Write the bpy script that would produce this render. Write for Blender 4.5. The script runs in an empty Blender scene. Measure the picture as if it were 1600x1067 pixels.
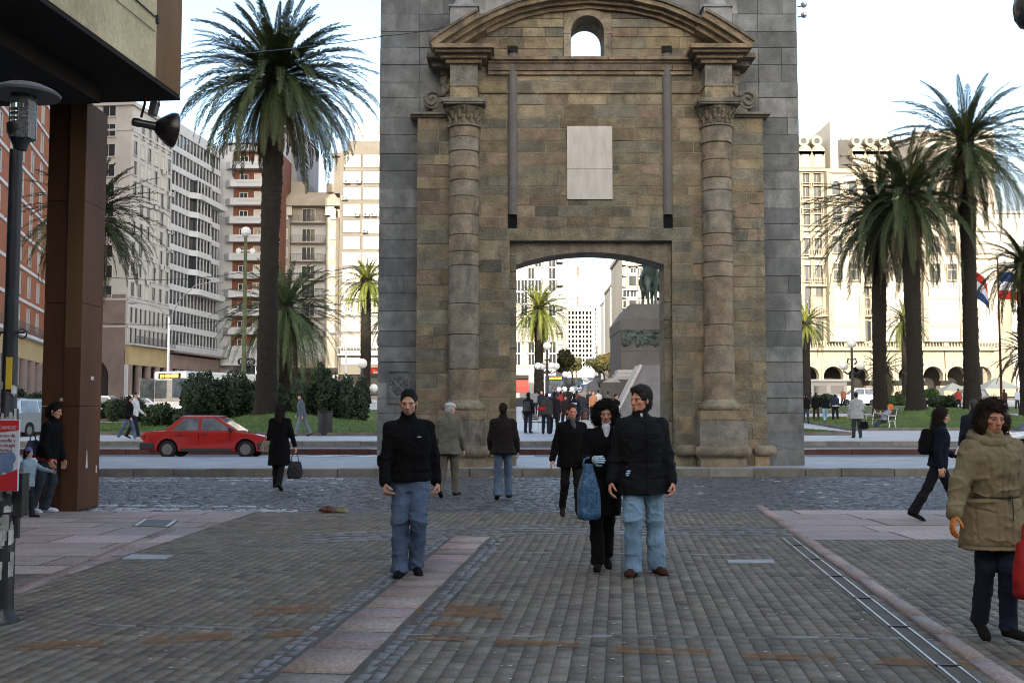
import bpy, bmesh, math, random
import numpy as np
from mathutils import Vector, Matrix, Euler
R = math.radians
C = bpy.context.scene.collection
scn = bpy.context.scene

# ------------------------------------------------------------------ camera, sky, sun, exposure
FPX, HORIZ, EYE = 1700.0, 645.0, 1.55
PITCH = math.atan((HORIZ - 533.5) / FPX)
cd = bpy.data.cameras.new('camera'); cam = bpy.data.objects.new('camera', cd); C.objects.link(cam)
cd.sensor_width = 36.0; cd.lens = FPX * 36.0 / 1600.0; cd.clip_end = 6000; cd.clip_start = 0.1
cam.location = (0, 0, EYE); cam.rotation_euler = (R(90) + PITCH, 0, 0)
scn.camera = cam

SUN = Vector((-0.20, -0.98, 0.232)).normalized()
SKY_STRENGTH, SUN_STRENGTH, EXPOSURE = 0.12, 2.0, 2.22
w = bpy.data.worlds.new('World'); scn.world = w; w.use_nodes = True
nt = w.node_tree; nt.nodes.clear(); N = nt.nodes.new; L = nt.links.new
out = N('ShaderNodeOutputWorld'); bg = N('ShaderNodeBackground'); L(bg.outputs[0], out.inputs[0])
bg.inputs[1].default_value = SKY_STRENGTH
sky = N('ShaderNodeTexSky'); sky.sky_type = 'NISHITA'; sky.sun_disc = False
sky.sun_elevation = math.asin(SUN.z); sky.sun_rotation = math.atan2(SUN.x, SUN.y)
sky.air_density = 1.0; sky.dust_density = 2.2; sky.ozone_density = 1.2
tc = N('ShaderNodeTexCoord'); mp = N('ShaderNodeMapping'); mp.inputs['Scale'].default_value = (1.0, 1.0, 2.6)
mp.inputs['Location'].default_value = (3.1, 0.4, 1.7)
L(tc.outputs['Generated'], mp.inputs[0])
nz = N('ShaderNodeTexNoise'); nz.inputs['Scale'].default_value = 2.1; nz.inputs['Detail'].default_value = 9; nz.inputs['Roughness'].default_value = .56
L(mp.outputs[0], nz.inputs['Vector'])
sx = N('ShaderNodeSeparateXYZ'); L(tc.outputs['Generated'], sx.inputs[0])
hz = N('ShaderNodeMapRange'); hz.inputs['From Min'].default_value = 0.0; hz.inputs['From Max'].default_value = 0.36
hz.inputs['To Min'].default_value = 0.30; hz.inputs['To Max'].default_value = -0.13; L(sx.outputs[2], hz.inputs[0])
ad = N('ShaderNodeMath'); L(nz.outputs[0], ad.inputs[0]); L(hz.outputs[0], ad.inputs[1])
cr = N('ShaderNodeValToRGB'); cr.color_ramp.elements[0].position = .43; cr.color_ramp.elements[1].position = .70
L(ad.outputs[0], cr.inputs[0])
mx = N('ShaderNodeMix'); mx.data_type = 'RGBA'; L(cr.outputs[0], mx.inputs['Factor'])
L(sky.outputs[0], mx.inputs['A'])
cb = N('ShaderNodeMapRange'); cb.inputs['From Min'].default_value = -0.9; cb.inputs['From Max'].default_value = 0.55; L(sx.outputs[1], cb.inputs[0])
cm = N('ShaderNodeMix'); cm.data_type = 'RGBA'   # unseen clouds by the low sun, boosted and warmed to light the gate
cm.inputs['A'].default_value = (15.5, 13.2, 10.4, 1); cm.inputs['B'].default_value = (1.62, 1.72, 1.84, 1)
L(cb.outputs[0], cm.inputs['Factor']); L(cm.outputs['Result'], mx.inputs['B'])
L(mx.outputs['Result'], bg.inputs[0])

sd = bpy.data.lights.new('sun', 'SUN'); sd.energy = SUN_STRENGTH; sd.angle = R(0.5); sd.color = (1.0, .90, .74)
so = bpy.data.objects.new('sun', sd); C.objects.link(so)
so.rotation_euler = SUN.to_track_quat('Z', 'Y').to_euler(); so.location = (0, 0, 80)
vs = scn.view_settings; vs.view_transform = 'Standard'; vs.look = 'None'; vs.gamma = 1; vs.exposure = EXPOSURE; vs.use_curve_mapping = False
scn.cycles.pixel_filter_type = 'BLACKMAN_HARRIS'; scn.cycles.filter_width = 1.0; scn.cycles.max_bounces = 6; scn.cycles.diffuse_bounces = 3; scn.cycles.transparent_max_bounces = 6

# ------------------------------------------------------------------ pixel -> world helpers (photo is 1600 x 1067)
def ray(u, v):
    yu = (533.5 - v) / FPX
    return np.array([(u - 800) / FPX, math.cos(PITCH) - yu * math.sin(PITCH), math.sin(PITCH) + yu * math.cos(PITCH)])
def at(u, v, Y):
    d = ray(u, v); t = Y / d[1]; return np.array([d[0] * t, Y, EYE + d[2] * t])
def gr(u, v, z=0.0):
    d = ray(u, v); t = (z - EYE) / d[2]; return np.array([d[0] * t, d[1] * t, z])
def zg(Y):                                   # height of the walked-on ground
    if Y < 27.1: return 0.0
    if Y < 34.6: return 0.17
    if Y < 39.0: return 0.07
    if Y < 40.5: return 0.26
    if Y < 140: return 0.50 + 0.027 * (Y - 40.5)
    return 0.50 + 0.027 * 99.5 + 0.042 * (Y - 140)

# ------------------------------------------------------------------ tagging
def tag(o, label=None, cat=None, group=None, kind=None):
    if label: o['label'] = label
    if cat: o['category'] = cat
    if group: o['group'] = group
    if kind: o['kind'] = kind
    return o
def thing(name, label, cat, loc=(0, 0, 0), rz=0.0, group=None):
    o = bpy.data.objects.new(name, None); C.objects.link(o); o.empty_display_size = .3
    o.location = tuple(float(c) for c in loc); o.rotation_euler = (0, 0, rz)
    return tag(o, label, cat, group)
def dup(root, loc=None, rz=None, label=None, group=None):
    def rec(o, p):
        c = o.copy(); C.objects.link(c)
        if p is not None: c.parent = p
        for ch in list(o.children): rec(ch, c)
        return c
    r = rec(root, None)
    if loc is not None: r.location = tuple(float(c) for c in loc)
    if rz is not None: r.rotation_euler = (0, 0, rz)
    if label: r['label'] = label
    if group: r['group'] = group
    return r
def child_copy(o, parent, loc):
    c = o.copy(); C.objects.link(c); c.parent = parent; c.location = tuple(float(q) for q in loc)
    for ch in o.children:
        k = ch.copy(); C.objects.link(k); k.parent = c
    return c

# ------------------------------------------------------------------ mesh builder
def _link(name, me, mats, parent, smooth):
    for m in (mats if isinstance(mats, (list, tuple)) else [mats]): me.materials.append(m)
    if smooth: me.polygons.foreach_set('use_smooth', np.ones(len(me.polygons), bool))
    o = bpy.data.objects.new(name, me); C.objects.link(o)
    if parent is not None: o.parent = parent
    return o
def arr_mesh(name, V, F, mats, parent=None, cols=None, smooth=False, mi=None):
    V = np.asarray(V, np.float32); F = np.asarray(F, np.int32); k = F.shape[1]
    me = bpy.data.meshes.new(name); me.vertices.add(len(V)); me.vertices.foreach_set('co', V.ravel())
    me.loops.add(F.size); me.loops.foreach_set('vertex_index', F.ravel())
    me.polygons.add(len(F)); me.polygons.foreach_set('loop_start', np.arange(0, F.size, k, dtype=np.int32))
    me.polygons.foreach_set('loop_total', np.full(len(F), k, np.int32))
    if mi is not None: me.polygons.foreach_set('material_index', np.asarray(mi, np.int32))
    me.update(calc_edges=True)
    if cols is not None:
        a = me.attributes.new('col', 'FLOAT_COLOR', 'POINT')
        cc = np.ones((len(V), 4), np.float32); cc[:, :3] = cols; a.data.foreach_set('color', cc.ravel())
    return _link(name, me, mats, parent, smooth)
class MB:
    def __init__(s): s.v = []; s.f = []; s.m = []; s.c = []; s.has = False
    def add(s, V, F, mi=0, col=None):
        o = len(s.v); s.v.extend([tuple(map(float, p)) for p in V]); s.f.extend([tuple(i + o for i in f) for f in F]); s.m.extend([mi] * len(F))
        s.c.extend([col if col is not None else (1, 1, 1)] * len(V)); s.has |= col is not None; return s
    def box(s, x0, x1, y0, y1, z0, z1, mi=0, col=None):
        V = [(x, y, z) for z in (z0, z1) for y in (y0, y1) for x in (x0, x1)]
        return s.add(V, [(0, 2, 3, 1), (4, 5, 7, 6), (0, 1, 5, 4), (2, 6, 7, 3), (0, 4, 6, 2), (1, 3, 7, 5)], mi, col)
    def frust(s, x0, x1, y0, y1, z0, z1, tx, ty, mi=0, col=None):   # box whose top is inset by tx, ty
        V = [(x0, y0, z0), (x1, y0, z0), (x1, y1, z0), (x0, y1, z0), (x0 + tx, y0 + ty, z1), (x1 - tx, y0 + ty, z1), (x1 - tx, y1 - ty, z1), (x0 + tx, y1 - ty, z1)]
        return s.add(V, [(3, 2, 1, 0), (4, 5, 6, 7), (0, 1, 5, 4), (1, 2, 6, 5), (2, 3, 7, 6), (3, 0, 4, 7)], mi, col)
    def quad(s, *p, mi=0, col=None): return s.add(p, [tuple(range(len(p)))], mi, col)
    def tube(s, pts, r, n=8, mi=0, col=None, cap=True):
        P = [Vector(p) for p in pts]; rs = r if hasattr(r, '__len__') else [r] * len(P); V = []; F = []
        up = None
        for i, p in enumerate(P):
            d = (P[min(i + 1, len(P) - 1)] - P[max(i - 1, 0)])
            d = d.normalized() if d.length > 1e-9 else Vector((0, 0, 1))
            if up is None: up = Vector((0, 0, 1)) if abs(d.z) < .9 else Vector((1, 0, 0))
            a = d.cross(up).normalized(); b = a.cross(d).normalized(); up = b
            for k in range(n):
                t = 2 * math.pi * k / n; V.append(p + (a * math.cos(t) + b * math.sin(t)) * rs[i])
        for i in range(len(P) - 1):
            for k in range(n):
                F.append((i * n + k, i * n + (k + 1) % n, (i + 1) * n + (k + 1) % n, (i + 1) * n + k))
        if cap: F.append(tuple(range(n - 1, -1, -1))); F.append(tuple((len(P) - 1) * n + k for k in range(n)))
        return s.add(V, F, mi, col)
    def lathe(s, prof, n=16, c=(0, 0, 0), mi=0, col=None, axis='z'):
        V = []; F = []
        for r, z in prof:
            for k in range(n):
                t = 2 * math.pi * k / n; x, y = r * math.cos(t), r * math.sin(t)
                q = (x, y, z) if axis == 'z' else ((x, z, y) if axis == 'y' else (z, x, y))
                V.append((q[0] + c[0], q[1] + c[1], q[2] + c[2]))
        for i in range(len(prof) - 1):
            for k in range(n): F.append((i * n + k, i * n + (k + 1) % n, (i + 1) * n + (k + 1) % n, (i + 1) * n + k))
        F.append(tuple(range(n - 1, -1, -1))); F.append(tuple((len(prof) - 1) * n + k for k in range(n)))
        return s.add(V, F, mi, col)
    def prism(s, poly, y0, y1, mi=0, col=None, axis='y'):            # poly of (x, z) extruded along y (or (y, z) along x, (x, y) along z)
        n = len(poly)
        mk = (lambda p, t: (p[0], t, p[1])) if axis == 'y' else ((lambda p, t: (t, p[0], p[1])) if axis == 'x' else (lambda p, t: (p[0], p[1], t)))
        V = [mk(p, y0) for p in poly] + [mk(p, y1) for p in poly]
        F = [tuple(range(n)), tuple(range(2 * n - 1, n - 1, -1))] + [(i, i + n, (i + 1) % n + n, (i + 1) % n) for i in range(n)]
        return s.add(V, F, mi, col)
    def ball(s, c, r, n=12, mi=0, col=None):
        r = (r, r, r) if not hasattr(r, '__len__') else r
        m = max(4, n // 2); V = []; F = []
        for i in range(m + 1):
            a = math.pi * i / m
            for k in range(n):
                t = 2 * math.pi * k / n
                V.append((c[0] + r[0] * math.sin(a) * math.cos(t), c[1] + r[1] * math.sin(a) * math.sin(t), c[2] + r[2] * math.cos(a)))
        for i in range(m):
            for k in range(n): F.append((i * n + k, (i + 1) * n + k, (i + 1) * n + (k + 1) % n, i * n + (k + 1) % n))
        return s.add(V, F, mi, col)
    def build(s, name, mats, parent=None, smooth=False, bevel=0, loc=None, rz=None):
        me = bpy.data.meshes.new(name); me.from_pydata(s.v, [], s.f)
        me.polygons.foreach_set('material_index', np.array(s.m, np.int32))
        if s.has:
            a = me.attributes.new('col', 'FLOAT_COLOR', 'POINT'); cc = np.ones((len(s.v), 4), np.float32); cc[:, :3] = s.c
            a.data.foreach_set('color', cc.ravel())
        bm = bmesh.new(); bm.from_mesh(me); bmesh.ops.recalc_face_normals(bm, faces=bm.faces)
        if bevel:
            bmesh.ops.bevel(bm, geom=list(bm.edges), offset=bevel, segments=2, affect='EDGES', profile=.6, clamp_overlap=True)
        bm.to_mesh(me); bm.free()
        o = _link(name, me, mats, parent, smooth)
        if smooth == 'auto' or (smooth and True):
            try: me.set_sharp_from_angle(angle=R(40))
            except Exception: pass
        if loc is not None: o.location = tuple(float(q) for q in loc)
        if rz is not None: o.rotation_euler = (0, 0, rz)
        return o

# ------------------------------------------------------------------ materials
def mat(name, col, rough=.8, var=.22, vs=3.0, bump=.25, bs=30.0, attr=False, metal=0.0, spec=.35, col2=None, stretch=None, coat=0.0, fine=0.0, sheen=0.0, bdist=.02, trans=0.0, dirt=None):
    m = bpy.data.materials.new(name); m.use_nodes = True; t = m.node_tree; n = t.nodes; l = t.links
    b = n['Principled BSDF']; b.inputs['Roughness'].default_value = rough; b.inputs['Metallic'].default_value = metal
    b.inputs['Specular IOR Level'].default_value = spec
    if coat: b.inputs['Coat Weight'].default_value = coat; b.inputs['Coat Roughness'].default_value = .06
    if sheen: b.inputs['Sheen Weight'].default_value = sheen
    if trans: b.inputs['Transmission Weight'].default_value = trans
    tcn = n.new('ShaderNodeTexCoord'); vec = tcn.outputs['Object']
    if stretch:
        mpn = n.new('ShaderNodeMapping'); mpn.inputs['Scale'].default_value = stretch; l.new(vec, mpn.inputs[0]); vec = mpn.outputs[0]
    a = n.new('ShaderNodeTexNoise'); a.inputs['Scale'].default_value = vs; a.inputs['Detail'].default_value = 7; a.inputs['Roughness'].default_value = .62
    l.new(vec, a.inputs['Vector'])
    rp = n.new('ShaderNodeValToRGB'); rp.color_ramp.elements[0].position = .3; rp.color_ramp.elements[1].position = .7
    c0 = tuple(c * (1 - var) for c in col); c1 = tuple(c * (1 + var) for c in (col2 or col))
    rp.color_ramp.elements[0].color = (*c0, 1); rp.color_ramp.elements[1].color = (*c1, 1)
    l.new(a.outputs[0], rp.inputs[0]); cur = rp.outputs[0]
    if fine:
        f = n.new('ShaderNodeTexNoise'); f.inputs['Scale'].default_value = vs * 28; f.inputs['Detail'].default_value = 3; l.new(vec, f.inputs['Vector'])
        mr = n.new('ShaderNodeMapRange'); mr.inputs['From Min'].default_value = .3; mr.inputs['From Max'].default_value = .7
        mr.inputs['To Min'].default_value = 1 - fine; mr.inputs['To Max'].default_value = 1 + fine; l.new(f.outputs[0], mr.inputs[0])
        q = n.new('ShaderNodeMix'); q.data_type = 'RGBA'; q.blend_type = 'MULTIPLY'; q.inputs['Factor'].default_value = 1
        l.new(cur, q.inputs['A']); l.new(mr.outputs[0], q.inputs['B']); cur = q.outputs['Result']
    if attr:
        at_ = n.new('ShaderNodeAttribute'); at_.attribute_name = 'col'
        q = n.new('ShaderNodeMix'); q.data_type = 'RGBA'; q.blend_type = 'MULTIPLY'; q.inputs['Factor'].default_value = 1
        l.new(cur, q.inputs['A']); l.new(at_.outputs['Color'], q.inputs['B']); cur = q.outputs['Result']
    if dirt:                                             # irregular stains: (colour, scale, coverage)
        dn = n.new('ShaderNodeTexNoise'); dn.inputs['Scale'].default_value = dirt[1]; dn.inputs['Detail'].default_value = 8; dn.inputs['Roughness'].default_value = .7
        dm = n.new('ShaderNodeMapping'); dm.inputs['Scale'].default_value = (1, 1, .38); l.new(vec, dm.inputs[0]); l.new(dm.outputs[0], dn.inputs['Vector'])
        dr = n.new('ShaderNodeMapRange'); dr.inputs['From Min'].default_value = .62 - dirt[2]; dr.inputs['From Max'].default_value = .72 - dirt[2] * .5
        l.new(dn.outputs[0], dr.inputs[0])
        q = n.new('ShaderNodeMix'); q.data_type = 'RGBA'; l.new(dr.outputs[0], q.inputs['Factor']); l.new(cur, q.inputs['A']); q.inputs['B'].default_value = (*dirt[0], 1); cur = q.outputs['Result']
    l.new(cur, b.inputs['Base Color'])
    if bump:
        bn = n.new('ShaderNodeTexNoise'); bn.inputs['Scale'].default_value = bs; bn.inputs['Detail'].default_value = 6; l.new(vec, bn.inputs['Vector'])
        bu = n.new('ShaderNodeBump'); bu.inputs['Strength'].default_value = bump; bu.inputs['Distance'].default_value = bdist
        l.new(bn.outputs[0], bu.inputs['Height']); l.new(bu.outputs[0], b.inputs['Normal'])
    return m
def emat(name, col, strength):
    m = bpy.data.materials.new(name); m.use_nodes = True; b = m.node_tree.nodes['Principled BSDF']
    b.inputs['Base Color'].default_value = (*col, 1); b.inputs['Emission Color'].default_value = (*col, 1); b.inputs['Emission Strength'].default_value = strength
    return m
M = {}
M['paver'] = mat('concrete_paver', (.165, .145, .115), .85, .2, 2.0, .4, 60, attr=True, fine=.25)
M['mortar'] = mat('dark_joint', (.085, .078, .068), .9, .3, 4, .3, 40)
M['cobble'] = mat('basalt_cobble', (.105, .102, .098), .5, .25, 3, .35, 50, attr=True, spec=.55)
M['granite'] = mat('pink_granite', (.30, .235, .21), .7, .16, 1.5, .3, 60, attr=True, fine=.35)
M['asphalt'] = mat('asphalt', (.10, .105, .11), .62, .2, 1.2, .4, 70, fine=.2)
M['plaza'] = mat('plaza_tile', (.42, .42, .42), .6, .14, .7, .2, 30, fine=.12)
M['platform'] = mat('grey_pavement', (.31, .32, .325), .6, .2, .9, .3, 40, fine=.15)
M['kerb'] = mat('kerb_stone', (.17, .155, .13), .8, .3, 2.5, .4, 40, attr=True)
M['redkerb'] = mat('red_kerb', (.085, .035, .03), .8, .3, 2.5, .3, 40)
M['paint'] = mat('road_paint', (.55, .55, .54), .7, .25, 6, .2, 40)
M['orange'] = mat('orange_paint', (.30, .15, .06), .85, .18, 30, .2, 40)
M['terrain'] = mat('ground_soil', (.14, .135, .125), .9, .2, .3, .2, 5)
M['lawn'] = mat('lawn', (.045, .095, .016), .95, .4, .8, .6, 30, col2=(.075, .11, .022), fine=.3)
M['grass'] = mat('grass_blade', (.055, .12, .018), .8, .3, 1.5, 0, col2=(.09, .13, .028))
M['brown_stone'] = mat('brown_stone', (1.36, 1.34, 1.30), .88, .42, 2.6, .7, 16, attr=True, fine=.22, bdist=.04, dirt=((.085, .08, .068), 1.5, .08))
M['grey_stone'] = mat('grey_stone', (1.45, 1.42, 1.36), .85, .45, 1.7, .4, 22, attr=True, fine=.18, dirt=((.105, .11, .11), 1.0, .13))
M['stone_mortar'] = mat('lime_mortar', (.25, .215, .165), .9, .3, 5, .3, 40)
M['dark_mortar'] = mat('grey_mortar', (.09, .094, .096), .9, .3, 5, .3, 40)
M['conduit'] = mat('grey_slot_fill', (.135, .125, .12), .8, .15, 4, .3, 60, fine=.15)
M['marble'] = mat('marble_plaque', (.52, .48, .42), .5, .16, 2.0, .1, 20, stretch=(3, 1, .8))
M['black'] = mat('black_void', (.012, .011, .01), .9, .2, 3, 0)
M['concrete'] = mat('raw_concrete', (.50, .43, .265), .85, .35, .55, .3, 25, fine=.12, dirt=((.24, .20, .125), .5, .09))
M['brown_panel'] = mat('brown_metal_panel', (.10, .040, .018), .62, .35, 1.0, .15, 20, stretch=(1, 1, .25), metal=.15)
M['brown_panel_light'] = mat('lighter_metal_panel', (.16, .085, .036), .6, .3, 1.2, .15, 20, stretch=(1, 1, .25), metal=.15)
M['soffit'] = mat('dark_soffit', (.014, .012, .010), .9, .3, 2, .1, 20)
M['black_metal'] = mat('black_metal', (.018, .018, .02), .42, .3, 5, .15, 60, spec=.5)
M['green_metal'] = mat('green_pole', (.075, .095, .04), .6, .3, 3, .1, 30)
M['grey_metal'] = mat('grey_metal', (.22, .22, .225), .4, .2, 4, .1, 40, metal=.6)
M['white_metal'] = mat('white_pole', (.62, .63, .64), .5, .1, 4, .05, 30)
M['steel'] = mat('steel_rail', (.55, .53, .48), .38, .2, 6, .1, 60, metal=.8)
M['globe'] = mat('opal_globe', (.82, .80, .76), .25, .03, 3, 0)
M['clear'] = mat('lamp_glass', (.85, .88, .88), .06, .02, 3, 0, trans=.92)
M['glass'] = mat('window_glass', (.03, .036, .042), .08, .3, .8, 0, spec=.6)
M['glass_warm'] = mat('blind_glass', (.30, .27, .21), .25, .35, .9, 0, spec=.5)
M['shutter'] = mat('pale_shutter', (.50, .48, .43), .6, .12, 2, .1, 20)
M['frame_white'] = mat('white_frame', (.62, .62, .60), .6, .08, 3, 0)
M['redpaint'] = mat('red_car_paint', (.40, .018, .014), .28, .06, 3, 0, coat=.9, spec=.5)
M['whitepaint'] = mat('white_car_paint', (.72, .72, .72), .3, .04, 3, 0, coat=.8)
M['silverpaint'] = mat('silver_car_paint', (.42, .43, .45), .28, .04, 3, 0, coat=.8, metal=.4)
M['darkpaint'] = mat('dark_car_paint', (.035, .04, .05), .28, .06, 3, 0, coat=.8)
M['bluepaint'] = mat('blue_bus_paint', (.03, .07, .24), .3, .06, 3, 0, coat=.6)
M['rubber'] = mat('tyre_rubber', (.014, .014, .014), .8, .2, 8, .1, 30)
M['bumper'] = mat('grey_bumper', (.035, .035, .036), .6, .15, 6, 0)
M['rim'] = mat('grey_wheel_rim', (.24, .23, .22), .4, .15, 6, 0, metal=.5)
M['amber'] = emat('amber_display', (1.0, .48, .04), 1.6)
M['headlight'] = emat('lit_headlight', (1.0, .87, .6), 3.0)
M['warmlight'] = emat('lit_shop_sign', (1.0, .55, .12), 2.2)
M['redlamp'] = mat('red_lamp', (.45, .03, .02), .25, .1, 5, 0)
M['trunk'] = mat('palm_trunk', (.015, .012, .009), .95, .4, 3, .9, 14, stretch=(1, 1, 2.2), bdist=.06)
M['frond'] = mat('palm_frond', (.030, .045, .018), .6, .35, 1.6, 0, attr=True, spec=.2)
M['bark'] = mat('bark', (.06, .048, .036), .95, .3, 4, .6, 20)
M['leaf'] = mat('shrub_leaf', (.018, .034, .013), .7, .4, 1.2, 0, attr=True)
M['leaf_olive'] = mat('tree_leaf', (.085, .085, .035), .7, .4, .6, 0, attr=True)
M['bronze'] = mat('bronze_patina', (.016, .024, .023), .55, .5, 1.2, .3, 12, col2=(.045, .07, .065), metal=.25)
M['avenue'] = mat('avenue_asphalt', (.055, .055, .055), 1.0, .2, .2, .2, 5, spec=.02)
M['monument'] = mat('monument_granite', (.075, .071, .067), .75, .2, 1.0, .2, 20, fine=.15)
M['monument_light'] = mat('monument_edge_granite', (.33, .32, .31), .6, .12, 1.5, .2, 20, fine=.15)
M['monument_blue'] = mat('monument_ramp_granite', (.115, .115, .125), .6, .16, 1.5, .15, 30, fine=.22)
# ================================================================== THE GROUND
rng = np.random.default_rng(7)
PHI = R(5.6)
ES = np.array([math.sin(PHI), math.cos(PHI)]); ET = np.array([math.cos(PHI), -math.sin(PHI)])
def st(s, t): return s * ES + t * ET            # street frame -> world xy
def to_st(p): return np.array([p[0] * ES[0] + p[1] * ES[1], p[0] * ET[0] + p[1] * ET[1]])
# one terrain sheet to the horizon
prof = [(-400, -.04), (27.0, -.04), (39.2, -.04), (40.7, .40), (140, 3.05), (700, 26.4), (1500, 45), (4000, 60)]
xs = [-2500, -400, -60, 0, 60, 400, 2500]
mb = MB()
V = [(x, y, z) for y, z in prof for x in xs]; nx_ = len(xs)
mb.add(V, [(i * nx_ + k, i * nx_ + k + 1, (i + 1) * nx_ + k + 1, (i + 1) * nx_ + k) for i in range(len(prof) - 1) for k in range(nx_ - 1)])
tag(mb.build('ground', M['terrain']), kind='structure')
mb = MB(); mb.quad((-60, -40, -.005), (60, -40, -.005), (60, 17.3, -.005), (-60, 17.3, -.005))
mb.quad((-60, 17.3, -.03), (60, 17.3, -.03), (60, 27.2, -.03), (-60, 27.2, -.03))
tag(mb.build('pavement_bed', M['mortar']), kind='structure')

def slabs(cx, cy, lx, ly, rot_e1, rot_e2, h, top, tilt, cols, inset=.006, crown=0.0):
    """many small paving stones in one vectorised mesh: bevelled tops with visible joints."""
    n = len(cx); e1 = np.asarray(rot_e1); e2 = np.asarray(rot_e2)
    lx = lx / 2 - inset / 2; ly = ly / 2 - inset / 2
    sg = np.array([[-1, -1], [1, -1], [1, 1], [-1, 1]])
    b = np.minimum(.3 * np.minimum(lx, ly), .0028 if crown == 0 else .013)
    out_ = np.empty((n, 13 if crown else 8, 3), np.float32)
    for k in range(4):
        for ring, (q, z) in enumerate(((0, -h), (1, 0))):
            ax = sg[k, 0] * (lx - q * b); ay = sg[k, 1] * (ly - q * b)
            out_[:, ring * 4 + k, 0] = cx + ax * e1[0] + ay * e2[0]; out_[:, ring * 4 + k, 1] = cy + ax * e1[1] + ay * e2[1]
            out_[:, ring * 4 + k, 2] = top + z + (tilt[:, 0] * ax / np.maximum(lx, .01) + tilt[:, 1] * ay / np.maximum(ly, .01) if ring else 0)
    F = [(0, 1, 5, 4), (1, 2, 6, 5), (2, 3, 7, 6), (3, 0, 4, 7)]
    if crown:
        for k in range(4):
            ax = sg[k, 0] * lx * .5; ay = sg[k, 1] * ly * .5
            out_[:, 8 + k, 0] = cx + ax * e1[0] + ay * e2[0]; out_[:, 8 + k, 1] = cy + ax * e1[1] + ay * e2[1]
            out_[:, 8 + k, 2] = top + crown + tilt[:, 0] * sg[k, 0] + tilt[:, 1] * sg[k, 1]
        F += [(4, 5, 9, 8), (5, 6, 10, 9), (6, 7, 11, 10), (7, 4, 8, 11), (8, 9, 10, 11)]
        out_[:, 12] = out_[:, 8]
    else: F += [(4, 5, 6, 7)]
    F = np.array(F); m_ = out_.shape[1]
    FF = (F[None] + (np.arange(n) * m_)[:, None, None]).reshape(-1, 4)
    return out_.reshape(-1, 3), FF, np.repeat(cols, m_, axis=0)

# --- concrete pavers: columns run with the street, joints staggered
cw = .108; rows = []
t0, t1 = -5.6, 7.0
for ci, t in enumerate(np.arange(t0, t1, cw)):
    s = 4.6 + rng.uniform(0, .25)
    while s < 17.35:
        l_ = rng.choice([.108, .162, .216], p=[.2, .3, .5])
        rows.append((s + l_ / 2, t + cw / 2, l_, cw)); s += l_
rows = np.array(rows)
def t_at(u, v): return to_st(gr(u, v))
ledge_a, ledge_b = gr(110, 897), gr(400, 799)     # slab edge at the left
redge_a, redge_b = gr(1590, 1075), gr(1195, 797)
xy = rows[:, :1] * ES + rows[:, 1:2] * ET
def side(p, a, b): return (b[0] - a[0]) * (p[:, 1] - a[1]) - (b[1] - a[1]) * (p[:, 0] - a[0])
keep = ((side(xy, ledge_a, ledge_b) < 0) | (xy[:, 1] < gr(110, 897)[1])) & (xy[:, 1] < 17.2)
rslab = (side(xy, redge_a, redge_b) < 0) & (xy[:, 1] > gr(1400, 843)[1])
keep &= ~rslab
rows, xy = rows[keep], xy[keep]
n = len(rows)
g = rng.normal(1, .115, n)[:, None] * np.array([1, .985, .96]) * (1 + rng.normal(0, .02, (n, 3)))
dark = rng.random(n) < .06; g[dark] *= .72
V, F, cc = slabs(xy[:, 0], xy[:, 1], rows[:, 3], rows[:, 2], ET, ES, .025, rng.normal(0, .0005, n), rng.normal(0, .0004, (n, 2)), np.clip(g, .4, 1.8), .0032)
tag(arr_mesh('pavement', V, F, M['paver'], cols=cc), kind='structure')

# --- pink granite slabs at both sides, in irregular rows
def slab_field(name, poly, seed, e1=(1, 0), row=(.55, .95), leng=(.8, 1.9), top=.004):
    r_ = np.random.default_rng(seed); P = np.array([p[:2] for p in poly]); ax = np.array(e1) / np.linalg.norm(e1); ay = np.array([-ax[1], ax[0]])
    q = np.stack([P @ ax, P @ ay], 1); lo, hi = q.min(0), q.max(0)
    L_ = []; y = lo[1]
    while y < hi[1]:
        hgt = r_.uniform(*row); x = lo[0] - r_.uniform(0, 1)
        while x < hi[0]:
            l_ = r_.uniform(*leng); L_.append((x + l_ / 2, y + hgt / 2, l_, hgt)); x += l_
        y += hgt
    mb_ = MB()
    from mathutils.geometry import intersect_line_line_2d
    for cx, cy, l_, hgt in L_:
        i_ = .017
        poly_ = [(cx - l_ / 2 + i_, cy - hgt / 2 + i_), (cx + l_ / 2 - i_, cy - hgt / 2 + i_), (cx + l_ / 2 - i_, cy + hgt / 2 - i_), (cx - l_ / 2 + i_, cy + hgt / 2 - i_)]
        for a, b in zip(q, np.roll(q, -1, 0)):       # clip against the convex field
            ar = []; 
            for k in range(len(poly_)):
                p0, p1 = poly_[k], poly_[(k + 1) % len(poly_)]
                s0 = (b[0] - a[0]) * (p0[1] - a[1]) - (b[1] - a[1]) * (p0[0] - a[0]); s1 = (b[0] - a[0]) * (p1[1] - a[1]) - (b[1] - a[1]) * (p1[0] - a[0])
                if s0 >= 0: ar.append(p0)
                if s0 * s1 < 0: t = s0 / (s0 - s1); ar.append((p0[0] + (p1[0] - p0[0]) * t, p0[1] + (p1[1] - p0[1]) * t))
            poly_ = ar
            if len(poly_) < 3: break
        if len(poly_) < 3: continue
        k = r_.normal(1, .17); c = (k * r_.normal(1, .03), k, k * r_.normal(1, .03)); z = top + r_.normal(0, .002)
        W_ = [tuple(p[0] * ax + p[1] * ay) for p in poly_]
        mb_.prism(W_, -.02, z, col=c, axis='z')
    return tag(mb_.build(name, M['granite']), kind='structure')
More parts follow.
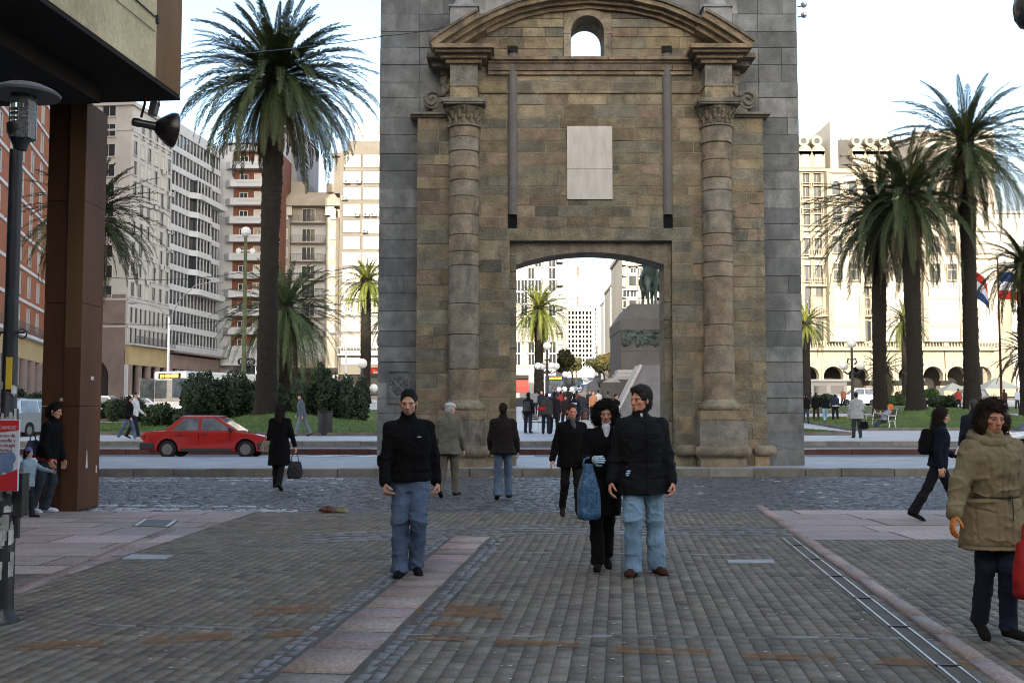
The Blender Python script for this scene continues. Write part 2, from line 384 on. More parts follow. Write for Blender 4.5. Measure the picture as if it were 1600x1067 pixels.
mb = MB(); mb.prism([tuple(gr(*p)[:2]) for p in ((-500, 897), (110, 897), (400, 799), (-500, 799))], -.02, -.003, axis='z'); mb.prism([tuple(gr(*p)[:2]) for p in ((1255, 843), (2300, 843), (2300, 797), (1195, 797))], -.02, -.003, axis='z'); tag(mb.build('slab_bed', M['mortar']), kind='structure')
slab_field('granite_pavement', [gr(-500, 897), gr(110, 897), gr(400, 799), gr(-500, 799)], 3)
slab_field('granite_pavement', [gr(1255, 843), gr(2300, 843), gr(2300, 797), gr(1195, 797)], 4)
# pavers right of the slabs come from the same bond; kerb strips
def strip(name, a, b, wd, lens, mat_, top, seed, jit=.01, cbase=(1, 1, 1), gap=.012):
    r_ = np.random.default_rng(seed); a = np.array(a[:2]); b = np.array(b[:2]); d = (b - a); L_ = np.linalg.norm(d); d /= L_; e = np.array([d[1], -d[0]])
    x = 0; cs = []
    while x < L_:
        l_ = r_.uniform(*lens); cs.append((x + l_ / 2, l_)); x += l_
    cs = np.array(cs); n_ = len(cs); c0 = a + cs[:, :1] * d + r_.normal(0, jit, (n_, 1)) * e
    col = np.clip(r_.normal(1, .17, (n_, 1)) * np.array(cbase) * (1 + r_.normal(0, .03, (n_, 3))), .2, 3)
    V, F, cc = slabs(c0[:, 0], c0[:, 1], np.full(n_, wd), cs[:, 1], e, d, .03, top + r_.normal(0, .003, n_), r_.normal(0, .002, (n_, 2)), col, gap)
    return tag(arr_mesh(name, V, F, mat_, cols=cc), kind='structure')
sa, sb = gr(442, 1100), gr(735, 842)
sd_ = (sb - sa)[:2]; sd_ /= np.linalg.norm(sd_); se = np.array([sd_[1], -sd_[0]])
strip('granite_strip', sa, sb, .46, (.42, .72), M['granite'], .014, 5, .006, (1, .98, .97), .032)
mb = MB(); mb.prism([tuple(sa[:2] - se * .42), tuple(sa[:2] + se * .42), tuple(sb[:2] + se * .42), tuple(sb[:2] - se * .42)], -.005, .006, axis='z'); tag(mb.build('strip_bed', M['mortar']), kind='structure')
for k, o_ in enumerate((-.30, -.385, .30, .385)):
    p, q = sa.copy(), sb.copy(); p[:2] += se * o_; q[:2] += se * o_
    strip('cobble_border', p, q, .085, (.10, .20), M['cobble'], .009, 20 + k, .004, (1.25, 1.28, 1.32), .014)
strip('kerb_strip', gr(1600, 1083), gr(1197, 799), .15, (.5, 1.1), M['granite'], .02, 6, .004, (.95, .9, .87))
strip('kerb_strip', gr(20, 927), gr(240, 838), .14, (.7, 1.2), M['granite'], .018, 8, .004, (.75, .72, .7))
# thin pale courses crossing the street
for k, (u0, v0, u1, v1) in enumerate(((262, 861, 720, 860), (740, 862, 1250, 868), (150, 976, 560, 988), (610, 992, 1420, 998), (1500, 994, 1600, 992))):
    strip('pale_course', gr(u0, v0), gr(u1, v1), .045, (.2, .35), M['cobble'], .008, 40 + k, .003, (1.7, 1.75, 1.75), .012)
# an arc of blue cobbles across the street and dark seam in front of the strip
for k in range(4):
    pts = [gr(480, 822 + k * 4 + 14), gr(620, 822 + k * 4 + 8), gr(800, 822 + k * 4), gr(1230, 824 + k * 4)]
    for j in range(3):
        strip('cobble_border', pts[j], pts[j + 1], .16, (.14, .3), M['cobble'], .009, 60 + k * 3 + j, .01, (1.15, 1.2, 1.25), .016)
M['mortar_pad'] = mat('grey_bed', (.12, .11, .095), .85, .2, 3, .3, 50); M['channel_fill'] = mat('channel_plate', (.10, .09, .078), .9, .2, 3, .2, 40)
# metal channel in the pavement at the right
mb = MB()
ra, rb = to_st(gr(1522, 1075)), to_st(gr(1232, 842))
def lane(o_, wd, z, mi):
    a = gr(1522, 1075)[:2]; b = gr(1232, 842)[:2]; d = (b - a) / np.linalg.norm(b - a); e = np.array([d[1], -d[0]])
    p = [a + e * (o_ - wd / 2), a + e * (o_ + wd / 2), b + e * (o_ + wd / 2), b + e * (o_ - wd / 2)]
    mb.prism([tuple(q) for q in p], -.02, z, mi=mi, axis='z')
lane(0, .19, .006, 0); lane(-.06, .016, .014, 1); lane(.06, .016, .014, 1); lane(0, .10, .008, 2)
a = gr(1522, 1075)[:2]; b = gr(1232, 842)[:2]
for k in range(6):
    p = a + (b - a) * (k + .42) / 6; e = (b - a) / np.linalg.norm(b - a); f = np.array([e[1], -e[0]])
    q = [p - f * .075 - e * .012, p + f * .075 - e * .012, p + f * .075 + e * .012, p - f * .075 + e * .012]
    mb.prism([tuple(x) for x in q], 0, .018, mi=3, axis='z')
tag(mb.build('drain_channel', [M['mortar_pad'], M['steel'], M['channel_fill'], M['black_metal']]), 'long steel edged drain channel set in the grey paving beside the pink kerb', 'drain')
# orange dashes painted on the pavers
def painted(name, pts, mt, z=.0045):
    mb_ = MB(); mb_.prism([tuple(gr(*p)[:2]) for p in pts], z - .003, z, axis='z'); return tag(mb_.build(name, mt), kind='structure')
M['orange'].node_tree.nodes['Principled BSDF'].inputs['Alpha'].default_value = 1
def worn(m, scale, lo, hi):
    t = m.node_tree; b = t.nodes['Principled BSDF']; n_ = t.nodes.new('ShaderNodeTexNoise'); n_.inputs['Scale'].default_value = scale; n_.inputs['Detail'].default_value = 6
    tcx = t.nodes.new('ShaderNodeTexCoord'); t.links.new(tcx.outputs['Object'], n_.inputs['Vector'])
    r_ = t.nodes.new('ShaderNodeMapRange'); r_.inputs['From Min'].default_value = lo; r_.inputs['From Max'].default_value = hi
    r_.inputs['To Max'].default_value = .40; t.links.new(n_.outputs[0], r_.inputs[0]); t.links.new(r_.outputs[0], b.inputs['Alpha'])
worn(M['orange'], 5, .30, .66)
for (u0, v0, u1, v1, hh) in ((20, 1018, 162, 1010, 11), (222, 1008, 362, 999, 11), (415, 996, 500, 992, 10), (395, 962, 515, 955, 13), (645, 960, 785, 968, 20), (640, 976, 720, 980, 9), (615, 998, 728, 1002, 9), (775, 1007, 905, 1013, 9), (962, 1020, 1110, 1025, 10), (1160, 1029, 1305, 1034, 10), (1370, 1038, 1530, 1046, 11), (1580, 1040, 1640, 1044, 10)):
    painted('pavement_marking', [(u0, v0), (u1, v1), (u1, v1 - hh), (u0, v0 - hh)], M['orange'], .0075)
# small pale gum spots
pp = []
for k in range(260):
    u = rng.uniform(40, 1580); v = rng.uniform(850, 1066); p = gr(u, v)
    if side(np.array([p]), ledge_a, ledge_b)[0] > 0: continue
    pp.append((p[0], p[1], rng.uniform(.006, .014)))
pp = np.array(pp); a8 = np.linspace(0, 2 * np.pi, 7)[:-1]
V = np.stack([pp[:, 0, None] + pp[:, 2, None] * np.cos(a8), pp[:, 1, None] + pp[:, 2, None] * np.sin(a8) * .8, np.full((len(pp), 6), .0055)], -1).reshape(-1, 3)
tag(arr_mesh('pavement_spots', V, np.arange(len(V)).reshape(-1, 6), M['paint']), kind='structure')

# --- cobbled street: a few thousand rounded stones
rows = []; y = 17.15; r0 = 0
while y < 27.0:
    hgt = rng.uniform(.095, .125); x = -16 - rng.uniform(0, .2)
    while x < 17:
        l_ = rng.uniform(.11, .21); rows.append((x + l_ / 2, y + hgt / 2, l_, hgt)); x += l_
    y += hgt
rows = np.array(rows); n = len(rows)
yy = rows[:, 1] + .10 * np.sin(rows[:, 0] * .7) + .05 * np.sin(rows[:, 0] * 1.9 + 1)
g = np.clip(rng.normal(1, .22, n), .5, 1.7)[:, None] * np.array([1, 1.0, 1.0]) * .85 * (1 + rng.normal(0, .03, (n, 3)))
lite = np.zeros(n)
band = ((rows[:, 1] < 17.9) & (rows[:, 0] < -3.4)) | ((rows[:, 1] > 26.0) & (rows[:, 1] < 26.35) & (rows[:, 0] < -4)) | ((rows[:, 1] > 25.2) & (rows[:, 1] < 25.5) & (rows[:, 0] < -4.5)) | ((rows[:, 1] > 18.3) & (rows[:, 1] < 18.6) & (rows[:, 0] < -4))
pt = np.sin(rows[:, 0] * 1.3 + rows[:, 1] * 9) + np.sin(rows[:, 0] * 3.1 + 2)
lite = (band & (rng.random(n) < .72) & (pt > -1.1)) | ((pt > 1.35) & (rng.random(n) < .12))
g[lite] = rng.uniform(2.6, 4.6, lite.sum())[:, None]
V, F, cc = slabs(rows[:, 0], yy, rows[:, 2], rows[:, 3], (1, 0), (0, 1), .035, -.012 + rng.normal(0, .003, n), rng.normal(0, .003, (n, 2)), g, .007, crown=.003)
ob = arr_mesh('cobbled_road', V, F, M['cobble'], cols=cc, smooth=True); tag(ob, kind='structure')

# --- raised platform with its kerb, the far road, the two steps, the plaza
def kerb_run(name, y0, y1, z0, z1, x0, x1, mt, seed, lens=(.8, 1.4), base=(1, 1, 1)):
    r_ = np.random.default_rng(seed); mb_ = MB(); x = x0
    while x < x1:
        l_ = r_.uniform(*lens); k = r_.normal(1, .13); j = r_.normal(0, .006)
        mb_.box(x + .006, x + l_ - .006, y0 + j, y1, z0, z1 + r_.normal(0, .004), col=(base[0] * k, base[1] * k, base[2] * k)); x += l_
    return tag(mb_.build(name, mt, bevel=.012), kind='structure')
kerb_run('kerb', 27.0, 27.35, -.03, .175, -34, 34, M['kerb'], 1)
mb = MB(); mb.box(-34, 34, 27.36, 34.3, -.05, .17); tag(mb.build('platform_pavement', M['platform']), kind='structure')
kerb_run('kerb', 34.31, 34.6, -.03, .168, -34, 34, M['kerb'], 2, base=(1.3, 1.3, 1.35))
mb = MB(); mb.box(-120, 120, 34.62, 39.0, -.05, .07); tag(mb.build('road', M['asphalt']), kind='structure')
mb = MB()
for k in range(4):
    x = at(300 + k * 78, 705, 36)[0]; mb.prism([(x, 35.0), (x + .9, 35.0), (x + 3.4, 38.4), (x + 2.5, 38.4)], .06, .0745, axis='z')
x = at(822, 712, 35.5)[0]
for k in range(3): mb.box(x + k * 2.0 - 1, x + k * 2.0 + .3, 35.2, 37.6, .06, .0745)
tag(mb.build('road_markings', M['paint']), kind='structure')
kerb_run('kerb', 39.0, 39.35, -.05, .26, -80, 80, M['redkerb'], 3)
mb = MB(); mb.box(-80, 80, 39.36, 40.5, -.05, .255); tag(mb.build('plaza_step', M['plaza']), kind='structure')
kerb_run('kerb', 40.5, 40.85, .0, .50, -80, 80, M['kerb'], 4, base=(1.0, 1.02, 1.05))
mb = MB(); mb.add([(-80, 40.86, .495), (80, 40.86, .495), (120, 140, 3.186), (-120, 140, 3.186)], [(0, 1, 2, 3)])
tag(mb.build('plaza_pavement', M['plaza']), kind='structure')
mb = MB(); mb.add([(-3.5, 100, zg(100) + .006), (19, 100, zg(100) + .006), (20, 140, zg(140) + .012), (60, 700, zg(700) + .3), (27, 700, zg(700) + .3), (-3.5, 140, zg(140) + .012)], [(0, 1, 2, 5), (5, 2, 3, 4)])
tag(mb.build('avenue_road', M['avenue']), kind='structure')

# --- lawns
def lawn(name, poly, mounds, step=.5, lift=.10, blades=0, seed=0):
    P = np.array(poly); lo, hi = P.min(0), P.max(0)
    xs_ = np.arange(lo[0], hi[0] + step, step); ys_ = np.arange(lo[1], hi[1] + step, step)
    XX, YY = np.meshgrid(xs_, ys_, indexing='ij')
    def inside(x, y):
        r_ = np.ones(x.shape, bool)
        for a, b in zip(P, np.roll(P, -1, 0)): r_ &= ((b[0] - a[0]) * (y - a[1]) - (b[1] - a[1]) * (x - a[0])) >= -1e-6
        return r_
    def hgt(x, y):
        z = .5 + .027 * (y - 40.5) + lift + .02 * np.sin(x * 2.1 + y) * np.sin(y * 1.7)
        for mx_, my_, mr, mh in mounds: z = z + mh * np.exp(-((x - mx_) ** 2 + (y - my_) ** 2) / mr ** 2)
        return z
    V_ = np.stack([XX, YY, hgt(XX, YY)], -1).reshape(-1, 3); ny = len(ys_)
    i, j = np.meshgrid(np.arange(len(xs_) - 1), np.arange(ny - 1), indexing='ij')
    F_ = np.stack([i * ny + j, (i + 1) * ny + j, (i + 1) * ny + j + 1, i * ny + j + 1], -1).reshape(-1, 4)
    cen = V_[F_].mean(1); F_ = F_[inside(cen[:, 0], cen[:, 1])]
    tag(arr_mesh(name, V_, F_, M['lawn'], smooth=True), kind='structure')
    mb_ = MB()
    for a, b in zip(P, np.roll(P, -1, 0)):
        d = (b - a) / np.linalg.norm(b - a); e = np.array([d[1], -d[0]]) * .14
        za, zb = .5 + .027 * (a[1] - 40.5), .5 + .027 * (b[1] - 40.5)
        q = [a, b, b + e, a + e]; zz = [za, zb, zb, za]
        V2 = [(p[0], p[1], z - .05) for p, z in zip(q, zz)] + [(p[0], p[1], z + lift + .02) for p, z in zip(q, zz)]
        mb_.add(V2, [(3, 2, 1, 0), (4, 5, 6, 7), (0, 1, 5, 4), (1, 2, 6, 5), (2, 3, 7, 6), (3, 0, 4, 7)], col=(.75, .75, .78))
    tag(mb_.build('lawn_kerb', M['kerb']), kind='structure')
    r_ = np.random.default_rng(seed); q = r_.uniform(lo, hi, (blades, 2)); q = q[inside(q[:, 0], q[:, 1])]; n_ = len(q)
    z = hgt(q[:, 0], q[:, 1]); a = r_.uniform(0, 6.28, n_); hh = r_.uniform(.04, .12, n_); wv = .02
    base = np.stack([q[:, 0], q[:, 1], z - .01], 1); dv = np.stack([np.cos(a), np.sin(a), 0 * a], 1) * wv
    tip = base + np.stack([r_.normal(0, .03, n_), r_.normal(0, .03, n_), hh], 1)
    V3 = np.stack([base - dv, base + dv, tip], 1).reshape(-1, 3)
    return V3, hgt
GRASS = []
PALM_L = (at(420, 640, 50)[0], 50.0)
V3, H1 = lawn('lawn', [(at(150, 670, 48)[0] - 14, 48.5), (at(300, 680, 45)[0], 45.2), (at(640, 680, 45)[0], 45.0), (at(640, 650, 56)[0], 57), (-40, 57)], [(PALM_L[0], PALM_L[1], 2.6, .62), (at(520, 650, 52)[0], 52, 3, .25)], blades=26000, seed=1); GRASS.append(V3)
V3, H2 = lawn('lawn', [(-48, 62), (-6.5, 62), (-6.5, 84), (-48, 84)], [], blades=9000, seed=2); GRASS.append(V3)
p0 = at(1322, 680, 45.5)
V3, H3 = lawn('lawn', [(9.5, 45.6), (p0[0] + .2, 45.6), (12.0, 52.0), (9.5, 52.0)], [], blades=4000, seed=3); GRASS.append(V3)
V3, H4 = lawn('lawn', [(at(1316, 670, 50)[0] + .4, 50.0), (46, 50.0), (46, 66), (16.5, 66)], [(at(1430, 655, 60)[0], 60, 3.2, .45), (at(1512, 655, 62)[0], 62, 3, .5)], blades=22000, seed=4); GRASS.append(V3)
V3, H5 = lawn('lawn', [(18, 78), (60, 78), (60, 96), (20, 96)], [], blades=4000, seed=5); GRASS.append(V3)
V3, H6 = lawn('lawn', [(-5.4, 60), (-.1, 60), (-.9, 90), (-5.6, 90)], [], blades=5000, seed=6); GRASS.append(V3)
V = np.concatenate(GRASS)
tag(arr_mesh('grass', V, np.arange(len(V)).reshape(-1, 3), M['grass']), 'short green grass growing on the plaza lawns', 'grass', kind='stuff')
# ================================================================== THE STONE GATE
YG = 28.5
GX = float(at(923, 400, YG)[0]); GZ = .17
gate = thing('stone_gate', 'old brown stone gate with archway and curved pediment on a grey block wall', 'gate', (GX, YG, GZ))
def gx(u): return float(at(u, 400, YG)[0]) - GX
def gz(v): return float(at(923, v, YG)[2]) - GZ
BROWN = np.array([(.185, .135, .080), (.235, .160, .085), (.155, .125, .085), (.130, .118, .095), (.215, .130, .088), (.200, .155, .100), (.165, .120, .070), (.120, .112, .100)])
BROWN = BROWN.mean(0) * .90 + (BROWN - BROWN.mean(0)) * .6; BROWN = (BROWN * .70 + BROWN.mean(1, keepdims=True) * .30) * np.array([.97, 1.02, .92])
GREY = np.array([(.130, .135, .135), (.115, .122, .124), (.150, .154, .154), (.125, .128, .126), (.102, .108, .112)])
rg = np.random.default_rng(11)
def bcol(pal, sp=.14):
    return tuple(np.clip(pal[rg.integers(len(pal))] * rg.normal(1, sp), .03, .6))
def courses(z0, z1, lo, hi):
    zs = [z0]
    while zs[-1] < z1 - .02: zs.append(min(z1, zs[-1] + rg.uniform(lo, hi)))
    if len(zs) > 2 and zs[-1] - zs[-2] < lo * .5: zs.pop(-2)
    return list(zip(zs[:-1], zs[1:]))
def ashlar(mb, x0, x1, z0, z1, y, pal, hr=(.26, .42), wr=(.45, 1.15), depth=.05, gap=.010, top=None, holes=(), rows=None, face='front'):
    """individually coloured blocks over a wall face; top(x) trims the highest course to a curve."""
    for a, b in (rows or courses(z0, z1, *hr)):
        if rows and (b <= z0 or a >= z1): continue
        a, b = max(a, z0), min(b, z1)
        spans = [(x0, x1)]
        for hx0, hx1, hz0, hz1 in holes:
            if b > hz0 + .01 and a < hz1 - .01:
                sp = []
                for s0, s1 in spans:
                    if s1 <= hx0 or s0 >= hx1: sp.append((s0, s1))
                    else:
                        if s0 < hx0: sp.append((s0, hx0))
                        if s1 > hx1: sp.append((hx1, s1))
                spans = sp
        for s0, s1 in spans:
            x = s0
            while x < s1 - .01:
                w_ = rg.uniform(*wr); e = x + w_
                if s1 - e < wr[0] * .5: e = s1
                if top is not None:
                    k = 6; xs_ = np.linspace(x + gap, e - gap, k); zt = np.minimum([top(q) for q in xs_], b - gap)
                    if zt.max() > a + .03:
                        zt = np.maximum(zt, a + gap + .002); poly = [(xs_[0], a + gap)] + [(xs_[-1], a + gap)] + [(xs_[i], zt[i]) for i in range(k - 1, -1, -1)]
                        mb.prism(poly, y + rg.normal(0, .004), y + depth, col=bcol(pal))
                else:
                    j = rg.normal(0, .005); g1, g2, g3, g4 = gap + rg.uniform(-.003, .006, 4)
                    if face == 'front': mb.box(x + g1, e - g2, y + j, y + depth, a + g3, b - g4, col=bcol(pal))
                    elif face == 'back': mb.box(x + g1, e - g2, y - depth, y + j, a + g3, b - g4, col=bcol(pal))
                    elif face == 'left': mb.box(y + j, y + depth, x + g1, e - g2, a + g3, b - g4, col=bcol(pal))
                    else: mb.box(y - depth, y + j, x + g1, e - g2, a + g3, b - g4, col=bcol(pal))
                x = e
OPX = 127 * YG / FPX; INX = 117 * YG / FPX; CX = 199.5 * YG / FPX
ZL = gz(376); ZSP = gz(412); ZAP = gz(392.5); ZC = gz(92)
ZTOP = 14.2; ZLEDGE = gz(181)
YB, YBACK = .36, 1.2
# niche window
NW = 26.5 * YG / FPX; NZ0 = gz(92); NZT = gz(25); NZS = NZT - NW
nx0 = gx(919.5)
# grey tower: core + blocks
W5 = gx(1256)
core = MB()
for x0, x1 in ((-W5, -OPX - .03), (OPX + .03, W5)): core.box(x0, x1, YB + .016, YBACK, 0, ZL)
core.box(-W5, nx0 - NW - .1, YB + .016, YBACK, ZL, ZTOP); core.box(nx0 + NW + .1, W5, YB + .016, YBACK, ZL, ZTOP)
core.box(nx0 - NW - .1, nx0 + NW + .1, YB + .016, YBACK, ZL, NZ0); core.box(nx0 - NW - .1, nx0 + NW + .1, YB + .016, YBACK, NZT + .1, ZTOP)
core.build('tower_core', M['dark_mortar'], gate)
tw = MB(); rws = courses(0, ZTOP, .40, .54)
ashlar(tw, -W5 - .02, -4.58, 0, ZTOP, YB, GREY, wr=(.6, 1.3), rows=rws, gap=.006); ashlar(tw, 4.58, W5 + .02, 0, ZTOP, YB, GREY, wr=(.6, 1.3), rows=rws, gap=.006)
ashlar(tw, -4.58, 4.58, ZLEDGE - .1, ZTOP, YB, GREY, wr=(.6, 1.3), gap=.006, rows=rws, holes=[(nx0 - NW - .1, nx0 + NW + .1, NZ0, NZT + .1)])
ashlar(tw, -W5, -OPX - .05, 0, ZL, YBACK, GREY, rows=rws, face='back'); ashlar(tw, OPX + .05, W5, 0, ZL, YBACK, GREY, rows=rws, face='back')
ashlar(tw, -W5, W5, ZL + .2, ZTOP, YBACK, GREY, rows=rws, face='back', holes=[(nx0 - NW - .1, nx0 + NW + .1, NZ0, NZT + .1)])
ashlar(tw, YB, YBACK, 0, ZTOP, -W5 - .02, GREY, rows=rws, face='left'); ashlar(tw, YB, YBACK, 0, ZTOP, W5 + .02, GREY, rows=rws, face='right')
tw.box(-W5 - .1, W5 + .1, YB - .08, YBACK + .08, ZTOP, ZTOP + .25, col=tuple(GREY[0]))
tw.build('tower_wall', M['grey_stone'], gate)
# brown portal: core + blocks
core = MB()
for s in (-1, 1):
    a, b = sorted((s * (OPX + .03), s * 4.58)); core.box(a, b, .014, YB + .02, 0, ZLEDGE - .005)
core.box(-OPX - .03, OPX + .03, .014, YB + .02, ZL, ZC - .06)
for s in (-1, 1):
    a, b = sorted((s * (OPX + .03), s * 3.95)); core.box(a, b, .014, YB + .02, ZLEDGE - .005, ZC - .06)
core.build('portal_core', M['stone_mortar'], gate)
pw = MB(); rw2 = courses(0, ZC, .24, .42)
ashlar(pw, -4.6, -CX - .35, 0, ZLEDGE, 0, BROWN, wr=(.4, .9), rows=courses(0, ZLEDGE, .26, .42)); ashlar(pw, CX + .35, 4.6, 0, ZLEDGE, 0, BROWN, wr=(.4, .9), rows=courses(0, ZLEDGE, .26, .42))
ashlar(pw, -CX + .35, -OPX, 0, ZL, 0, BROWN, wr=(.4, .85), rows=courses(0, ZL, .28, .46)); ashlar(pw, OPX, CX - .35, 0, ZL, 0, BROWN, wr=(.4, .85), rows=courses(0, ZL, .28, .46))
ashlar(pw, -CX + .35, CX - .35, ZL, ZL + .34, 0, BROWN[[2, 3, 7, 5]], wr=(.5, .9), hr=(.34, .34))
ashlar(pw, -CX + .35, CX - .35, ZL + .34, gz(118), 0, BROWN, hr=(.24, .36), wr=(.45, 1.2))
for s in (-1, 1):
    a, b = sorted((s * (CX - .35), s * (CX + .55))); ashlar(pw, a, b, gz(200), ZC - .05, 0, BROWN, hr=(.3, .5), wr=(.4, .9))
    a, b = sorted((s * (CX - .35), s * (CX + .35))); ashlar(pw, a, b, 0, gz(200), .015, BROWN, hr=(.3, .5), wr=(.4, .9))
# curved gable wall
AR = [(684, 104), (707, 88), (747, 63), (780, 46), (815, 32), (860, 22), (923, 16.5)]
ax_ = [gx(u) for u, v in AR] + [-gx(u) + 2 * gx(923) for u, v in AR[-2::-1]]; az_ = [gz(v) for u, v in AR] + [gz(v) for u, v in AR[-2::-1]]
def curve(x): return float(np.interp(x, ax_, az_))
ashlar(pw, -3.75, 3.75, ZC, gz(14), 0, BROWN, hr=(.24, .34), wr=(.4, .95), top=lambda x: curve(x) + .12, holes=[(nx0 - NW - .19, nx0 + NW + .19, NZ0 - .05, NZT + .14)])
xs_ = np.linspace(-3.7, 3.7, 61); gc = MB()
for xa, xb in zip(xs_[:-1], xs_[1:]):
    xm = (xa + xb) / 2
    if abs(xm - nx0) < NW + .13: continue
    gc.add([(xa, .03, ZC), (xb, .03, ZC), (xb, .03, curve(xb) + .1), (xa, .03, curve(xa) + .1), (xa, YB + .02, ZC), (xb, YB + .02, ZC), (xb, YB + .02, curve(xb) + .1), (xa, YB + .02, curve(xa) + .1)],
           [(0, 1, 2, 3), (7, 6, 5, 4), (3, 2, 6, 7)])
GCS = gc.build('gable_core', M['stone_mortar'], gate)
pw.build('portal_wall', M['brown_stone'], gate)
# segmental arch over the passage, jambs
am = MB(); xs_ = np.linspace(-INX, INX, 25)
RA = (INX ** 2 + (ZAP - ZSP) ** 2) / (2 * (ZAP - ZSP))
def az(x): return ZAP - RA + math.sqrt(max(0, RA * RA - x * x))
for i, (xa, xb) in enumerate(zip(xs_[:-1], xs_[1:])):
    c = tuple(np.array((.145, .125, .095)) * rg.normal(1, .06))
    am.add([(xa, .2, az(xa)), (xb, .2, az(xb)), (xb, .2, ZL - .003), (xa, .2, ZL - .003), (xa, YBACK + .03, az(xa)), (xb, YBACK + .03, az(xb)), (xb, YBACK + .03, ZL + .2), (xa, YBACK + .03, ZL + .2)],
           [(0, 1, 2, 3), (7, 6, 5, 4), (0, 4, 5, 1), (3, 2, 6, 7)], col=c)
for s in (-1, 1):
    for a, b in courses(0, ZL - .004, .4, .6):
        x0, x1 = sorted((s * INX, s * (OPX + .02))); am.box(x0, x1, .2 + rg.normal(0, .004), YBACK + .02, a + .006, b - .006, col=bcol(BROWN[[0, 2, 3, 6]]))
am.build('passage_arch', M['brown_stone'], gate)
# niche window frame (an open arched ring right through the wall)
nf = MB(); fr = .19
def ring(y0, y1, ri, ro, col):
    pts_i = [(nx0 - ri, NZ0)] + [(nx0 + ri * math.cos(t), NZS + ri * math.sin(t)) for t in np.linspace(math.pi, 0, 15)] + [(nx0 + ri, NZ0)]
    pts_o = [(nx0 - ro, NZ0)] + [(nx0 + ro * math.cos(t), NZS + ro * math.sin(t)) for t in np.linspace(math.pi, 0, 15)] + [(nx0 + ro, NZ0)]
    for i in range(len(pts_i) - 1):
        a, b, c, d = pts_i[i], pts_i[i + 1], pts_o[i + 1], pts_o[i]
        nf.prism([a, b, c, d], y0, y1, col=tuple(np.array(col) * rg.normal(1, .07)))
ring(-.035, YBACK, NW, NW + fr, (.17, .145, .11))
for s in (-1, 1):                                   # corner fillers between the round head and the square hole
    for t0_, t1_ in zip(np.linspace(0, math.pi / 2, 7)[:-1], np.linspace(0, math.pi / 2, 7)[1:]):
        ro = NW + fr; top_ = NZT + .14
        p = [(nx0 + s * ro * math.cos(t0_), NZS + ro * math.sin(t0_)), (nx0 + s * ro * math.cos(t1_), NZS + ro * math.sin(t1_)), (nx0 + s * ro * math.cos(t1_), NZS + ro + .05), (nx0 + s * ro * math.cos(t0_), NZS + ro + .05)]
        nf.prism(p, .012, YBACK - .01, col=(.16, .13, .09))
nf.box(nx0 - NW - .2, nx0 - NW, -.05, .2, NZS - .06, NZS + .0, col=(.2, .17, .13)); nf.box(nx0 + NW, nx0 + NW + .2, -.05, .2, NZS - .06, NZS, col=(.2, .17, .13))
nf.build('niche_window', M['brown_stone'], gate)
# curved pediment moulding
def arch_band(mb_, pts, o0, o1, proj, col):
    P = np.array(pts); T = np.gradient(P, axis=0); T /= np.linalg.norm(T, axis=1)[:, None]; Nn = np.stack([-T[:, 1], T[:, 0]], 1)
    A = P + Nn * o0; B = P + Nn * o1
    for i in range(len(P) - 1):
        k = tuple(np.array(col) * rg.normal(1, .06))
        q = [tuple(A[i]), tuple(A[i + 1]), tuple(B[i + 1]), tuple(B[i])]
        mb_.prism(q, -proj, YB + .01, col=k)
tt = np.linspace(-3.98, 3.98, 53); pts = [(x, curve(x) + .02) for x in tt]
pm = MB()
MC = (.135, .105, .07)
arch_band(pm, pts, .0, .10, .10, MC); arch_band(pm, pts, .102, .20, .24, (.12, .095, .065)); arch_band(pm, pts, .202, .33, .40, (.15, .118, .078)); arch_band(pm, pts, .332, .40, .46, (.11, .095, .075))
for s in (-1, 1):
    sub = [p for p in pts if p[0] * s > 2.62]
    arch_band(pm, sub, -.02, .11, .50, MC); arch_band(pm, sub, .112, .24, .66, (.13, .1, .066)); arch_band(pm, sub, .242, .40, .80, (.155, .12, .08)); arch_band(pm, sub, .402, .47, .86, (.11, .095, .075))
pm.build('pediment_moulding', M['brown_stone'], gate)
# entablature between the columns and caps above them
en = MB()
def run(x0, x1, v0, v1, proj, col, mb_=None, seg=(.8, 1.6), y1=.04):
    mb_ = mb_ or en; x = x0
    while x < x1 - .02:
        e = min(x1, x + rg.uniform(*seg)); e = x1 if x1 - e < .4 else e
        mb_.box(x + .004, e - .004, -proj, y1, gz(v1), gz(v0), col=tuple(np.array(col) * rg.normal(1, .13))); x = e
xe = CX - .62
run(-xe, xe, 92, 97, .20, (.18, .135, .09)); run(-xe, xe, 97.2, 101, .14, (.14, .105, .07)); run(-xe, xe, 101.2, 112, .10, (.13, .105, .08)); run(-xe, xe, 112.2, 118, .06, (.16, .125, .085))
run(-CX + .42, CX - .42, 143, 146.5, .05, (.16, .13, .09))
run(-4.0, -CX - .4, 92, 118, .05, (.14, .11, .08)); run(CX + .4, 4.0, 92, 118, .05, (.14, .11, .08))
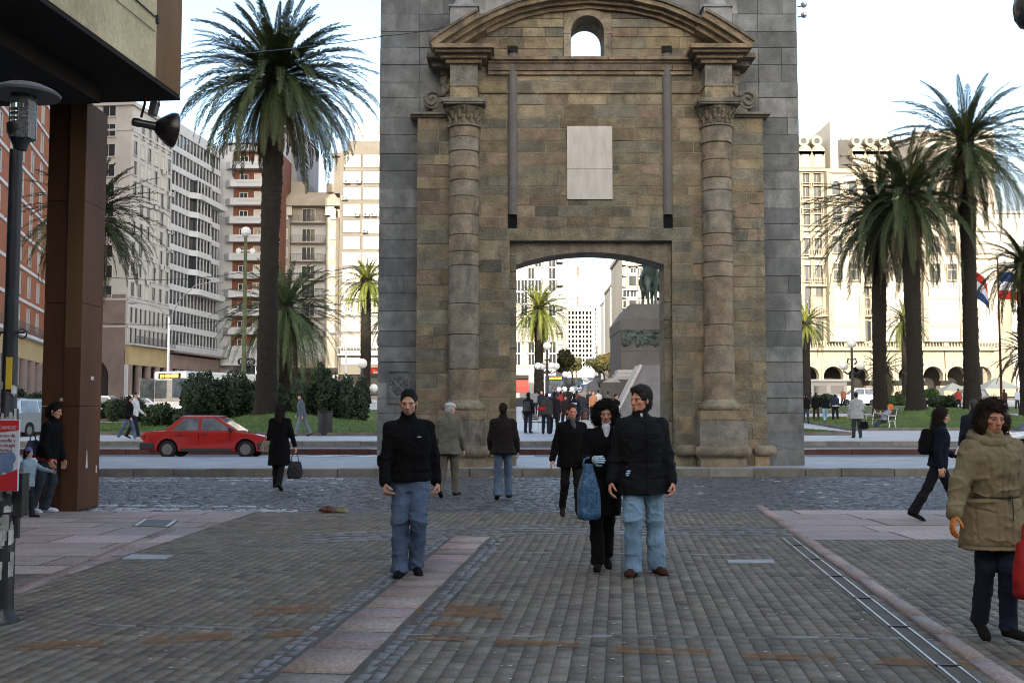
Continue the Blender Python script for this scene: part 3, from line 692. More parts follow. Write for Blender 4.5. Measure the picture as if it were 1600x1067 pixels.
for s in (-1, 1):
    c = s * CX
    for wd, v0, v1, pr, col in ((.80, 86, 92.5, .92, (.165, .125, .08)), (.73, 92.7, 97, .82, (.13, .1, .07)), (.60, 97.2, 103, .66, (.14, .11, .075)), (.47, 103.2, 109, .56, (.16, .12, .08))):
        en.box(c - wd, c + wd, -pr, .04, gz(v1), gz(v0), col=tuple(np.array(col) * rg.normal(1, .08)))
    en.box(s * 3.9 - .42, s * 3.9 + .42, -.55, .35, gz(100), gz(93), col=(.12, .1, .075)); en.box(s * 4.0 - .2, s * 4.0 + .2, -.3, .35, gz(109), gz(100.3), col=(.11, .095, .08))
    for v0, v1, col in ((109.2, 141, (.14, .135, .12)), (143.4, 163, (.20, .165, .11))):
        en.box(c - .36, c + .36, -.46, .04, gz(v1), gz(v0), col=col)
    en.box(c - .385, c + .385, -.49, .04, gz(143.2), gz(141.2), col=(.17, .14, .1))
    # ledge on the side panels
    a, b = sorted((s * (CX + .38), s * 4.78)); en.box(a, b, -.16, YB, gz(181), gz(177.5), col=(.15, .14, .115)); en.box(a, b - .06 if s > 0 else b, -.08, YB, gz(184), gz(181.2), col=(.13, .115, .09))
en.build('entablature', M['brown_stone'], gate, bevel=.006)
# columns
for s in (-1, 1):
    c = s * CX; col_ = MB(); rs = np.random.default_rng(31 + s); z = gz(628); zt = gz(201)
    big = [.75, .70, .55, 1.25] if s > 0 else [.85, .9, .8, 1.0]
    i = 0; r0 = .405
    while z < zt - .02:
        h_ = big[i] if i < len(big) else rs.uniform(.28, .62); e = min(zt, z + h_); e = zt if zt - e < .2 else e
        t = (z - gz(628)) / (zt - gz(628)); r_ = r0 - .012 * t + rs.normal(0, .006); pal = np.array([(.165, .15, .12), (.145, .14, .125), (.18, .15, .11), (.155, .118, .075)])
        k = tuple(pal[rs.integers(4)] * .5 + pal.mean(0) * .5 * rs.normal(1, .06))
        col_.lathe([(r_ - .02, z + .004), (r_, z + .022), (r_, e - .022), (r_ - .02, e - .004)], 28, (c, -.03, 0), col=k); z = e; i += 1
    sh = col_.build('column_shaft', M['brown_stone'], gate, smooth=True)
    cp = MB(); zc = gz(200); r_ = .40
    cp.lathe([(r_, zc - .05), (r_ + .05, zc - .03), (r_ + .05, zc + .01), (r_, zc + .03)], 28, (c, -.03, 0), col=(.14, .125, .1))
    cp.lathe([(r_ - .02, zc + .03), (r_ - .02, zc + .2), (r_ + .02, zc + .33), (r_ + .12, zc + .44), (r_ + .13, zc + .47)], 24, (c, -.03, 0), col=(.13, .115, .085))
    for ring_, (zz, nn, lean, ln) in enumerate(((zc + .05, 12, .05, .16), (zc + .17, 12, .08, .18), (zc + .30, 8, .12, .14))):
        for k in range(nn):
            t = 2 * math.pi * (k + .5 * ring_) / nn; ro = r_ - .01
            cp.tube([(c + ro * math.cos(t), -.03 + ro * math.sin(t), zz), (c + (ro + lean * .5) * math.cos(t), -.03 + (ro + lean * .5) * math.sin(t), zz + ln * .7), (c + (ro + lean) * math.cos(t), -.03 + (ro + lean) * math.sin(t), zz + ln), (c + (ro + lean * 1.2) * math.cos(t), -.03 + (ro + lean * 1.2) * math.sin(t), zz + ln - .04)], [.045, .045, .035, .02], 6, col=(.125, .11, .08))
    cp.box(c - .54, c + .54, -.60, .04, gz(172), gz(169), col=(.11, .105, .085)); cp.box(c - .57, c + .57, -.63, .04, gz(168.8), gz(163.2), col=(.13, .125, .1))
    cap_ = cp.build('column_capital', M['brown_stone'], gate, smooth=True)
    bs_ = MB(); zb = gz(641)
    bs_.lathe([(.50, zb), (.54, zb + .05), (.545, zb + .10), (.51, zb + .155), (.46, zb + .17), (.455, zb + .20), (.42, zb + .25), (.40, zb + .30)], 28, (c, -.03, 0), col=(.17, .15, .11))
    bs_.box(c - .60, c + .60, -.62, .05, gz(655), gz(641.3), col=(.175, .14, .09)); bs_.box(c - .61, c + .61, -.60, .05, gz(695), gz(655.3), col=(.15, .14, .12))
    tr = .145; zt_ = gz(703.5)
    for xa, xb, yc in ((c - .74, c + .70, -.62), (s * 4.6 - .40, s * 4.6 + .22, -.06), (s * 2.5 - .32, s * 2.5 + .3, -.06)):
        n_ = 7; ps = [(xa + tr * (1 - math.cos(t)), yc, zt_) for t in np.linspace(.15, math.pi / 2, n_)] + [(xb - tr * (1 - math.cos(t)), yc, zt_) for t in np.linspace(math.pi / 2, .15, n_)]
        rr = [tr * math.sin(t) for t in np.linspace(.15, math.pi / 2, n_)] + [tr * math.sin(t) for t in np.linspace(math.pi / 2, .15, n_)]
        bs_.tube(ps, rr, 14, col=tuple(np.array((.155, .13, .095)) * rs.normal(1, .08)))
    bs_.box(c - .68, c + .64, -.70, .05, zt_ - .10, zt_ + .10, col=(.15, .13, .1)); bs_.box(c - .60, c + .58, -.60, .05, 0, zt_ - .17, col=(.15, .125, .09)); bs_.box(c - .63, c + .61, -.63, .05, zt_ - .168, zt_ - .12, col=(.14, .12, .09))
    bs_.box(s * 4.55 - .3, s * 4.55 + .08, -.05, .05, 0, zt_ - .12, col=(.2, .15, .09))
    bs_.build('column_base', M['brown_stone'], gate, smooth=True)
    # scroll beside the upper pier
    vo = MB(); zx = gz(156); xx = s * (gx(1172) - gx(923)); K = (.12, .112, .095)
    sp = [(xx + s * (.035 + .19 * q) * math.cos(q * 9), -.02, zx + (.035 + .19 * q) * math.sin(q * 9)) for q in np.linspace(0, 1, 26)]
    vo.lathe([(.24, -.0), (.24, .3)], 20, (xx, 0, zx), col=K, axis='y'); vo.tube(sp, .035, 6, col=K)
    sw = [(xx - s * .05, .02, zx + .22), (xx - s * .30, .02, zx + .12), (xx - s * .45, .02, zx + .28), (xx - s * .34, .02, zx + .48), (xx - s * .40, .02, zx + .66)]
    vo.tube(sw, [.06, .07, .07, .06, .05], 8, col=K); vo.lathe([(.13, 0), (.13, .3)], 14, (xx - s * .33, 0, zx + .52), col=K, axis='y')
    vo.prism([(xx + s * .02, gz(177)), (xx - s * .6, gz(177)), (xx - s * .6, zx + .8), (xx - s * .42, zx + .7), (xx - s * .36, zx + .35), (xx - s * .15, zx + .1)], .02, YB, col=K)
    for k in range(5): vo.ball((xx - s * (.3 + .05 * math.cos(k * 1.26)), -.0, zx - .02 + .05 * math.sin(k * 1.26)), .035, 8, col=K)
    vo.build('scroll', M['brown_stone'], gate, smooth=True)
    # pinnacle standing on the pediment end
    pn = MB(); zp = gz(44); K = (.15, .158, .165)
    pn.box(c - .36, c + .36, -.45, .27, zp - .35, zp + .40, col=K); pn.box(c - .40, c + .40, -.49, .31, zp + .402, zp + .46, col=K)
    pn.lathe([(.34, zp + .462), (.33, zp + .55), (.22, zp + .72), (.15, zp + .86), (.13, zp + .95), (.20, zp + 1.0), (.20, zp + 1.06), (.12, zp + 1.12), (.20, zp + 1.4), (.22, zp + 1.55), (.12, zp + 1.8), (.02, zp + 2.0)], 20, (c, -.09, 0), col=K)
    pn.build('pinnacle', M['grey_stone'], gate, smooth=True)
    # grey conduit filling the drawbridge slot
    sl = MB(); ux = gx(801) if s < 0 else gx(1044.5)
    sl.lathe([(.128, gz(336)), (.128, gz(84))], 18, (ux, .02, 0)); sl.box(ux - .12, ux + .12, -.02, .05, gz(356), gz(336.2), mi=2); sl.box(ux - .135, ux + .135, -.04, .05, gz(84), gz(72.5), mi=1)  # black top block stands in for the slot's shaded recess
    sl.tube([(ux, -.02, gz(84)), (ux, -.02, gz(78))], [.125, .09], 14, mi=1)
    sl.build('slot_conduit', [M['conduit'], M['black'], M['brown_stone']], gate, smooth=True)
pl = MB(); u0, u1 = gx(886.5), gx(957.5)
pl.box(u0, u1, -.045, .05, gz(264.6), gz(198)); pl.box(u0, u1, -.045, .05, gz(312), gz(265)); pl.build('plaque', M['marble'], gate, bevel=.004)
cr_ = MB(); xc = gx(622); zc = gz(604); K = (.105, .112, .118)
for a, b, c_, d in ((-.30, .30, .40, .44), (-.30, .30, -.44, -.40), (-.30, -.26, -.4, .4), (.26, .30, -.4, .4)): cr_.box(xc + a, xc + b, YB - .03, YB + .03, zc + c_, zc + d, col=K)
cr_.prism([(xc - .15, zc + .2), (xc + .15, zc + .2), (xc + .16, zc - .05), (xc, zc - .22), (xc - .16, zc - .05)], YB - .04, YB + .02, col=(.085, .09, .1))
for k in range(7):
    t = k / 6 * math.pi; cr_.ball((xc + .2 * math.cos(t), YB - .005, zc + .1 + .16 * math.sin(t)), (.05, .03, .06), 8, col=K)
cr_.tube([(xc - .13, YB - .04, zc + .17), (xc + .12, YB - .04, zc - .1)], .025, 6, col=(.14, .145, .15)); cr_.tube([(xc + .12, YB - .04, zc + .17), (xc - .12, YB - .04, zc - .1)], .025, 6, col=(.14, .145, .15))
cr_.build('relief_panel', M['grey_stone'], gate)
# two small floodlights on the gate's right edge
for k, v in enumerate((8, 24)):
    p = at(1253, v, YG + .6); fl = thing('wall_floodlight', ('upper' if k == 0 else 'lower') + ' small pale floodlight on the right edge of the stone gate wall', 'floodlight', p)
    b_ = MB(); b_.tube([(-.12, 0, -.05), (-.02, 0, -.05), (.04, 0, 0)], .018, 6, mi=1); b_.build('bracket', [M['white_metal'], M['grey_metal']], fl)
    b_ = MB(); b_.lathe([(.05, -.08), (.085, .06), (.08, .08)], 12, (.07, 0, .02), axis='y'); b_.build('lamp_head', M['white_metal'], fl, smooth=True)
# ================================================================== NEAR LEFT: CONCRETE BUILDING WITH CANOPY, PILLAR, FLOODLIGHT, LAMP POST
c0 = at(277, 151, 17.4)                                    # canopy corner nearest the gate
canopy = thing('concrete_building', 'concrete building with dark soffit and overhanging canopy on a brown clad pillar', 'building', (c0[0], c0[1], 0), -PHI)
ZS = float(c0[2]); lx = -1.0
mb = MB(); mb.box(-26, -.02, -70, 0, ZS + .0, 15.0); mb.build('upper_wall', M['concrete'], canopy)
mb = MB()
p1 = at(53, 0, 13.4)
for k in range(14):                                      # fascia of big concrete panels with open joints
    y1 = -.95 - k * 3.2; y0 = y1 - 3.18
    for j in range(3): mb.box(-.03, .05, y0, y1, ZS + .01 + j * 1.62, ZS + 1.60 + j * 1.62)
mb.build('fascia', M['concrete'], canopy, bevel=.006)
mb = MB()
for k in range(3): mb.box(-.03, .045, -.94, .02, ZS + .01 + k * 1.62, ZS + 1.6 + k * 1.62)
mb.box(-26, .0, .0, .03, ZS + .01, ZS + 12); mb.build('corner_panel', M['brown_panel_light'], canopy, bevel=.004)
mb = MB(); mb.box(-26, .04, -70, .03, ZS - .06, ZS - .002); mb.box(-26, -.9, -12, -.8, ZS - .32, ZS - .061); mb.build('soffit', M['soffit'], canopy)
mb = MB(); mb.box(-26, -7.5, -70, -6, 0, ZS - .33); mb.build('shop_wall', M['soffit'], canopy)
# cable stapled along the fascia
mb = MB(); mb.tube([(.07, -30, ZS + 1.05), (.07, -12, ZS + .95), (.075, -5, ZS + .99), (.07, -1.05, ZS + .93)], .012, 6); mb.tube([(.07, -30, ZS + .75), (.07, -10, ZS + .68), (.07, -1.05, ZS + .7)], .006, 5)
mb.box(.05, .09, -1.0, -.93, ZS + .86, ZS + .98); mb.build('fascia_cable', M['black_metal'], canopy)
inv = lambda p: np.array([(p[0] - c0[0]) * math.cos(PHI) - (p[1] - c0[1]) * math.sin(PHI), (p[0] - c0[0]) * math.sin(PHI) + (p[1] - c0[1]) * math.cos(PHI)])
PYF = 17.45
pa, pb = at(63, 700, PYF), at(124, 700, PYF)
pil = thing('brown_pillar', 'brown metal clad pillar carrying the canopy of the concrete building', 'pillar', ((pa[0] + pb[0]) / 2, PYF, 0))
wv_ = (pb[0] - pa[0]) / 2
mb = MB()
e1 = at(104, 400, PYF)[0] - (pa[0] + pb[0]) / 2; e2 = at(123, 400, PYF)[0] - (pa[0] + pb[0]) / 2
prof_ = [(-wv_, 0), (e1, 0), (e1 + .02, -.03), (wv_, -.03), (wv_, .86), (-wv_, .86)]
for k in range(4):
    z0 = k * 1.66; z1 = min(z0 + 1.655, ZS - .06); mb.prism(prof_, z0, z1, mi=0, axis='z')
mb.build('cladding', M['brown_panel'], pil, bevel=.006)
mb = MB(); mb.box(e1 + .024, wv_ - .004, -.036, -.028, 2.6, ZS - .07); mb.build('lighter_strip', M['brown_panel_light'], pil)  # lighter brown strip along the corner of the pillar front
def stk(*a_): m2 = MB(); m2.box(*a_); m2.build('sticker', M['frame_white'], pil)
stk(wv_ + .001, wv_ + .006, .395, .505, 2.09, 2.15); stk(wv_ + .001, wv_ + .006, .70, .74, .56, .68); stk(-.02, .06, -.006, -.001, 1.74, 1.79)
mb = MB(); mb.prism([(.30, .95), (.31, .95), (.345, .66), (.27, .66)], wv_ + .001, wv_ + .006, axis='x'); mb.build('sticker', M['frame_white'], pil)
# floodlight under the canopy
fp = at(236, 152, 17.2)
fl = thing('floodlight', 'dark round floodlight hanging under the concrete canopy corner', 'floodlight', fp)
px = 17.2 / FPX
mb = MB(); mb.tube([(-9 * px, 0, .0), (-10 * px, 0, -12 * px), (-15 * px, 0, -33 * px)], .02, 6); mb.tube([(13 * px, 0, .03), (13 * px, 0, -14 * px)], .012, 6); mb.build('bracket', M['brown_panel'], fl)
mb = MB(); mb.prism([(-3 * px, -30 * px), (8 * px, -30 * px), (13 * px, -9 * px), (2 * px, -7 * px)], -.08, .08); mb.build('ballast_box', M['grey_metal'], fl, bevel=.01)
ax0 = Vector((-26 * px, -.10, -42 * px)); ax1 = Vector((22 * px, .22, -46 * px)); d = (ax1 - ax0).normalized()
mb = MB()
rr = [(0, 4), (.02, 6.5), (.10, 7), (.16, 6), (.36, 7), (.40, 12), (.5, 20), (.6, 27), (.66, 28.5), (.68, 28.5)]
mb.tube([ax0 + d * (q * 1.0) for q, r_ in rr], [r_ * px for q, r_ in rr], 22); o = mb.build('housing', mat('scuffed_lamp_metal', (.10, .085, .075), .32, .35, 6, .1, 40, metal=.85), fl, smooth=True)
mb = MB(); mb.tube([ax0 + d * .681, ax0 + d * .70, ax0 + d * .72], [27.5 * px, 25 * px, 10 * px], 22); mb.build('lens', M['glass'], fl, smooth=True)

# street lamp with posters at the left edge
LP = gr(3, 972); LP[0] -= .0
D8 = LP[1]; px = D8 / FPX
lamp = thing('street_lamp', 'black street lamp post with wide disc hood and glass cylinder head plastered with stickers', 'street lamp', (LP[0], LP[1], 0))
zv = lambda v: float(at(14, v, D8)[2])
mb = MB()
mb.lathe([(.125, 0), (.12, .03), (.085, .07), (.078, .12), (.074, zv(640)), (.060, zv(636)), (.056, zv(560)), (.050, zv(480)), (.047, zv(235))], 20)
mb.build('pole', mat('chipped_black_paint', (.02, .02, .022), .45, .3, 5, .2, 50, dirt=((.24, .235, .22), 3.2, .035)), lamp, smooth=True)
hx = at(25, 190, D8)[0] - LP[0]
mb = MB(); mb.lathe([(.047, zv(235)), (.055, zv(228)), (.10, zv(210)), (.102, zv(222) + .13), (.100, zv(219) + .12)], 20, (.03, 0, 0)); mb.build('cup', M['black_metal'], lamp, smooth=True)
mb = MB(); mb.lathe([(.098, zv(218)), (.098, zv(150))], 24, (.045, 0, 0)); mb.build('glass_cylinder', M['clear'], lamp, smooth=True)
mb = MB()
for k in range(7): mb.tube([(.045 + .093 * math.cos(k * .9 + .3), .093 * math.sin(k * .9 + .3), zv(218)), (.045 + .093 * math.cos(k * .9 + .3), .093 * math.sin(k * .9 + .3), zv(150))], .0045, 5)
mb.build('guard_rod', mat('brass_rod', (.50, .42, .22), .35, .1, 4, 0, metal=.6), lamp); mb = MB()
for k in range(4): mb.lathe([(.05, zv(195 - k * 7)), (.082, zv(193 - k * 7)), (.05, zv(192 - k * 7))], 18, (.045, 0, 0))
mb.lathe([(.07, zv(218)), (.04, zv(200)), (.03, zv(190))], 14, (.045, 0, 0)); mb.build('louvre', M['grey_metal'], lamp)
mb = MB(); mb.lathe([(.11, zv(150)), (.255, zv(150) - .005), (.26, zv(147)), (.225, zv(142)), (.15, zv(135)), (.02, zv(132))], 32, (.055, 0, 0)); mb.build('hood', mat('grey_hood', (.10, .10, .105), .5, .2, 3, .1, 30), lamp, smooth=True)
M['torn'] = mat('torn_paper', (.55, .54, .50), .9, .3, 20, .1, 40, attr=True)
rs = np.random.default_rng(5)
for k in range(46):
    t = rs.uniform(-2.6, -.5); z = rs.uniform(.25, 1.75); a_ = rs.uniform(.25, .7); h_ = rs.uniform(.03, .12); r_ = ((.0815 if z < .9 else .079) if z < zv(640) - .12 else .080 if z < zv(640) else .066) + .001 * k * .1
    P = [((r_) * math.cos(t + q), (r_) * math.sin(t + q), z + dz) for dz in (0, h_) for q in (0, a_ / 2, a_)]
    P = [(x, y, z_ + rs.normal(0, .006)) for x, y, z_ in P]; mb = MB(); mb.add(P, [(0, 1, 4, 3), (1, 2, 5, 4)], col=(rs.uniform(.4, 1),) * 3); mb.build('sticker', M['torn'], lamp)
mb = MB(); mb.tube([(-.12, -.03, zv(520)), (.12, -.03, zv(520))], .008, 5)
for s in (-1, 1): mb.tube([(s * .10 + .035 * math.cos(t), -.03, zv(522) + .035 * math.sin(t)) for t in np.linspace(0, 6.28, 13)], .006, 5)
mb.build('bracket', M['black_metal'], lamp)
# yellow notice hung on the lamp post
p = at(14, 583, D8 - .07)
mb = MB(); mb.box(-.022, .022, -.006, .006, -.12, .12); o = tag(mb.build('notice_plate', mat('yellow_plate', (.62, .42, .03), .55, .12, 6, 0), bevel=.002, loc=(p[0] , p[1], p[2])), 'narrow yellow notice plate fixed on the black street lamp post', 'sign')
# advertising board on the post
bd = thing('advertising_board', 'red white and blue course advertising board tied in front of the black lamp post', 'advertising board', (at(7, 700, D8 - .16)[0], D8 - .16, zv(710)))
hw, hh = .108, .26
mb = MB(); mb.box(-hw, hw, -.008, .012, -hh, hh); mb.build('panel', mat('white_board', (.60, .61, .64), .5, .08, 3, 0), bd, bevel=.003)
mred = mat('red_print', (.50, .025, .03), .5, .06, 4, 0); mblu = mat('blue_print', (.15, .21, .34), .5, .35, 9, 0)
mb = MB(); mb.prism([(-hw + .003, hh - .004), (-hw + .003, hh - .095), (-.03, hh - .09), (hw - .003, hh - .075), (hw - .003, hh - .004)], -.0105, -.009); mb.build('red_band', mred, bd); mb = MB(); mb.prism([(-hw + .003, -hh + .004), (hw - .003, -hh + .004), (hw - .003, -hh + .16), (.02, -hh + .125), (-hw + .003, -hh + .10)], -.0105, -.009); mb.build('red_band', mred, bd)
mb = MB()
for cx, cz, rx, rz_ in ((-.005, -.03, .06, .055), (.03, -.085, .045, .045), (-.05, -.11, .05, .05), (.045, -.02, .045, .05)):
    mb.prism([(cx + rx * math.cos(t), cz + rz_ * math.sin(t)) for t in np.linspace(0, 6.28, 15)[:-1]], -.0102 - .0008 * len(mb.f) / 16, -.0085)
mb.build('printed_picture', mblu, bd)
def text(s, size, parent, loc, mt, rot=(R(90), 0, 0), ext=.001, name='lettering', align='LEFT', sx_=1.0):
    cu = bpy.data.curves.new(name, 'FONT'); cu.body = s; cu.size = size; cu.extrude = ext; cu.align_x = align; cu.materials.append(mt)
    t_ = bpy.data.objects.new(name, cu); me = bpy.data.meshes.new_from_object(t_); bpy.data.objects.remove(t_); o_ = bpy.data.objects.new(name, me); C.objects.link(o_); o_.parent = parent; o_.location = tuple(float(q) for q in loc); o_.rotation_euler = rot; o_.scale = (sx_, 1, 1); return o_
mdr = mat('maroon_print', (.22, .015, .05), .5, .05, 4, 0)
text('INICIAMOS!', .034, bd, (0, -.0115, hh - .068), M['frame_white'], align='CENTER')
for k, s_ in enumerate(('Curso de', 'Filosofía y', 'Psicología', 'Política')): text(s_, .036, bd, (.012, -.0105, hh - .125 - k * .036), mdr, align='CENTER', ext=.0015)
# dark box on a post beside the lamp
p = gr(32, 985)
bx = thing('utility_box', 'worn dark metal utility box strapped low on the lamp post', 'box', (LP[0] + .085, D8 + .02, 0))
mb = MB(); mb.box(-.055, .055, -.06, .06, zv(806), zv(742)); mb.box(-.06, .06, -.065, .065, zv(742), zv(739)); mb.build('case', mat('scratched_dark_box', (.035, .034, .03), .55, .4, 8, .3, 40, dirt=((.2, .19, .17), 9, .03)), bx, bevel=.006)
mb = MB(); mb.tube([(-.0, -.02, zv(806)), (-.0, -.02, zv(840))], .03, 8); mb.build('conduit', M['black_metal'], bx)
# dark globe lamp at the top right corner (bottom of a hanging lamp)
p = at(1612, 12, 9.0)
hl = thing('hanging_lamp', 'dark round hanging street lamp at the top right edge beyond the palms', 'lamp', p)
mb = MB(); mb.lathe([(.02, .26), (.06, .25), (.09, .16), (.135, .08), (.15, 0), (.14, -.09), (.10, -.16), (.05, -.18)], 24); mb.build('bowl', mat('tinted_lamp_bowl', (.045, .05, .055), .2, .2, 6, 0, spec=.6), hl, smooth=True)
mb = MB(); mb.tube([(0, 0, .25), (0, 0, .6), (.4, 0, .9), (2.6, .2, 1.1)], .02, 6); mb.build('arm', M['black_metal'], hl)
M['back_wall'] = mat('pale_facade', (.5, .48, .44), .85, .12, .3, .1, 3)
# low building behind the viewer, plus tall slabs added to shade the square
def backblock(label, x0, x1, y0, y1, h, m_):
    b_ = thing('unseen_building', label, 'building', ((x0 + x1) / 2, (y0 + y1) / 2, 0))
    w2, d2 = (x1 - x0) / 2, (y1 - y0) / 2
    mb_ = MB(); mb_.box(-w2, w2, -d2, d2, -.03, h); mb_.build('wall', m_, b_)
    mb_ = MB(); mb_.box(-w2 - .3, w2 + .3, -d2 - .3, d2 + .3, h, h + .6); mb_.build('cornice', m_, b_)
    wn = MB()
    for z in np.arange(5.5, h - 2, 3.3):
        for y in np.arange(-d2 + 2, d2 - 1.5, 3.2):
            for s in (-1, 1): wn.box(s * (w2 + .001), s * (w2 + .03), y, y + 1.3, z, z + 1.7)
        for x in np.arange(-w2 + 2, w2 - 1.5, 3.2): wn.box(x, x + 1.3, d2 + .001, d2 + .03, z, z + 1.7)
    tag(wn.build('window', M['glass'], b_), kind='stuff')
backblock('low pale building along the right side of the pedestrian street behind the viewer', 10, 60, -70, -6, 13, M['back_wall'])
backblock('tall pale slab added for shade, unseen behind the viewer on the right', -22, 48, -150, -120, 63, M['back_wall'])
backblock('tall pale slab added for shade, unseen behind the viewer in the middle', -66, -22.5, -152, -121, 65, M['back_wall'])
backblock('tall pale slab added for shade, unseen behind the viewer on the left', -125, -66.5, -150, -120, 62, M['back_wall'])
# ================================================================== BUILDINGS ROUND THE SQUARE
M['cream'] = mat('cream_render', (.44, .425, .40), .85, .14, .25, .15, 3)
M['pale_grey'] = mat('pale_grey_render', (.40, .405, .41), .85, .14, .3, .15, 3)
M['white_band'] = mat('white_band', (.47, .475, .48), .75, .1, .4, .1, 3)
M['redbrick'] = mat('orange_brick', (.25, .088, .042), .85, .18, .6, .2, 6, fine=.15)
M['redwall'] = mat('terracotta_wall', (.17, .068, .042), .85, .18, .5, .15, 4)
M['pink_stone'] = mat('pinkish_stone', (.20, .15, .13), .8, .2, .5, .2, 3, fine=.12)
M['slab_grey'] = mat('bare_side_wall', (.26, .25, .26), .9, .2, .15, .1, 2, dirt=((.17, .16, .16), .12, .06))
M['deco'] = mat('beige_render', (.31, .28, .235), .85, .2, .25, .15, 3, dirt=((.18, .16, .14), .25, .05))
M['tan'] = mat('tan_render', (.165, .15, .125), .85, .15, .25, .15, 3)
M['palace'] = mat('pale_stucco', (.42, .38, .32), .85, .10, .2, .1, 3)
M['palace_trim'] = mat('stucco_trim', (.29, .255, .195), .85, .12, .4, .1, 3)
M['slate'] = mat('slate_roof', (.085, .08, .075), .8, .2, .6, .2, 6)
M['whitehouse'] = mat('white_render', (.34, .335, .32), .8, .08, .2, .1, 2)
M['band_yellow'] = mat('ochre_fascia', (.38, .29, .15), .8, .15, .5, .1, 4)
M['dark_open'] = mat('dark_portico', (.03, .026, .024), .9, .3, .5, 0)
M['rail'] = mat('balcony_rail', (.08, .08, .085), .6, .2, 3, 0)

def px2(u, v, Y, root):
    p = at(u, v, Y); return p[0] - root.location.x, p[2] - root.location.z
_win = {}
def win_mesh(w, h, panes, frame, glass, sill=True, depth=.14, fw=.07):
    key = (round(w, 2), round(h, 2), panes, frame, glass, sill, fw)
    if key in _win: return _win[key]
    mb = MB()
    mb.box(-w / 2, w / 2, -.02, .03, 0, h, mi=1)
    mb.box(-w / 2 - fw, -w / 2, -depth, .02, -fw, h + fw); mb.box(w / 2, w / 2 + fw, -depth, .02, -fw, h + fw); mb.box(-w / 2, w / 2, -depth, .02, h, h + fw); mb.box(-w / 2, w / 2, -depth, .02, -fw, 0)
    for k in range(1, panes): x = -w / 2 + w * k / panes; mb.box(x - .03, x + .03, -.05, .0, 0, h)
    if sill: mb.box(-w / 2 - fw - .06, w / 2 + fw + .06, -depth - .12, .02, -fw - .09, -fw - .002)
    o = mb.build('window', [M[frame], M[glass]]); me = o.data; bpy.data.objects.remove(o); _win[key] = me; return me
class Windows:
    """places windows as single parts of a building, the first 100 separate and the rest as one stuff part."""
    def __init__(s, root): s.root = root; s.n = 0; s.rest = []
    def put(s, me, x, y, z, rz=0.0):
        if s.n < 96:
            o = bpy.data.objects.new('window', me); C.objects.link(o); o.parent = s.root; o.location = (float(x), float(y), float(z)); o.rotation_euler = (0, 0, rz); s.n += 1
        else: s.rest.append((me, x, y, z, rz))
    def done(s):
        if not s.rest: return
        bm = bmesh.new(); mats = []
        for me, x, y, z, rz in s.rest:
            t = me.copy(); t.transform(Matrix.Translation((x, y, z)) @ Matrix.Rotation(rz, 4, 'Z')); off = []
            for m_ in t.materials:
                if m_ not in mats: mats.append(m_)
                off.append(mats.index(m_))
            idx = np.zeros(len(t.polygons), np.int32); t.polygons.foreach_get('material_index', idx); t.polygons.foreach_set('material_index', np.array(off, np.int32)[idx]); bm.from_mesh(t); bpy.data.meshes.remove(t)
        me = bpy.data.meshes.new('window'); bm.to_mesh(me); bm.free(); o = _link('window', me, mats, s.root, False); tag(o, kind='stuff')
AZ = math.pi / 2 - R(6.4)                                # facade runs with the street
# --- cream block with the portico (north side of the square), corner nearest the viewer
q = at(197, 600, 135); Z0 = zg(135)
cr = thing('arcade_building', 'cream corner block with portico columns and narrow windows, left of the white office block', 'building', (q[0], q[1], Z0), AZ)
Hc = float(at(180, 165, 135)[2]) - Z0
def along(u, ):                                          # local x on the street facade for photo column u
    k = (u - 800) / FPX; return (k * q[1] - q[0]) / (math.cos(AZ) - k * math.sin(AZ))
W1, W2 = along(262), along(340)
zf = lambda v, u: float(at(u, v, q[1] + along(u) * math.sin(AZ))[2]) - Z0
mb = MB(); zb = zf(545, 205); mb.box(0, W1, 0, 26, zb, Hc); mb.box(-.15, W1, -.35, .1, Hc, Hc + .5); mb.box(-.4, .1, -.35, 26, Hc, Hc + .5)
for z in (zb + 2.6, zb + 6.0, Hc - 3.2): mb.box(-.12, W1, -.12, .05, z, z + .25); mb.box(-.12, 0, -.12, 26, z + .003, z + .25)
mb.build('wall', M['cream'], cr)
mb = MB(); mb.box(-.06, .0, .3, 26, 5.3, zf(460, 199)); 
tt_ = np.linspace(0, math.pi, 13); yc = 4.6; ar = 2.3
for y0, y1 in ((.3, yc - ar), (yc + ar, 26)): mb.box(-.06, .4, y0, y1, 0, 5.302)
for a, b in zip(tt_[:-1], tt_[1:]):
    mb.prism([(yc + ar * math.cos(a), 3.0 + ar * math.sin(a)), (yc + ar * math.cos(b), 3.0 + ar * math.sin(b)), (yc + ar * math.cos(b), 5.31), (yc + ar * math.cos(a), 5.31)], -.06, .4, axis='x')
mb.build('end_wall', M['pink_stone'], cr)
mb = MB(); mb.box(.0, W1, -.25, .25, zb - 2.0, zb + .4); mb.build('portico_fascia', M['band_yellow'], cr)
mb = MB(); mb.box(-.2, W1, -1.1, 0, zb + .4, zb + .6); mb.build('balcony_slab', M['cream'], cr)
mb = MB(); mb.box(-.2, W1, -1.08, -1.04, zb + 1.5, zb + 1.56)
for x in np.arange(-.1, W1, .16): mb.box(x, x + .03, -1.07, -1.05, zb + .6, zb + 1.5)
mb.build('balcony_rail', M['rail'], cr)
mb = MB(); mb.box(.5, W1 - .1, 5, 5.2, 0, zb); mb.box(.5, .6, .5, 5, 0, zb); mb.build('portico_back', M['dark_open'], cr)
for k in range(5):
    mb = MB(); x = .75 + k * (W1 - 1.0) / 4.2; mb.lathe([(.52, 0), (.5, .3), (.48, zb - 2.3), (.55, zb - 2.0)], 16, (x, .1, 0)); mb.build('column', M['pink_stone'], cr, smooth=True)
mb = MB(); mb.box(-.02, .28, -.12, .28, 0, zb - 2); mb.build('corner_pier', M['white_band'], cr)
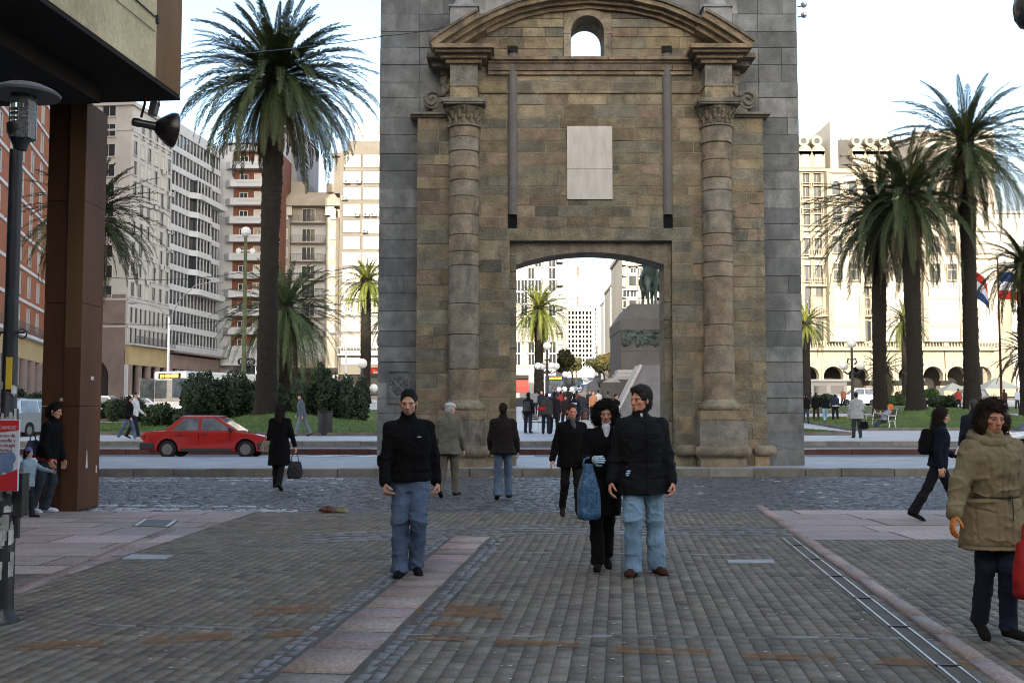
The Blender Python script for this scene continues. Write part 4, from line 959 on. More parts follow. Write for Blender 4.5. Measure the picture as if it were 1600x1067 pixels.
wn = Windows(cr); w1 = win_mesh(.95, 1.75, 2, 'cream', 'glass'); w1s = win_mesh(.95, 1.75, 2, 'cream', 'shutter')
nf_ = 9; fh = (Hc - zb - 7.6) / nf_; rw = np.random.default_rng(3)
for f in range(nf_):
    for k in range(6): wn.put(w1 if rw.random() < .7 else w1s, .95 + k * (W1 - 1.6) / 5.2, 0, zb + 6.6 + f * fh)
w2_ = win_mesh(.7, 1.9, 1, 'cream', 'glass', sill=False)
for z in (zb + .7, zb + 3.3):
    for k in range(9): wn.put(w2_, .8 + k * (W1 - 1.3) / 8.3, 0, z)
w3 = win_mesh(1.7, 1.5, 2, 'cream', 'glass')
for f in range(nf_ + 1):
    for y in (3.0, 8.5): wn.put(w3, 0, y, zb + 6.3 + f * fh, -math.pi / 2)
wn.done()
# air conditioners hanging under some windows
rs = np.random.default_rng(8); ac_proto = None
def ac_unit(parent):
    mb_ = MB(); mb_.box(-.4, .4, -.62, -.24, -.62, -.08); mb_.lathe([(.2, -.635), (.19, -.622)], 14, (-.08, 0, -.35), mi=1, axis='y'); return mb_.build('air_conditioner', [M['white_band'], M['rail']], parent)
for f, k in ((1, 2), (2, 4), (3, 5), (5, 3), (6, 5), (4, 5), (7, 4)):
    o = ac_unit(cr); o.location = (.95 + k * (W1 - 1.6) / 5.2, 0, zb + 6.5 + f * fh)
# --- white office block with ribbon windows and bays
oq = (q[0] + math.cos(AZ) * (W1 + .02), q[1] + math.sin(AZ) * (W1 + .02)); Wo = W2 - W1 - .1
of = thing('office_building', 'white office block with ribbon windows and stepped bays beside the cream arcade block', 'building', (oq[0], oq[1], Z0), AZ)
Ho = float(at(262, 196, oq[1])[2]) - Z0 - .6
fl0 = zb + .5; nfl = 11; fh = (Ho - fl0) / nfl
mb = MB(); mb.box(0, Wo, .22, 24, 0 + zb - .2, Ho); mb.build('core_wall', M['glass'], of)
mb = MB(); mu = MB(); gl = MB()
bayx0, bayx1 = Wo * .34, Wo * .70
for f in range(nfl + 1):
    z = fl0 + f * fh; bay = 3 <= f <= 8; t = .82
    if f == nfl: t = 1.5
    o1 = -.9 if bay else 0
    poly = [(0, .6), (0, 0), (bayx0, 0), (bayx0 + 1.4, o1), (bayx1, o1), (bayx1 + 1.2, 0), (Wo, 0), (Wo, .6)]
    if f in (8, 3): poly = [(0, .6), (0, 0), (bayx0, 0), (bayx0 + 1.4, -1.2), (Wo, -1.0), (Wo, .6)]
    mb.prism(poly, z, z + t, axis='z')
    if f < nfl:
        xs_ = np.arange(.1, Wo, 1.2)
        for x in xs_:
            yo = 0.0
            if bay and bayx0 + .7 < x < bayx1 + .6: yo = -.82
            mu.box(x, x + .16, yo + .08, yo + .21, z + t + .001, z + fh - .001)
            if yo and (int(x * 10) % 3 == 0): gl.box(x + .16, x + 1.1, yo + .2, yo + .24, z + t + .05, z + fh - .05)
        if bay: gl.box(bayx0 + 1.3, bayx1 + .4, -.62, .21, z + t + .002, z + fh - .002)
mb.build('spandrel_band', M['white_band'], of); tag(mu.build('mullion', M['pale_grey'], of), kind='stuff'); gl.build('bay_glazing', M['glass'], of)
mb = MB()
for x in np.arange(0, Wo, .25): mb.box(x, x + .03, 1.0, 1.03, Ho + .6, Ho + 1.9)
mb.box(0, Wo, 1.0, 1.03, Ho + 1.9, Ho + 1.96); mb.build('roof_rail', M['rail'], of)
mb = MB(); mb.box(0, Wo, -.3, .25, zb - 2.0, zb - .1); mb.box(0, Wo + 3, -1.4, 0, zb + .1, zb + .35); mb.build('portico_fascia', M['pink_stone'], of)
mb = MB(); mb.box(0, Wo + 3, -1.38, -1.34, zb + 1.35, zb + 1.42)
for x in np.arange(0, Wo + 3, .22): mb.box(x, x + .035, -1.37, -1.35, zb + .35, zb + 1.35)
mb.build('balcony_rail', M['white_band'], of)
for k in range(8):
    mb = MB(); x = .6 + k * (Wo - 1.0) / 7; mb.lathe([(.5, 0), (.46, .3), (.45, zb - 2.0)], 14, (x, .1, 0)); mb.build('column', M['pink_stone'], of, smooth=True)
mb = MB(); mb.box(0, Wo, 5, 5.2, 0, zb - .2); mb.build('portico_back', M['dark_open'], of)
# --- red block with white balconies, facing the viewer
Yr = q[1] + W2 * math.sin(AZ) + 2; x0, x1 = at(337, 400, Yr)[0], at(437, 400, Yr)[0]; Zr = zg(Yr)
rb = thing('balcony_building', 'terracotta apartment block with stacked white balconies behind the tall palm', 'building', (x0, Yr, Zr))
Wr = x1 - x0; zr = lambda v: float(at(400, v, Yr)[2]) - Zr
mb = MB(); mb.box(2.6, Wr, 0, 16, zr(565), zr(238)); mb.build('wall', M['redwall'], rb)
mb = MB(); mb.box(0, 2.6, -.1, 16, 0, zr(228)); mb.box(2.6, Wr, -.9, 16, zr(238), zr(228)); mb.box(.3, Wr, 2.5, 16, zr(228), zr(216)); mb.box(0, Wr, -1.5, 16, zr(565), zr(548)); mb.build('pale_frame', M['pale_grey'], rb)
mb = MB(); mb.box(.6, Wr, 2.45, 2.5, zr(227), zr(218)); mb.build('roof_glazing', M['glass'], rb)
wn = Windows(rb); wr1 = win_mesh(1.15, 1.2, 2, 'frame_white', 'glass', sill=False); wr2 = win_mesh(1.5, 2.0, 3, 'frame_white', 'glass_warm', sill=False); wr3 = win_mesh(1.5, 2.0, 1, 'frame_white', 'shutter', sill=False)
fp_ = (zr(255) - zr(541)) / 10
for f in range(11):
    z = zr(541) + f * fp_ - .25
    mb = MB(); mb.prism([(1.3, .0), (2.4, -1.35), (Wr, -1.35), (Wr, 0)], z - .85, z - .68, axis='z'); mb.prism([(2.4, -1.35), (Wr, -1.35), (Wr, -1.22), (2.46, -1.22)], z - .68, z + .25, axis='z'); mb.prism([(1.3, 0), (1.42, 0), (2.46, -1.22), (2.4, -1.35)], z - .68, z + .25, axis='z'); mb.build('balcony', M['white_band'], rb)
    mb = MB(); mb.box(3.4, Wr - .4, -1.37, -1.352, z - .35, z - .05); mb.build('balcony_panel', M['pale_grey'], rb)
    wn.put(wr1, 4.2, 0, z + .05); wn.put(wr2 if rw.random() < .5 else wr3, 6.6, 0, z - .6); None
wn.done()
sg_ = thing('shop_sign', 'white shop fascia with dark oval at the foot of the terracotta balcony block', 'sign', (at(372, 566, Yr - 2)[0], Yr - 2.2, float(at(372, 565, Yr - 2)[2])))
k_ = (Yr - 2) / FPX
mb = MB(); mb.box(-27 * k_, 31 * k_, -.1, .3, -6 * k_, 7 * k_); mb.build('panel', M['white_band'], sg_)
mb = MB(); n_ = 20; mb.prism([((14 + (14 if math.cos(t) > 0 else -14) * .55 + 6.5 * math.cos(t)) * k_, 5.8 * k_ * math.sin(t)) for t in np.linspace(0, 6.28, n_ + 1)[:-1]], -.14, -.101); mb.build('oval', mat('navy_oval', (.012, .014, .035), .4, .1, 3, 0), sg_)
text('iberia', 9.5 * k_, sg_, (14 * k_, -.145, -3.2 * k_), M['frame_white'], align='CENTER', ext=.004)
# --- bare grey slab tower beside it
Yg = Yr + 8; xa, xb = at(436, 300, Yg)[0], at(463, 300, Yg)[0]
sl_ = thing('tower_block', 'bare grey windowless tower wall rising beside the terracotta balcony block', 'building', ((xa + xb) / 2, Yg, zg(Yg)))
mb = MB(); mb.box(-(xb - xa) / 2, (xb - xa) / 2, 0, 20, 0, float(at(450, 196, Yg)[2]) - zg(Yg)); mb.build('wall', M['slab_grey'], sl_)
mb = MB(); hT = float(at(450, 196, Yg)[2]) - zg(Yg); mb.box(-(xb - xa) / 2 - .1, (xb - xa) / 2 + .15, -.1, 20, hT, hT + .4); mb.build('parapet', M['pale_grey'], sl_)
# --- beige block with curved corner towers and balconies
Yd = 172.0; xa, xb = at(436, 400, Yd)[0], at(532, 400, Yd)[0]; Zd = zg(Yd)
de = thing('apartment_building', 'old beige apartment block with round edged corner bays and three iron balconies', 'building', (xa, Yd, Zd)); Wd = xb - xa
zd = lambda v: float(at(485, v, Yd)[2]) - Zd; xd = lambda u: float(at(u, 400, Yd)[0]) - xa
mb = MB(); mb.box(0, Wd, 0, 16, 0, zd(322)); mb.box(xd(447), xd(520), 1.5, 14, zd(322), zd(298)); mb.box(xd(445), xd(474), 2.5, 12, zd(298), zd(279)); mb.box(xd(507), xd(531), 1.0, 12, zd(298), zd(285)); mb.build('wall', M['deco'], de)
mb = MB(); mb.box(-.2, Wd + .1, -1.4, 0, zd(324), zd(312)); mb.box(0, Wd, -.3, 1.4, zd(312), zd(305)); mb.build('cornice', M['deco'], de)
for a, b in ((441, 454), (510, 530)):
    mb = MB(); mb.prism([(xd(a), 0), (xd(a), -.5), (xd(a) + .4, -.95), (xd(b) - .4, -.95), (xd(b), -.5), (xd(b), 0)], zd(575), zd(341), axis='z'); mb.build('corner_bay', M['deco'], de)
mb = MB(); mb.box(xd(455), xd(509), -.02, .0, zd(560), zd(345)); mb.build('centre_panel', M['pale_grey'], de)
wn = Windows(de); wd1 = win_mesh(2.0, 2.1, 3, 'frame_white', 'glass', sill=False); wd2 = win_mesh(.7, 1.5, 1, 'frame_white', 'shutter'); wd3 = win_mesh(1.3, 1.7, 2, 'frame_white', 'shutter')
for f, v in enumerate((348, 379, 408, 437, 466, 495, 524)):
    z = zd(v); 
    mb = MB(); mb.prism([(xd(453), 0), (xd(457), -1.3), (xd(505), -1.3), (xd(510), 0)], z - .25, z, axis='z'); mb.build('balcony_slab', M['deco'], de)
    mb = MB(); A = [(xd(453), -.1), (xd(457), -1.25), (xd(505), -1.25), (xd(510), -.1)]
    for (ax1, ay1), (bx1, by1) in zip(A[:-1], A[1:]):
        mb.tube([(ax1, ay1, z + .95), (bx1, by1, z + .95)], .035, 5); nn = max(2, int(math.hypot(bx1 - ax1, by1 - ay1) / .22))
        for i in range(nn): t = i / nn; mb.tube([(ax1 + (bx1 - ax1) * t, ay1 + (by1 - ay1) * t, z), (ax1 + (bx1 - ax1) * t, ay1 + (by1 - ay1) * t, z + .95)], .02, 4)
    mb.build('balcony_rail', M['rail'], de)
    wn.put(wd1, xd(482), -.02, z + .05); wn.put(wd2, xd(447), -.96, z + .5); wn.put(wd2, xd(521), -.96, z + .5)
    if f == 0: wn.put(wd3, xd(450), -.96, z + 1.2); wn.put(wd3, xd(516), -.96, z + 1.2)
wn.done()
mb = MB(); mb.box(0, Wd, -.9, 0, zd(583), zd(575)); mb.box(xd(455), xd(509), -.06, 0, zd(640), zd(583)); mb.build('shopfront', M['dark_open'], de)
# --- tan tower with wide blinds, lit by the sun
Yt = 168.0; xa, xb = at(530, 400, Yt)[0], at(640, 400, Yt)[0]; Zt = zg(Yt)
ta = thing('tan_tower', 'sunlit tan apartment tower with wide white blinds next to the left edge of the gate', 'building', (xa, Yt, Zt)); Wt = xb - xa
zt = lambda v: float(at(560, v, Yt)[2]) - Zt; xt = lambda u: float(at(u, 400, Yt)[0]) - xa
mb = MB(); mb.box(0, Wt, 0, 14, zt(585), zt(236)); mb.box(xt(540), Wt, 1.5, 12, zt(236), zt(217)); mb.box(xt(519), xt(532), 1, 12, zt(300), zt(243)); mb.box(xt(515), xt(533), .4, 12, zt(243), zt(238)); mb.build('wall', M['tan'], ta)
mb = MB(); mb.box(xt(550), xt(590), 2, 9, zt(217), zt(190)); mb.build('penthouse', M['white_band'], ta)
wn = Windows(ta); a = win_mesh(xt(561) - xt(534), zt(243) - zt(262), 2, 'tan', 'shutter', sill=False); b = win_mesh(xt(561) - xt(534), zt(243) - zt(262), 4, 'frame_white', 'glass_warm', sill=False); pg = win_mesh(2.0, 1.7, 2, 'frame_white', 'glass', sill=False)
for f in range(13):
    v = 261 + f * 25.6
    if v > 575: break
    for uu in (548, 579, 610): wn.put(a if v < 400 and not (f == 4 and uu > 560) else b, xt(uu) + .1, 0, zt(v))
for uu in (560, 580): wn.put(pg, xt(uu), 2, zt(206))
wn.done()
for f, uu in ((1, 541), (1, 559), (2, 537), (3, 557), (3, 572), (3, 583), (4, 570), (8, 566), (9, 566)):
    o = ac_unit(ta); o.location = (xt(uu), -.1, zt(261 + f * 25.6) + .5)
mb = MB(); mb.box(0, Wt, -1.2, 0, zt(556), zt(553))
for x in np.arange(0, Wt, .5): mb.box(x, x + .05, -1.18, -1.14, zt(553), zt(543))
mb.box(0, Wt, -1.2, -1.12, zt(544), zt(542.6)); mb.build('terrace_rail', M['white_band'], ta)
mb = MB(); mb.box(0, Wt, .3, .4, 0, zt(585)); mb.build('shopfront', M['dark_open'], ta)
sg_ = thing('shop_sign', 'red shop awning sign beside the left edge of the gate', 'sign', at(583, 579, 120)); k_ = 120 / FPX
mb = MB(); mb.box(-16 * k_, 30 * k_, -.15, .15, -5 * k_, 5 * k_); mb.build('panel', M['redlamp'], sg_); text('Santos', 7 * k_, sg_, (0, -.155, -4 * k_), M['frame_white'], ext=.004)
mb = MB(); mb.box(-15 * k_, 30 * k_, -.15, 1.2, -11 * k_, -5.1 * k_); mb.box(-14 * k_, -13 * k_, 0, .3, -5, -11 * k_); mb.build('awning', mat('dark_green_awning', (.02, .05, .035), .8, .2, 2, 0), sg_)
# --- orange brick block at the far left
bq = at(-40, 600, 92); bx1_ = at(75, 600, 128)
BL = math.hypot(bx1_[0] - bq[0], 128 - 92); AB = math.atan2(128 - 92, bx1_[0] - bq[0])
bk = thing('brick_building', 'orange brick block with white floor bands behind the black street lamp', 'building', (bq[0], bq[1], zg(92)), AB)
def bz(v, u):
    k = (u - 800) / FPX; x = (k * bq[1] - bq[0]) / (math.cos(AB) - k * math.sin(AB)); return float(at(u, v, bq[1] + x * math.sin(AB))[2]) - zg(92)
def bx(u): k = (u - 800) / FPX; return (k * bq[1] - bq[0]) / (math.cos(AB) - k * math.sin(AB))
zs_ = bz(523, 30); fhb = bz(472, 30) - zs_
mb = MB(); mb.box(0, BL, 0, 30, zs_ - 1.6, 60); mb.build('wall', M['redbrick'], bk)  # unseen upper storeys raised to shade the terracotta block
mb = MB()
for f in range(0, 17): mb.box(-.05, BL + .05, -.14, .01, zs_ + f * fhb, zs_ + f * fhb + .34)
mb.box(-.05, BL + .05, -.9, 0, zs_ - .3, zs_ + .01); mb.build('floor_band', M['white_band'], bk)
mb = MB(); mb.box(0, BL, -.2, .2, zs_ - 2.4, zs_ - .31); mb.build('portico_fascia', M['band_yellow'], bk)
mb = MB(); mb.box(0, BL, -.88, -.84, zs_ + 1.0, zs_ + 1.06)
for x in np.arange(0, BL, .3): mb.box(x, x + .04, -.87, -.85, zs_, zs_ + 1.0)
mb.build('balcony_rail', M['rail'], bk)
mb = MB(); mb.box(0, BL, 5, 5.2, 0, zs_ - 2); mb.build('portico_back', M['dark_open'], bk)
for k in range(9):
    mb = MB(); x = bx(36) + (k - 5) * 4.4; mb.lathe([(.62, 0), (.6, zs_ - 2.4)], 14, (x, .2, 0)); mb.build('column', M['pink_stone'], bk, smooth=True)
wn = Windows(bk); wb = win_mesh(1.0, 2.1, 2, 'pale_grey', 'glass', sill=False); wb2 = win_mesh(1.0, 2.1, 2, 'pale_grey', 'glass_warm', sill=False); xw = bx(40)
for f in range(15):
    for k in range(-4, 4):
        x = xw + k * 5.4
        if 1 < x < BL - .5: wn.put(wb if rw.random() < .7 else wb2, x, 0, zs_ + f * fhb + .75)
wn.done()
# --- the grand palace on the right
Yp = 150.0; Zp = zg(Yp); xa, xb = at(1215, 500, Yp)[0], at(1560, 500, Yp)[0]
pa_ = thing('palace', 'sunlit cream palace with arcade, balconies and mansard dormers behind the right hand palms', 'palace', (xa, Yp, Zp)); Wp = xb - xa
zp = lambda v: float(at(1400, v, Yp)[2]) - Zp; xp = lambda u: float(at(u, 500, Yp)[0]) - xa
mb = MB(); mb.box(0, Wp, .0, 30, zp(545), zp(272)); mb.build('wall', M['palace'], pa_)
mb = MB()
bays = [(1294, 1341), (1366, 1412), (1440, 1496)]
for a, b in bays: mb.box(xp(a), xp(b), -1.6, .01, zp(535), zp(272))
mb.build('bay_wall', M['palace'], pa_)
ac_ = [1224, 1262, 1300, 1339, 1377, 1416, 1455, 1492, 1530]; ra_ = 15.5 * Yp / FPX; zsp = zp(588); ztp = zp(546)
for i, uc in enumerate(ac_):
    ar_ = MB()
    xc = xp(uc); xl = xp(uc - 19.2); xr = xp(uc + 19.2)
    for s, xe_ in ((-1, xl), (1, xr)):
        a, b = sorted((xc + s * ra_ * .95, xe_)); ar_.box(a, b, -.3, 1.0, 0, zsp - 1.5)
    for t0_, t1_ in zip(np.linspace(-.45, math.pi + .45, 19)[:-1], np.linspace(-.45, math.pi + .45, 19)[1:]):
        def po(t): 
            x = xc + ra_ * math.cos(t); z = zsp + ra_ * math.sin(t); return (x, z)
        a, b = po(t0_), po(t1_)
        def pr(p, t):
            if t < .35: return (xr, p[1])
            if t > math.pi - .35: return (xl, p[1])
            return (p[0], ztp)
        ar_.prism([a, b, pr(b, t1_), pr(a, t0_)], -.3, 1.0)
    ar_.prism([(xc + ra_ * math.cos(.35), zsp + ra_ * math.sin(.35)), (xr, zsp + ra_ * math.sin(.35)), (xr, ztp), (xc + ra_ * math.cos(.35), ztp)], -.295, 1.0); ar_.prism([(xc - ra_ * math.cos(.35), zsp + ra_ * math.sin(.35)), (xl, zsp + ra_ * math.sin(.35)), (xl, ztp), (xc - ra_ * math.cos(.35), ztp)], -.295, 1.0)
    ar_.box(xl - .75, xl + .75, -.5, 1.1, zsp - 1.9, zsp - 1.3); ar_.box(xl - .55, xl + .55, -.4, 1.05, zsp - 2.6, zsp - 1.905); ar_.build('arch', M['palace_trim'], pa_)
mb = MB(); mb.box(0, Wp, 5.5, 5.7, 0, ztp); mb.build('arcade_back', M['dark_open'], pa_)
mb = MB(); mb.box(-.3, Wp + .3, -1.2, 1, zp(548), zp(545)); mb.box(-.2, Wp + .2, -.9, 0, zp(545), zp(542.5)); mb.box(-.2, Wp + .2, -1.0, -.8, zp(535.5), zp(534))
for x in np.arange(0, Wp, .42): mb.box(x, x + .16, -.98, -.84, zp(542.5), zp(535.5))
for u in ac_: mb.box(xp(u - 19) - .35, xp(u - 19) + .35, -1.05, -.75, zp(542.5), zp(533))
mb.build('balustrade', M['palace_trim'], pa_)
mb = MB()
for v in (272, 318, 362, 405): mb.box(-.2, Wp, -.5, .02, zp(v), zp(v - 3))
for a, b in bays:
    for v in (275, 320): mb.box(xp(a) - .2, xp(b) + .2, -2.0, .0, zp(v), zp(v - 4))
mb.box(-.3, Wp, -.9, .02, zp(270), zp(266)); mb.build('string_course', M['palace_trim'], pa_)
mb = MB()
for a, b in bays:
    for u in (a, b): mb.box(xp(u) - .35, xp(u) + .35, -1.85, .01, zp(535), zp(272))
    for v in (340, 383, 425, 470, 512): mb.box(xp(a) + .4, xp(b) - .4, -1.72, -1.59, zp(v), zp(v - 2))
for u in (1254, 1271, 1289, 1344, 1363, 1416, 1436, 1500, 1524): mb.box(xp(u) - .3, xp(u) + .3, -.3, .01, zp(533), zp(272))
mb.build('pilaster', M['palace_trim'], pa_)
wn = Windows(pa_); wp1 = win_mesh(1.25, 2.2, 2, 'palace_trim', 'glass', depth=.4); wp2 = win_mesh(1.5, 2.2, 3, 'palace_trim', 'glass', depth=.4); wp3 = win_mesh(2.3, 2.6, 3, 'palace_trim', 'glass_warm', depth=.4); 
def arched(w_, h_, glass):
    mb_ = MB(); n_ = 11; ar1 = [(-w_ / 2, 0)] + [(w_ / 2 * math.cos(t), h_ + w_ / 2 * math.sin(t)) for t in np.linspace(math.pi, 0, n_)] + [(w_ / 2, 0)]
    ar2 = [(-w_ / 2 - .25, 0)] + [((w_ / 2 + .25) * math.cos(t), h_ + (w_ / 2 + .25) * math.sin(t)) for t in np.linspace(math.pi, 0, n_)] + [(w_ / 2 + .25, 0)]
    mb_.prism(ar1, -.02, .03, mi=1)
    for i in range(len(ar1) - 1): mb_.prism([ar1[i], ar1[i + 1], ar2[i + 1], ar2[i]], -.22, .02)
    o = mb_.build('window', [M['palace_trim'], M[glass]]); me = o.data; bpy.data.objects.remove(o); return me
wa1 = arched(2.6, 1.6, 'glass'); wa2 = arched(1.1, 1.3, 'glass')
for u in (1280, 1354, 1426, 1512): wn.put(wa1, xp(u), 0, zp(534))
for u in (1262, 1280, 1352, 1358, 1426, 1510):
    for v, me in ((492, wp3 if u in (1280, 1358, 1426) else wp1), (468, wa2), (440, wp2), (398, wp2), (352, wp1), (334, wp1), (312, wp1), (290, wp1)): wn.put(me, xp(u), 0, zp(v))
for a, b in bays:
    for u in ((a + b) / 2 - 13, (a + b) / 2 + 13):
        for v, me in ((440, wp1), (398, wp1), (352, wp1), (308, wa2)): wn.put(me, xp(u), -1.6, zp(v))
wn.done()
for u in (1280, 1354, 1426, 1510):
    for v in (445, 492, 400):
        mb = MB(); x = xp(u); mb.box(x - 1.5, x + 1.5, -1.0, 0, zp(v) - .35, zp(v) - .1); mb.box(x - 1.5, x + 1.5, -1.0, -.92, zp(v) + .75, zp(v) + .83)
        for i in range(10): mb.box(x - 1.48 + i * .32, x - 1.38 + i * .32, -.99, -.93, zp(v) - .1, zp(v) + .75)
        mb.build('balcony', M['palace_trim'], pa_)
mb = MB(); mb.frust(-.2, xp(1290), -.1, 20, zp(266), zp(212), .4, 2.5); mb.frust(xp(1315), xp(1430), -.1, 20, zp(266), zp(212), .4, 2.5); mb.build('mansard', M['slate'], pa_)
mb = MB(); mb.box(xp(1302), xp(1314), -.2, 20, zp(266), zp(190)); mb.box(xp(1440), xp(1560), -.4, 25, zp(270), zp(205)); mb.build('tower_wall', M['palace'], pa_)
for k, (u, v) in enumerate(((1261, 250), (1282, 250), (1345, 250), (1366, 250), (1388, 250))):
    mb = MB(); x = xp(u); mb.box(x - .9, x + .9, -.6, 3, zp(264), zp(238)); mb.lathe([(.9, -.6), (.9, 3)], 16, (x, 0, zp(238)), axis='y'); mb.box(x - .5, x + .5, -.63, -.6, zp(262), zp(243), mi=1); mb.lathe([(.75, .1), (.75, 3)], 14, (x, 0, zp(220)), axis='y'); mb.lathe([(.4, .07), (.4, .1)], 12, (x, 0, zp(220)), axis='y', mi=2)
    mb.build('dormer', [M['palace_trim'], M['glass_warm'], M['glass']], pa_)
mb = MB()
mb.lathe([(.12, 0), (.1, .3), (.02, .8)], 6); fi_ = mb.build('roof_finial', M['palace_trim'], pa_, loc=(xp(1255), 2.4, zp(212)))
for u in list(range(1263, 1290, 8)) + list(range(1320, 1428, 8)): child_copy(fi_, pa_, (xp(u), 2.4, zp(212)))
# round corner turret of the palace's neighbour and the white block beyond
Yw = 158.0; xa, xb = at(1556, 500, Yw)[0], at(1760, 500, Yw)[0]
wh = thing('white_building', 'white apartment building with round corner and small balconies at the far right', 'building', (xa, Yw, zg(Yw))); Ww = xb - xa
zw = lambda v: float(at(1580, v, Yw)[2]) - zg(Yw); xw_ = lambda u: float(at(u, 500, Yw)[0]) - xa
mb = MB(); mb.box(0, Ww, 0, 20, 0, zw(330)); mb.box(0, Ww, -.4, .1, zw(334), zw(330)); mb.build('wall', M['whitehouse'], wh)
mb = MB(); mb.lathe([(3.0, 0), (3.0, zw(432)), (3.3, zw(430)), (3.3, zw(427)), (2.6, zw(420)), (1.4, zw(408)), (.3, zw(400)), (.05, zw(385))], 24, (xw_(1551), 1.0, 0)); mb.build('corner_turret', M['palace_trim'], wh, smooth=True)
wn = Windows(wh); ww = win_mesh(1.6, 1.7, 2, 'frame_white', 'glass_warm'); wt_ = win_mesh(.9, 2.0, 2, 'palace_trim', 'glass_warm', sill=False)
for v in (480, 514, 548, 446, 412, 378): wn.put(ww, xw_(1585), 0, zw(v)); wn.put(ww, xw_(1612), 0, zw(v)); wn.put(ww, xw_(1650), 0, zw(v))
for v in (488, 536): wn.put(wt_, xw_(1550), -2.0, zw(v))
wn.done()
for v in (482, 516, 450, 414):
    mb = MB(); x = xw_(1585); mb.box(x - 1.4, x + 1.4, -1.0, 0, zw(v) - .3, zw(v) + .6); mb.build('balcony', M['whitehouse'], wh)
# --- down the avenue, seen through the gate
def simple_block(name, label, u0, u1, vtop, Y, m_, cols, rows, wsize, glass='glass', frame='frame_white', depth=18, vb=None, group=None, rz=0):
    xa_, xb_ = at(u0, 480, Y)[0], at(u1, 480, Y)[0]; z_ = zg(Y); b_ = thing(name, label, 'building', (xa_, Y, z_), rz, group)
    h_ = float(at(900, vtop, Y)[2]) - z_; w_ = xb_ - xa_
    mb_ = MB(); mb_.box(0, w_, 0, depth, -.5, h_); mb_.build('wall', m_, b_); mb_ = MB(); mb_.box(-.25, w_ + .25, -.35, depth, h_ + .001, h_ + .5); mb_.build('parapet', m_, b_)
    wn_ = Windows(b_); me = win_mesh(wsize[0], wsize[1], 2, frame, glass); me2 = win_mesh(wsize[0], wsize[1], 2, frame, 'glass_warm')
    for r_ in range(rows):
        for c_ in range(cols): wn_.put(me if rw.random() < .6 else me2, w_ * (c_ + .5) / cols, 0, 4.5 + (h_ - 5.0) * r_ / rows)
    wn_.done(); return b_
a1 = simple_block('avenue_building', 'white block with small windows behind the sunlit palm in the archway', 770, 868, 392, 150, M['whitehouse'], 9, 9, (1.0, 1.5))
o = a1; mb = MB(); 
for r_ in range(6): mb.box(at(868, 480, 150)[0] - a1.location.x - .1, at(868, 480, 150)[0] - a1.location.x + 1.1, .5, 3.5, 9 + r_ * 3.3, 10 + r_ * 3.3)
mb.build('side_balcony', M['slab_grey'], a1)
sg_ = thing('shop_sign', 'red and dark red shop front sign beyond the left jamb of the gate', 'sign', at(812, 600, 146)); k_ = 146 / FPX
mb = MB(); mb.box(-9 * k_, 14 * k_, -.1, .2, -14 * k_, 8 * k_); mb.build('panel', mat('dark_red_sign', (.22, .015, .012), .6, .15, 1, 0), sg_); mb = MB(); mb.box(-9 * k_, 14 * k_, -.14, -.101, -4 * k_, 5 * k_); mb.build('band', M['redlamp'], sg_); mb = MB(); mb.box(-9 * k_, 14 * k_, -.6, .2, 8.1 * k_, 14 * k_); mb.build('canopy', M['dark_open'], sg_)
simple_block('avenue_building', 'narrow pale block just right of the archway palm', 868, 884, 452, 230, M['cream'], 3, 7, (1.3, 1.6), 'glass_warm')  # paler panes on these far blocks soften contrast in place of haze
simple_block('avenue_building', 'broad overexposed white block closing the middle of the avenue', 884, 928, 482, 420, M['whitehouse'], 8, 12, (2.2, 1.2), 'glass_warm', depth=40)
simple_block('avenue_building', 'pale slab tower set right behind the broad white block of the avenue', 924, 934, 478, 500, M['pale_grey'], 3, 14, (1.6, 1.4), 'glass_warm')
simple_block('avenue_building', 'slim cream block on the right of the avenue under the lattice mast', 946, 958, 470, 330, M['cream'], 3, 14, (1.6, 1.6), 'glass_warm')
simple_block('avenue_building', 'cream block with cornice left of the monument in the archway', 957, 976, 446, 220, M['palace'], 4, 9, (1.3, 1.8), 'glass_warm')
a2 = simple_block('avenue_building', 'ornate pale block with dark bay windows behind the horse statue', 974, 1100, 395, 150, M['palace'], 12, 10, (1.0, 1.8))
for k, u in enumerate((988, 1022, 1032)):
    for r_ in range(6):
        mb = MB(); x = at(u, 480, 150)[0] - a2.location.x; mb.prism([(x - .9, 0), (x - .6, -.8), (x + .6, -.8), (x + .9, 0)], 8 + r_ * 3.4, 10.4 + r_ * 3.4, axis='z'); mb.box(x - .5, x + .5, -.83, -.801, 8.6 + r_ * 3.4, 10 + r_ * 3.4, mi=1); mb.build('bay_window', [M['palace'], M['glass']], a2)
simple_block('avenue_building', 'low dark shop block under the trees left of the avenue', 860, 884, 560, 200, M['slab_grey'], 4, 2, (1.4, 1.8))
# lattice mast and broadcasting mast
p = at(903, 500, 900); b_ = thing('radio_mast', 'thin red and white radio mast far down the avenue', 'mast', (p[0], 900, zg(700)))
mb = MB(); zz = float(at(903, 412, 900)[2]) - zg(700); z0 = 0
for k in range(8):
    r_ = 1.6 - .1 * k
    for s in range(3):
        t0_ = s * 2.094; mb.tube([(r_ * math.cos(t0_), r_ * math.sin(t0_), zz * k / 8), (r_ * math.cos(t0_ + 2.094), r_ * math.sin(t0_ + 2.094), zz * (k + 1) / 8)], .22, 4, mi=k % 2); mb.tube([(r_ * math.cos(t0_), r_ * math.sin(t0_), zz * k / 8), (r_ * math.cos(t0_), r_ * math.sin(t0_), zz * (k + 1) / 8)], .3, 4, mi=k % 2)
mb.build('lattice', [M['white_band'], mat('mast_red', (.5, .18, .14), .7, .1, 1, 0)], b_)
p = at(954, 500, 300); b_ = thing('lattice_mast', 'pale lattice mast rising over the right side of the avenue', 'mast', (p[0], 300, zg(300)))
mb = MB(); zz = float(at(954, 434, 300)[2]) - zg(300)
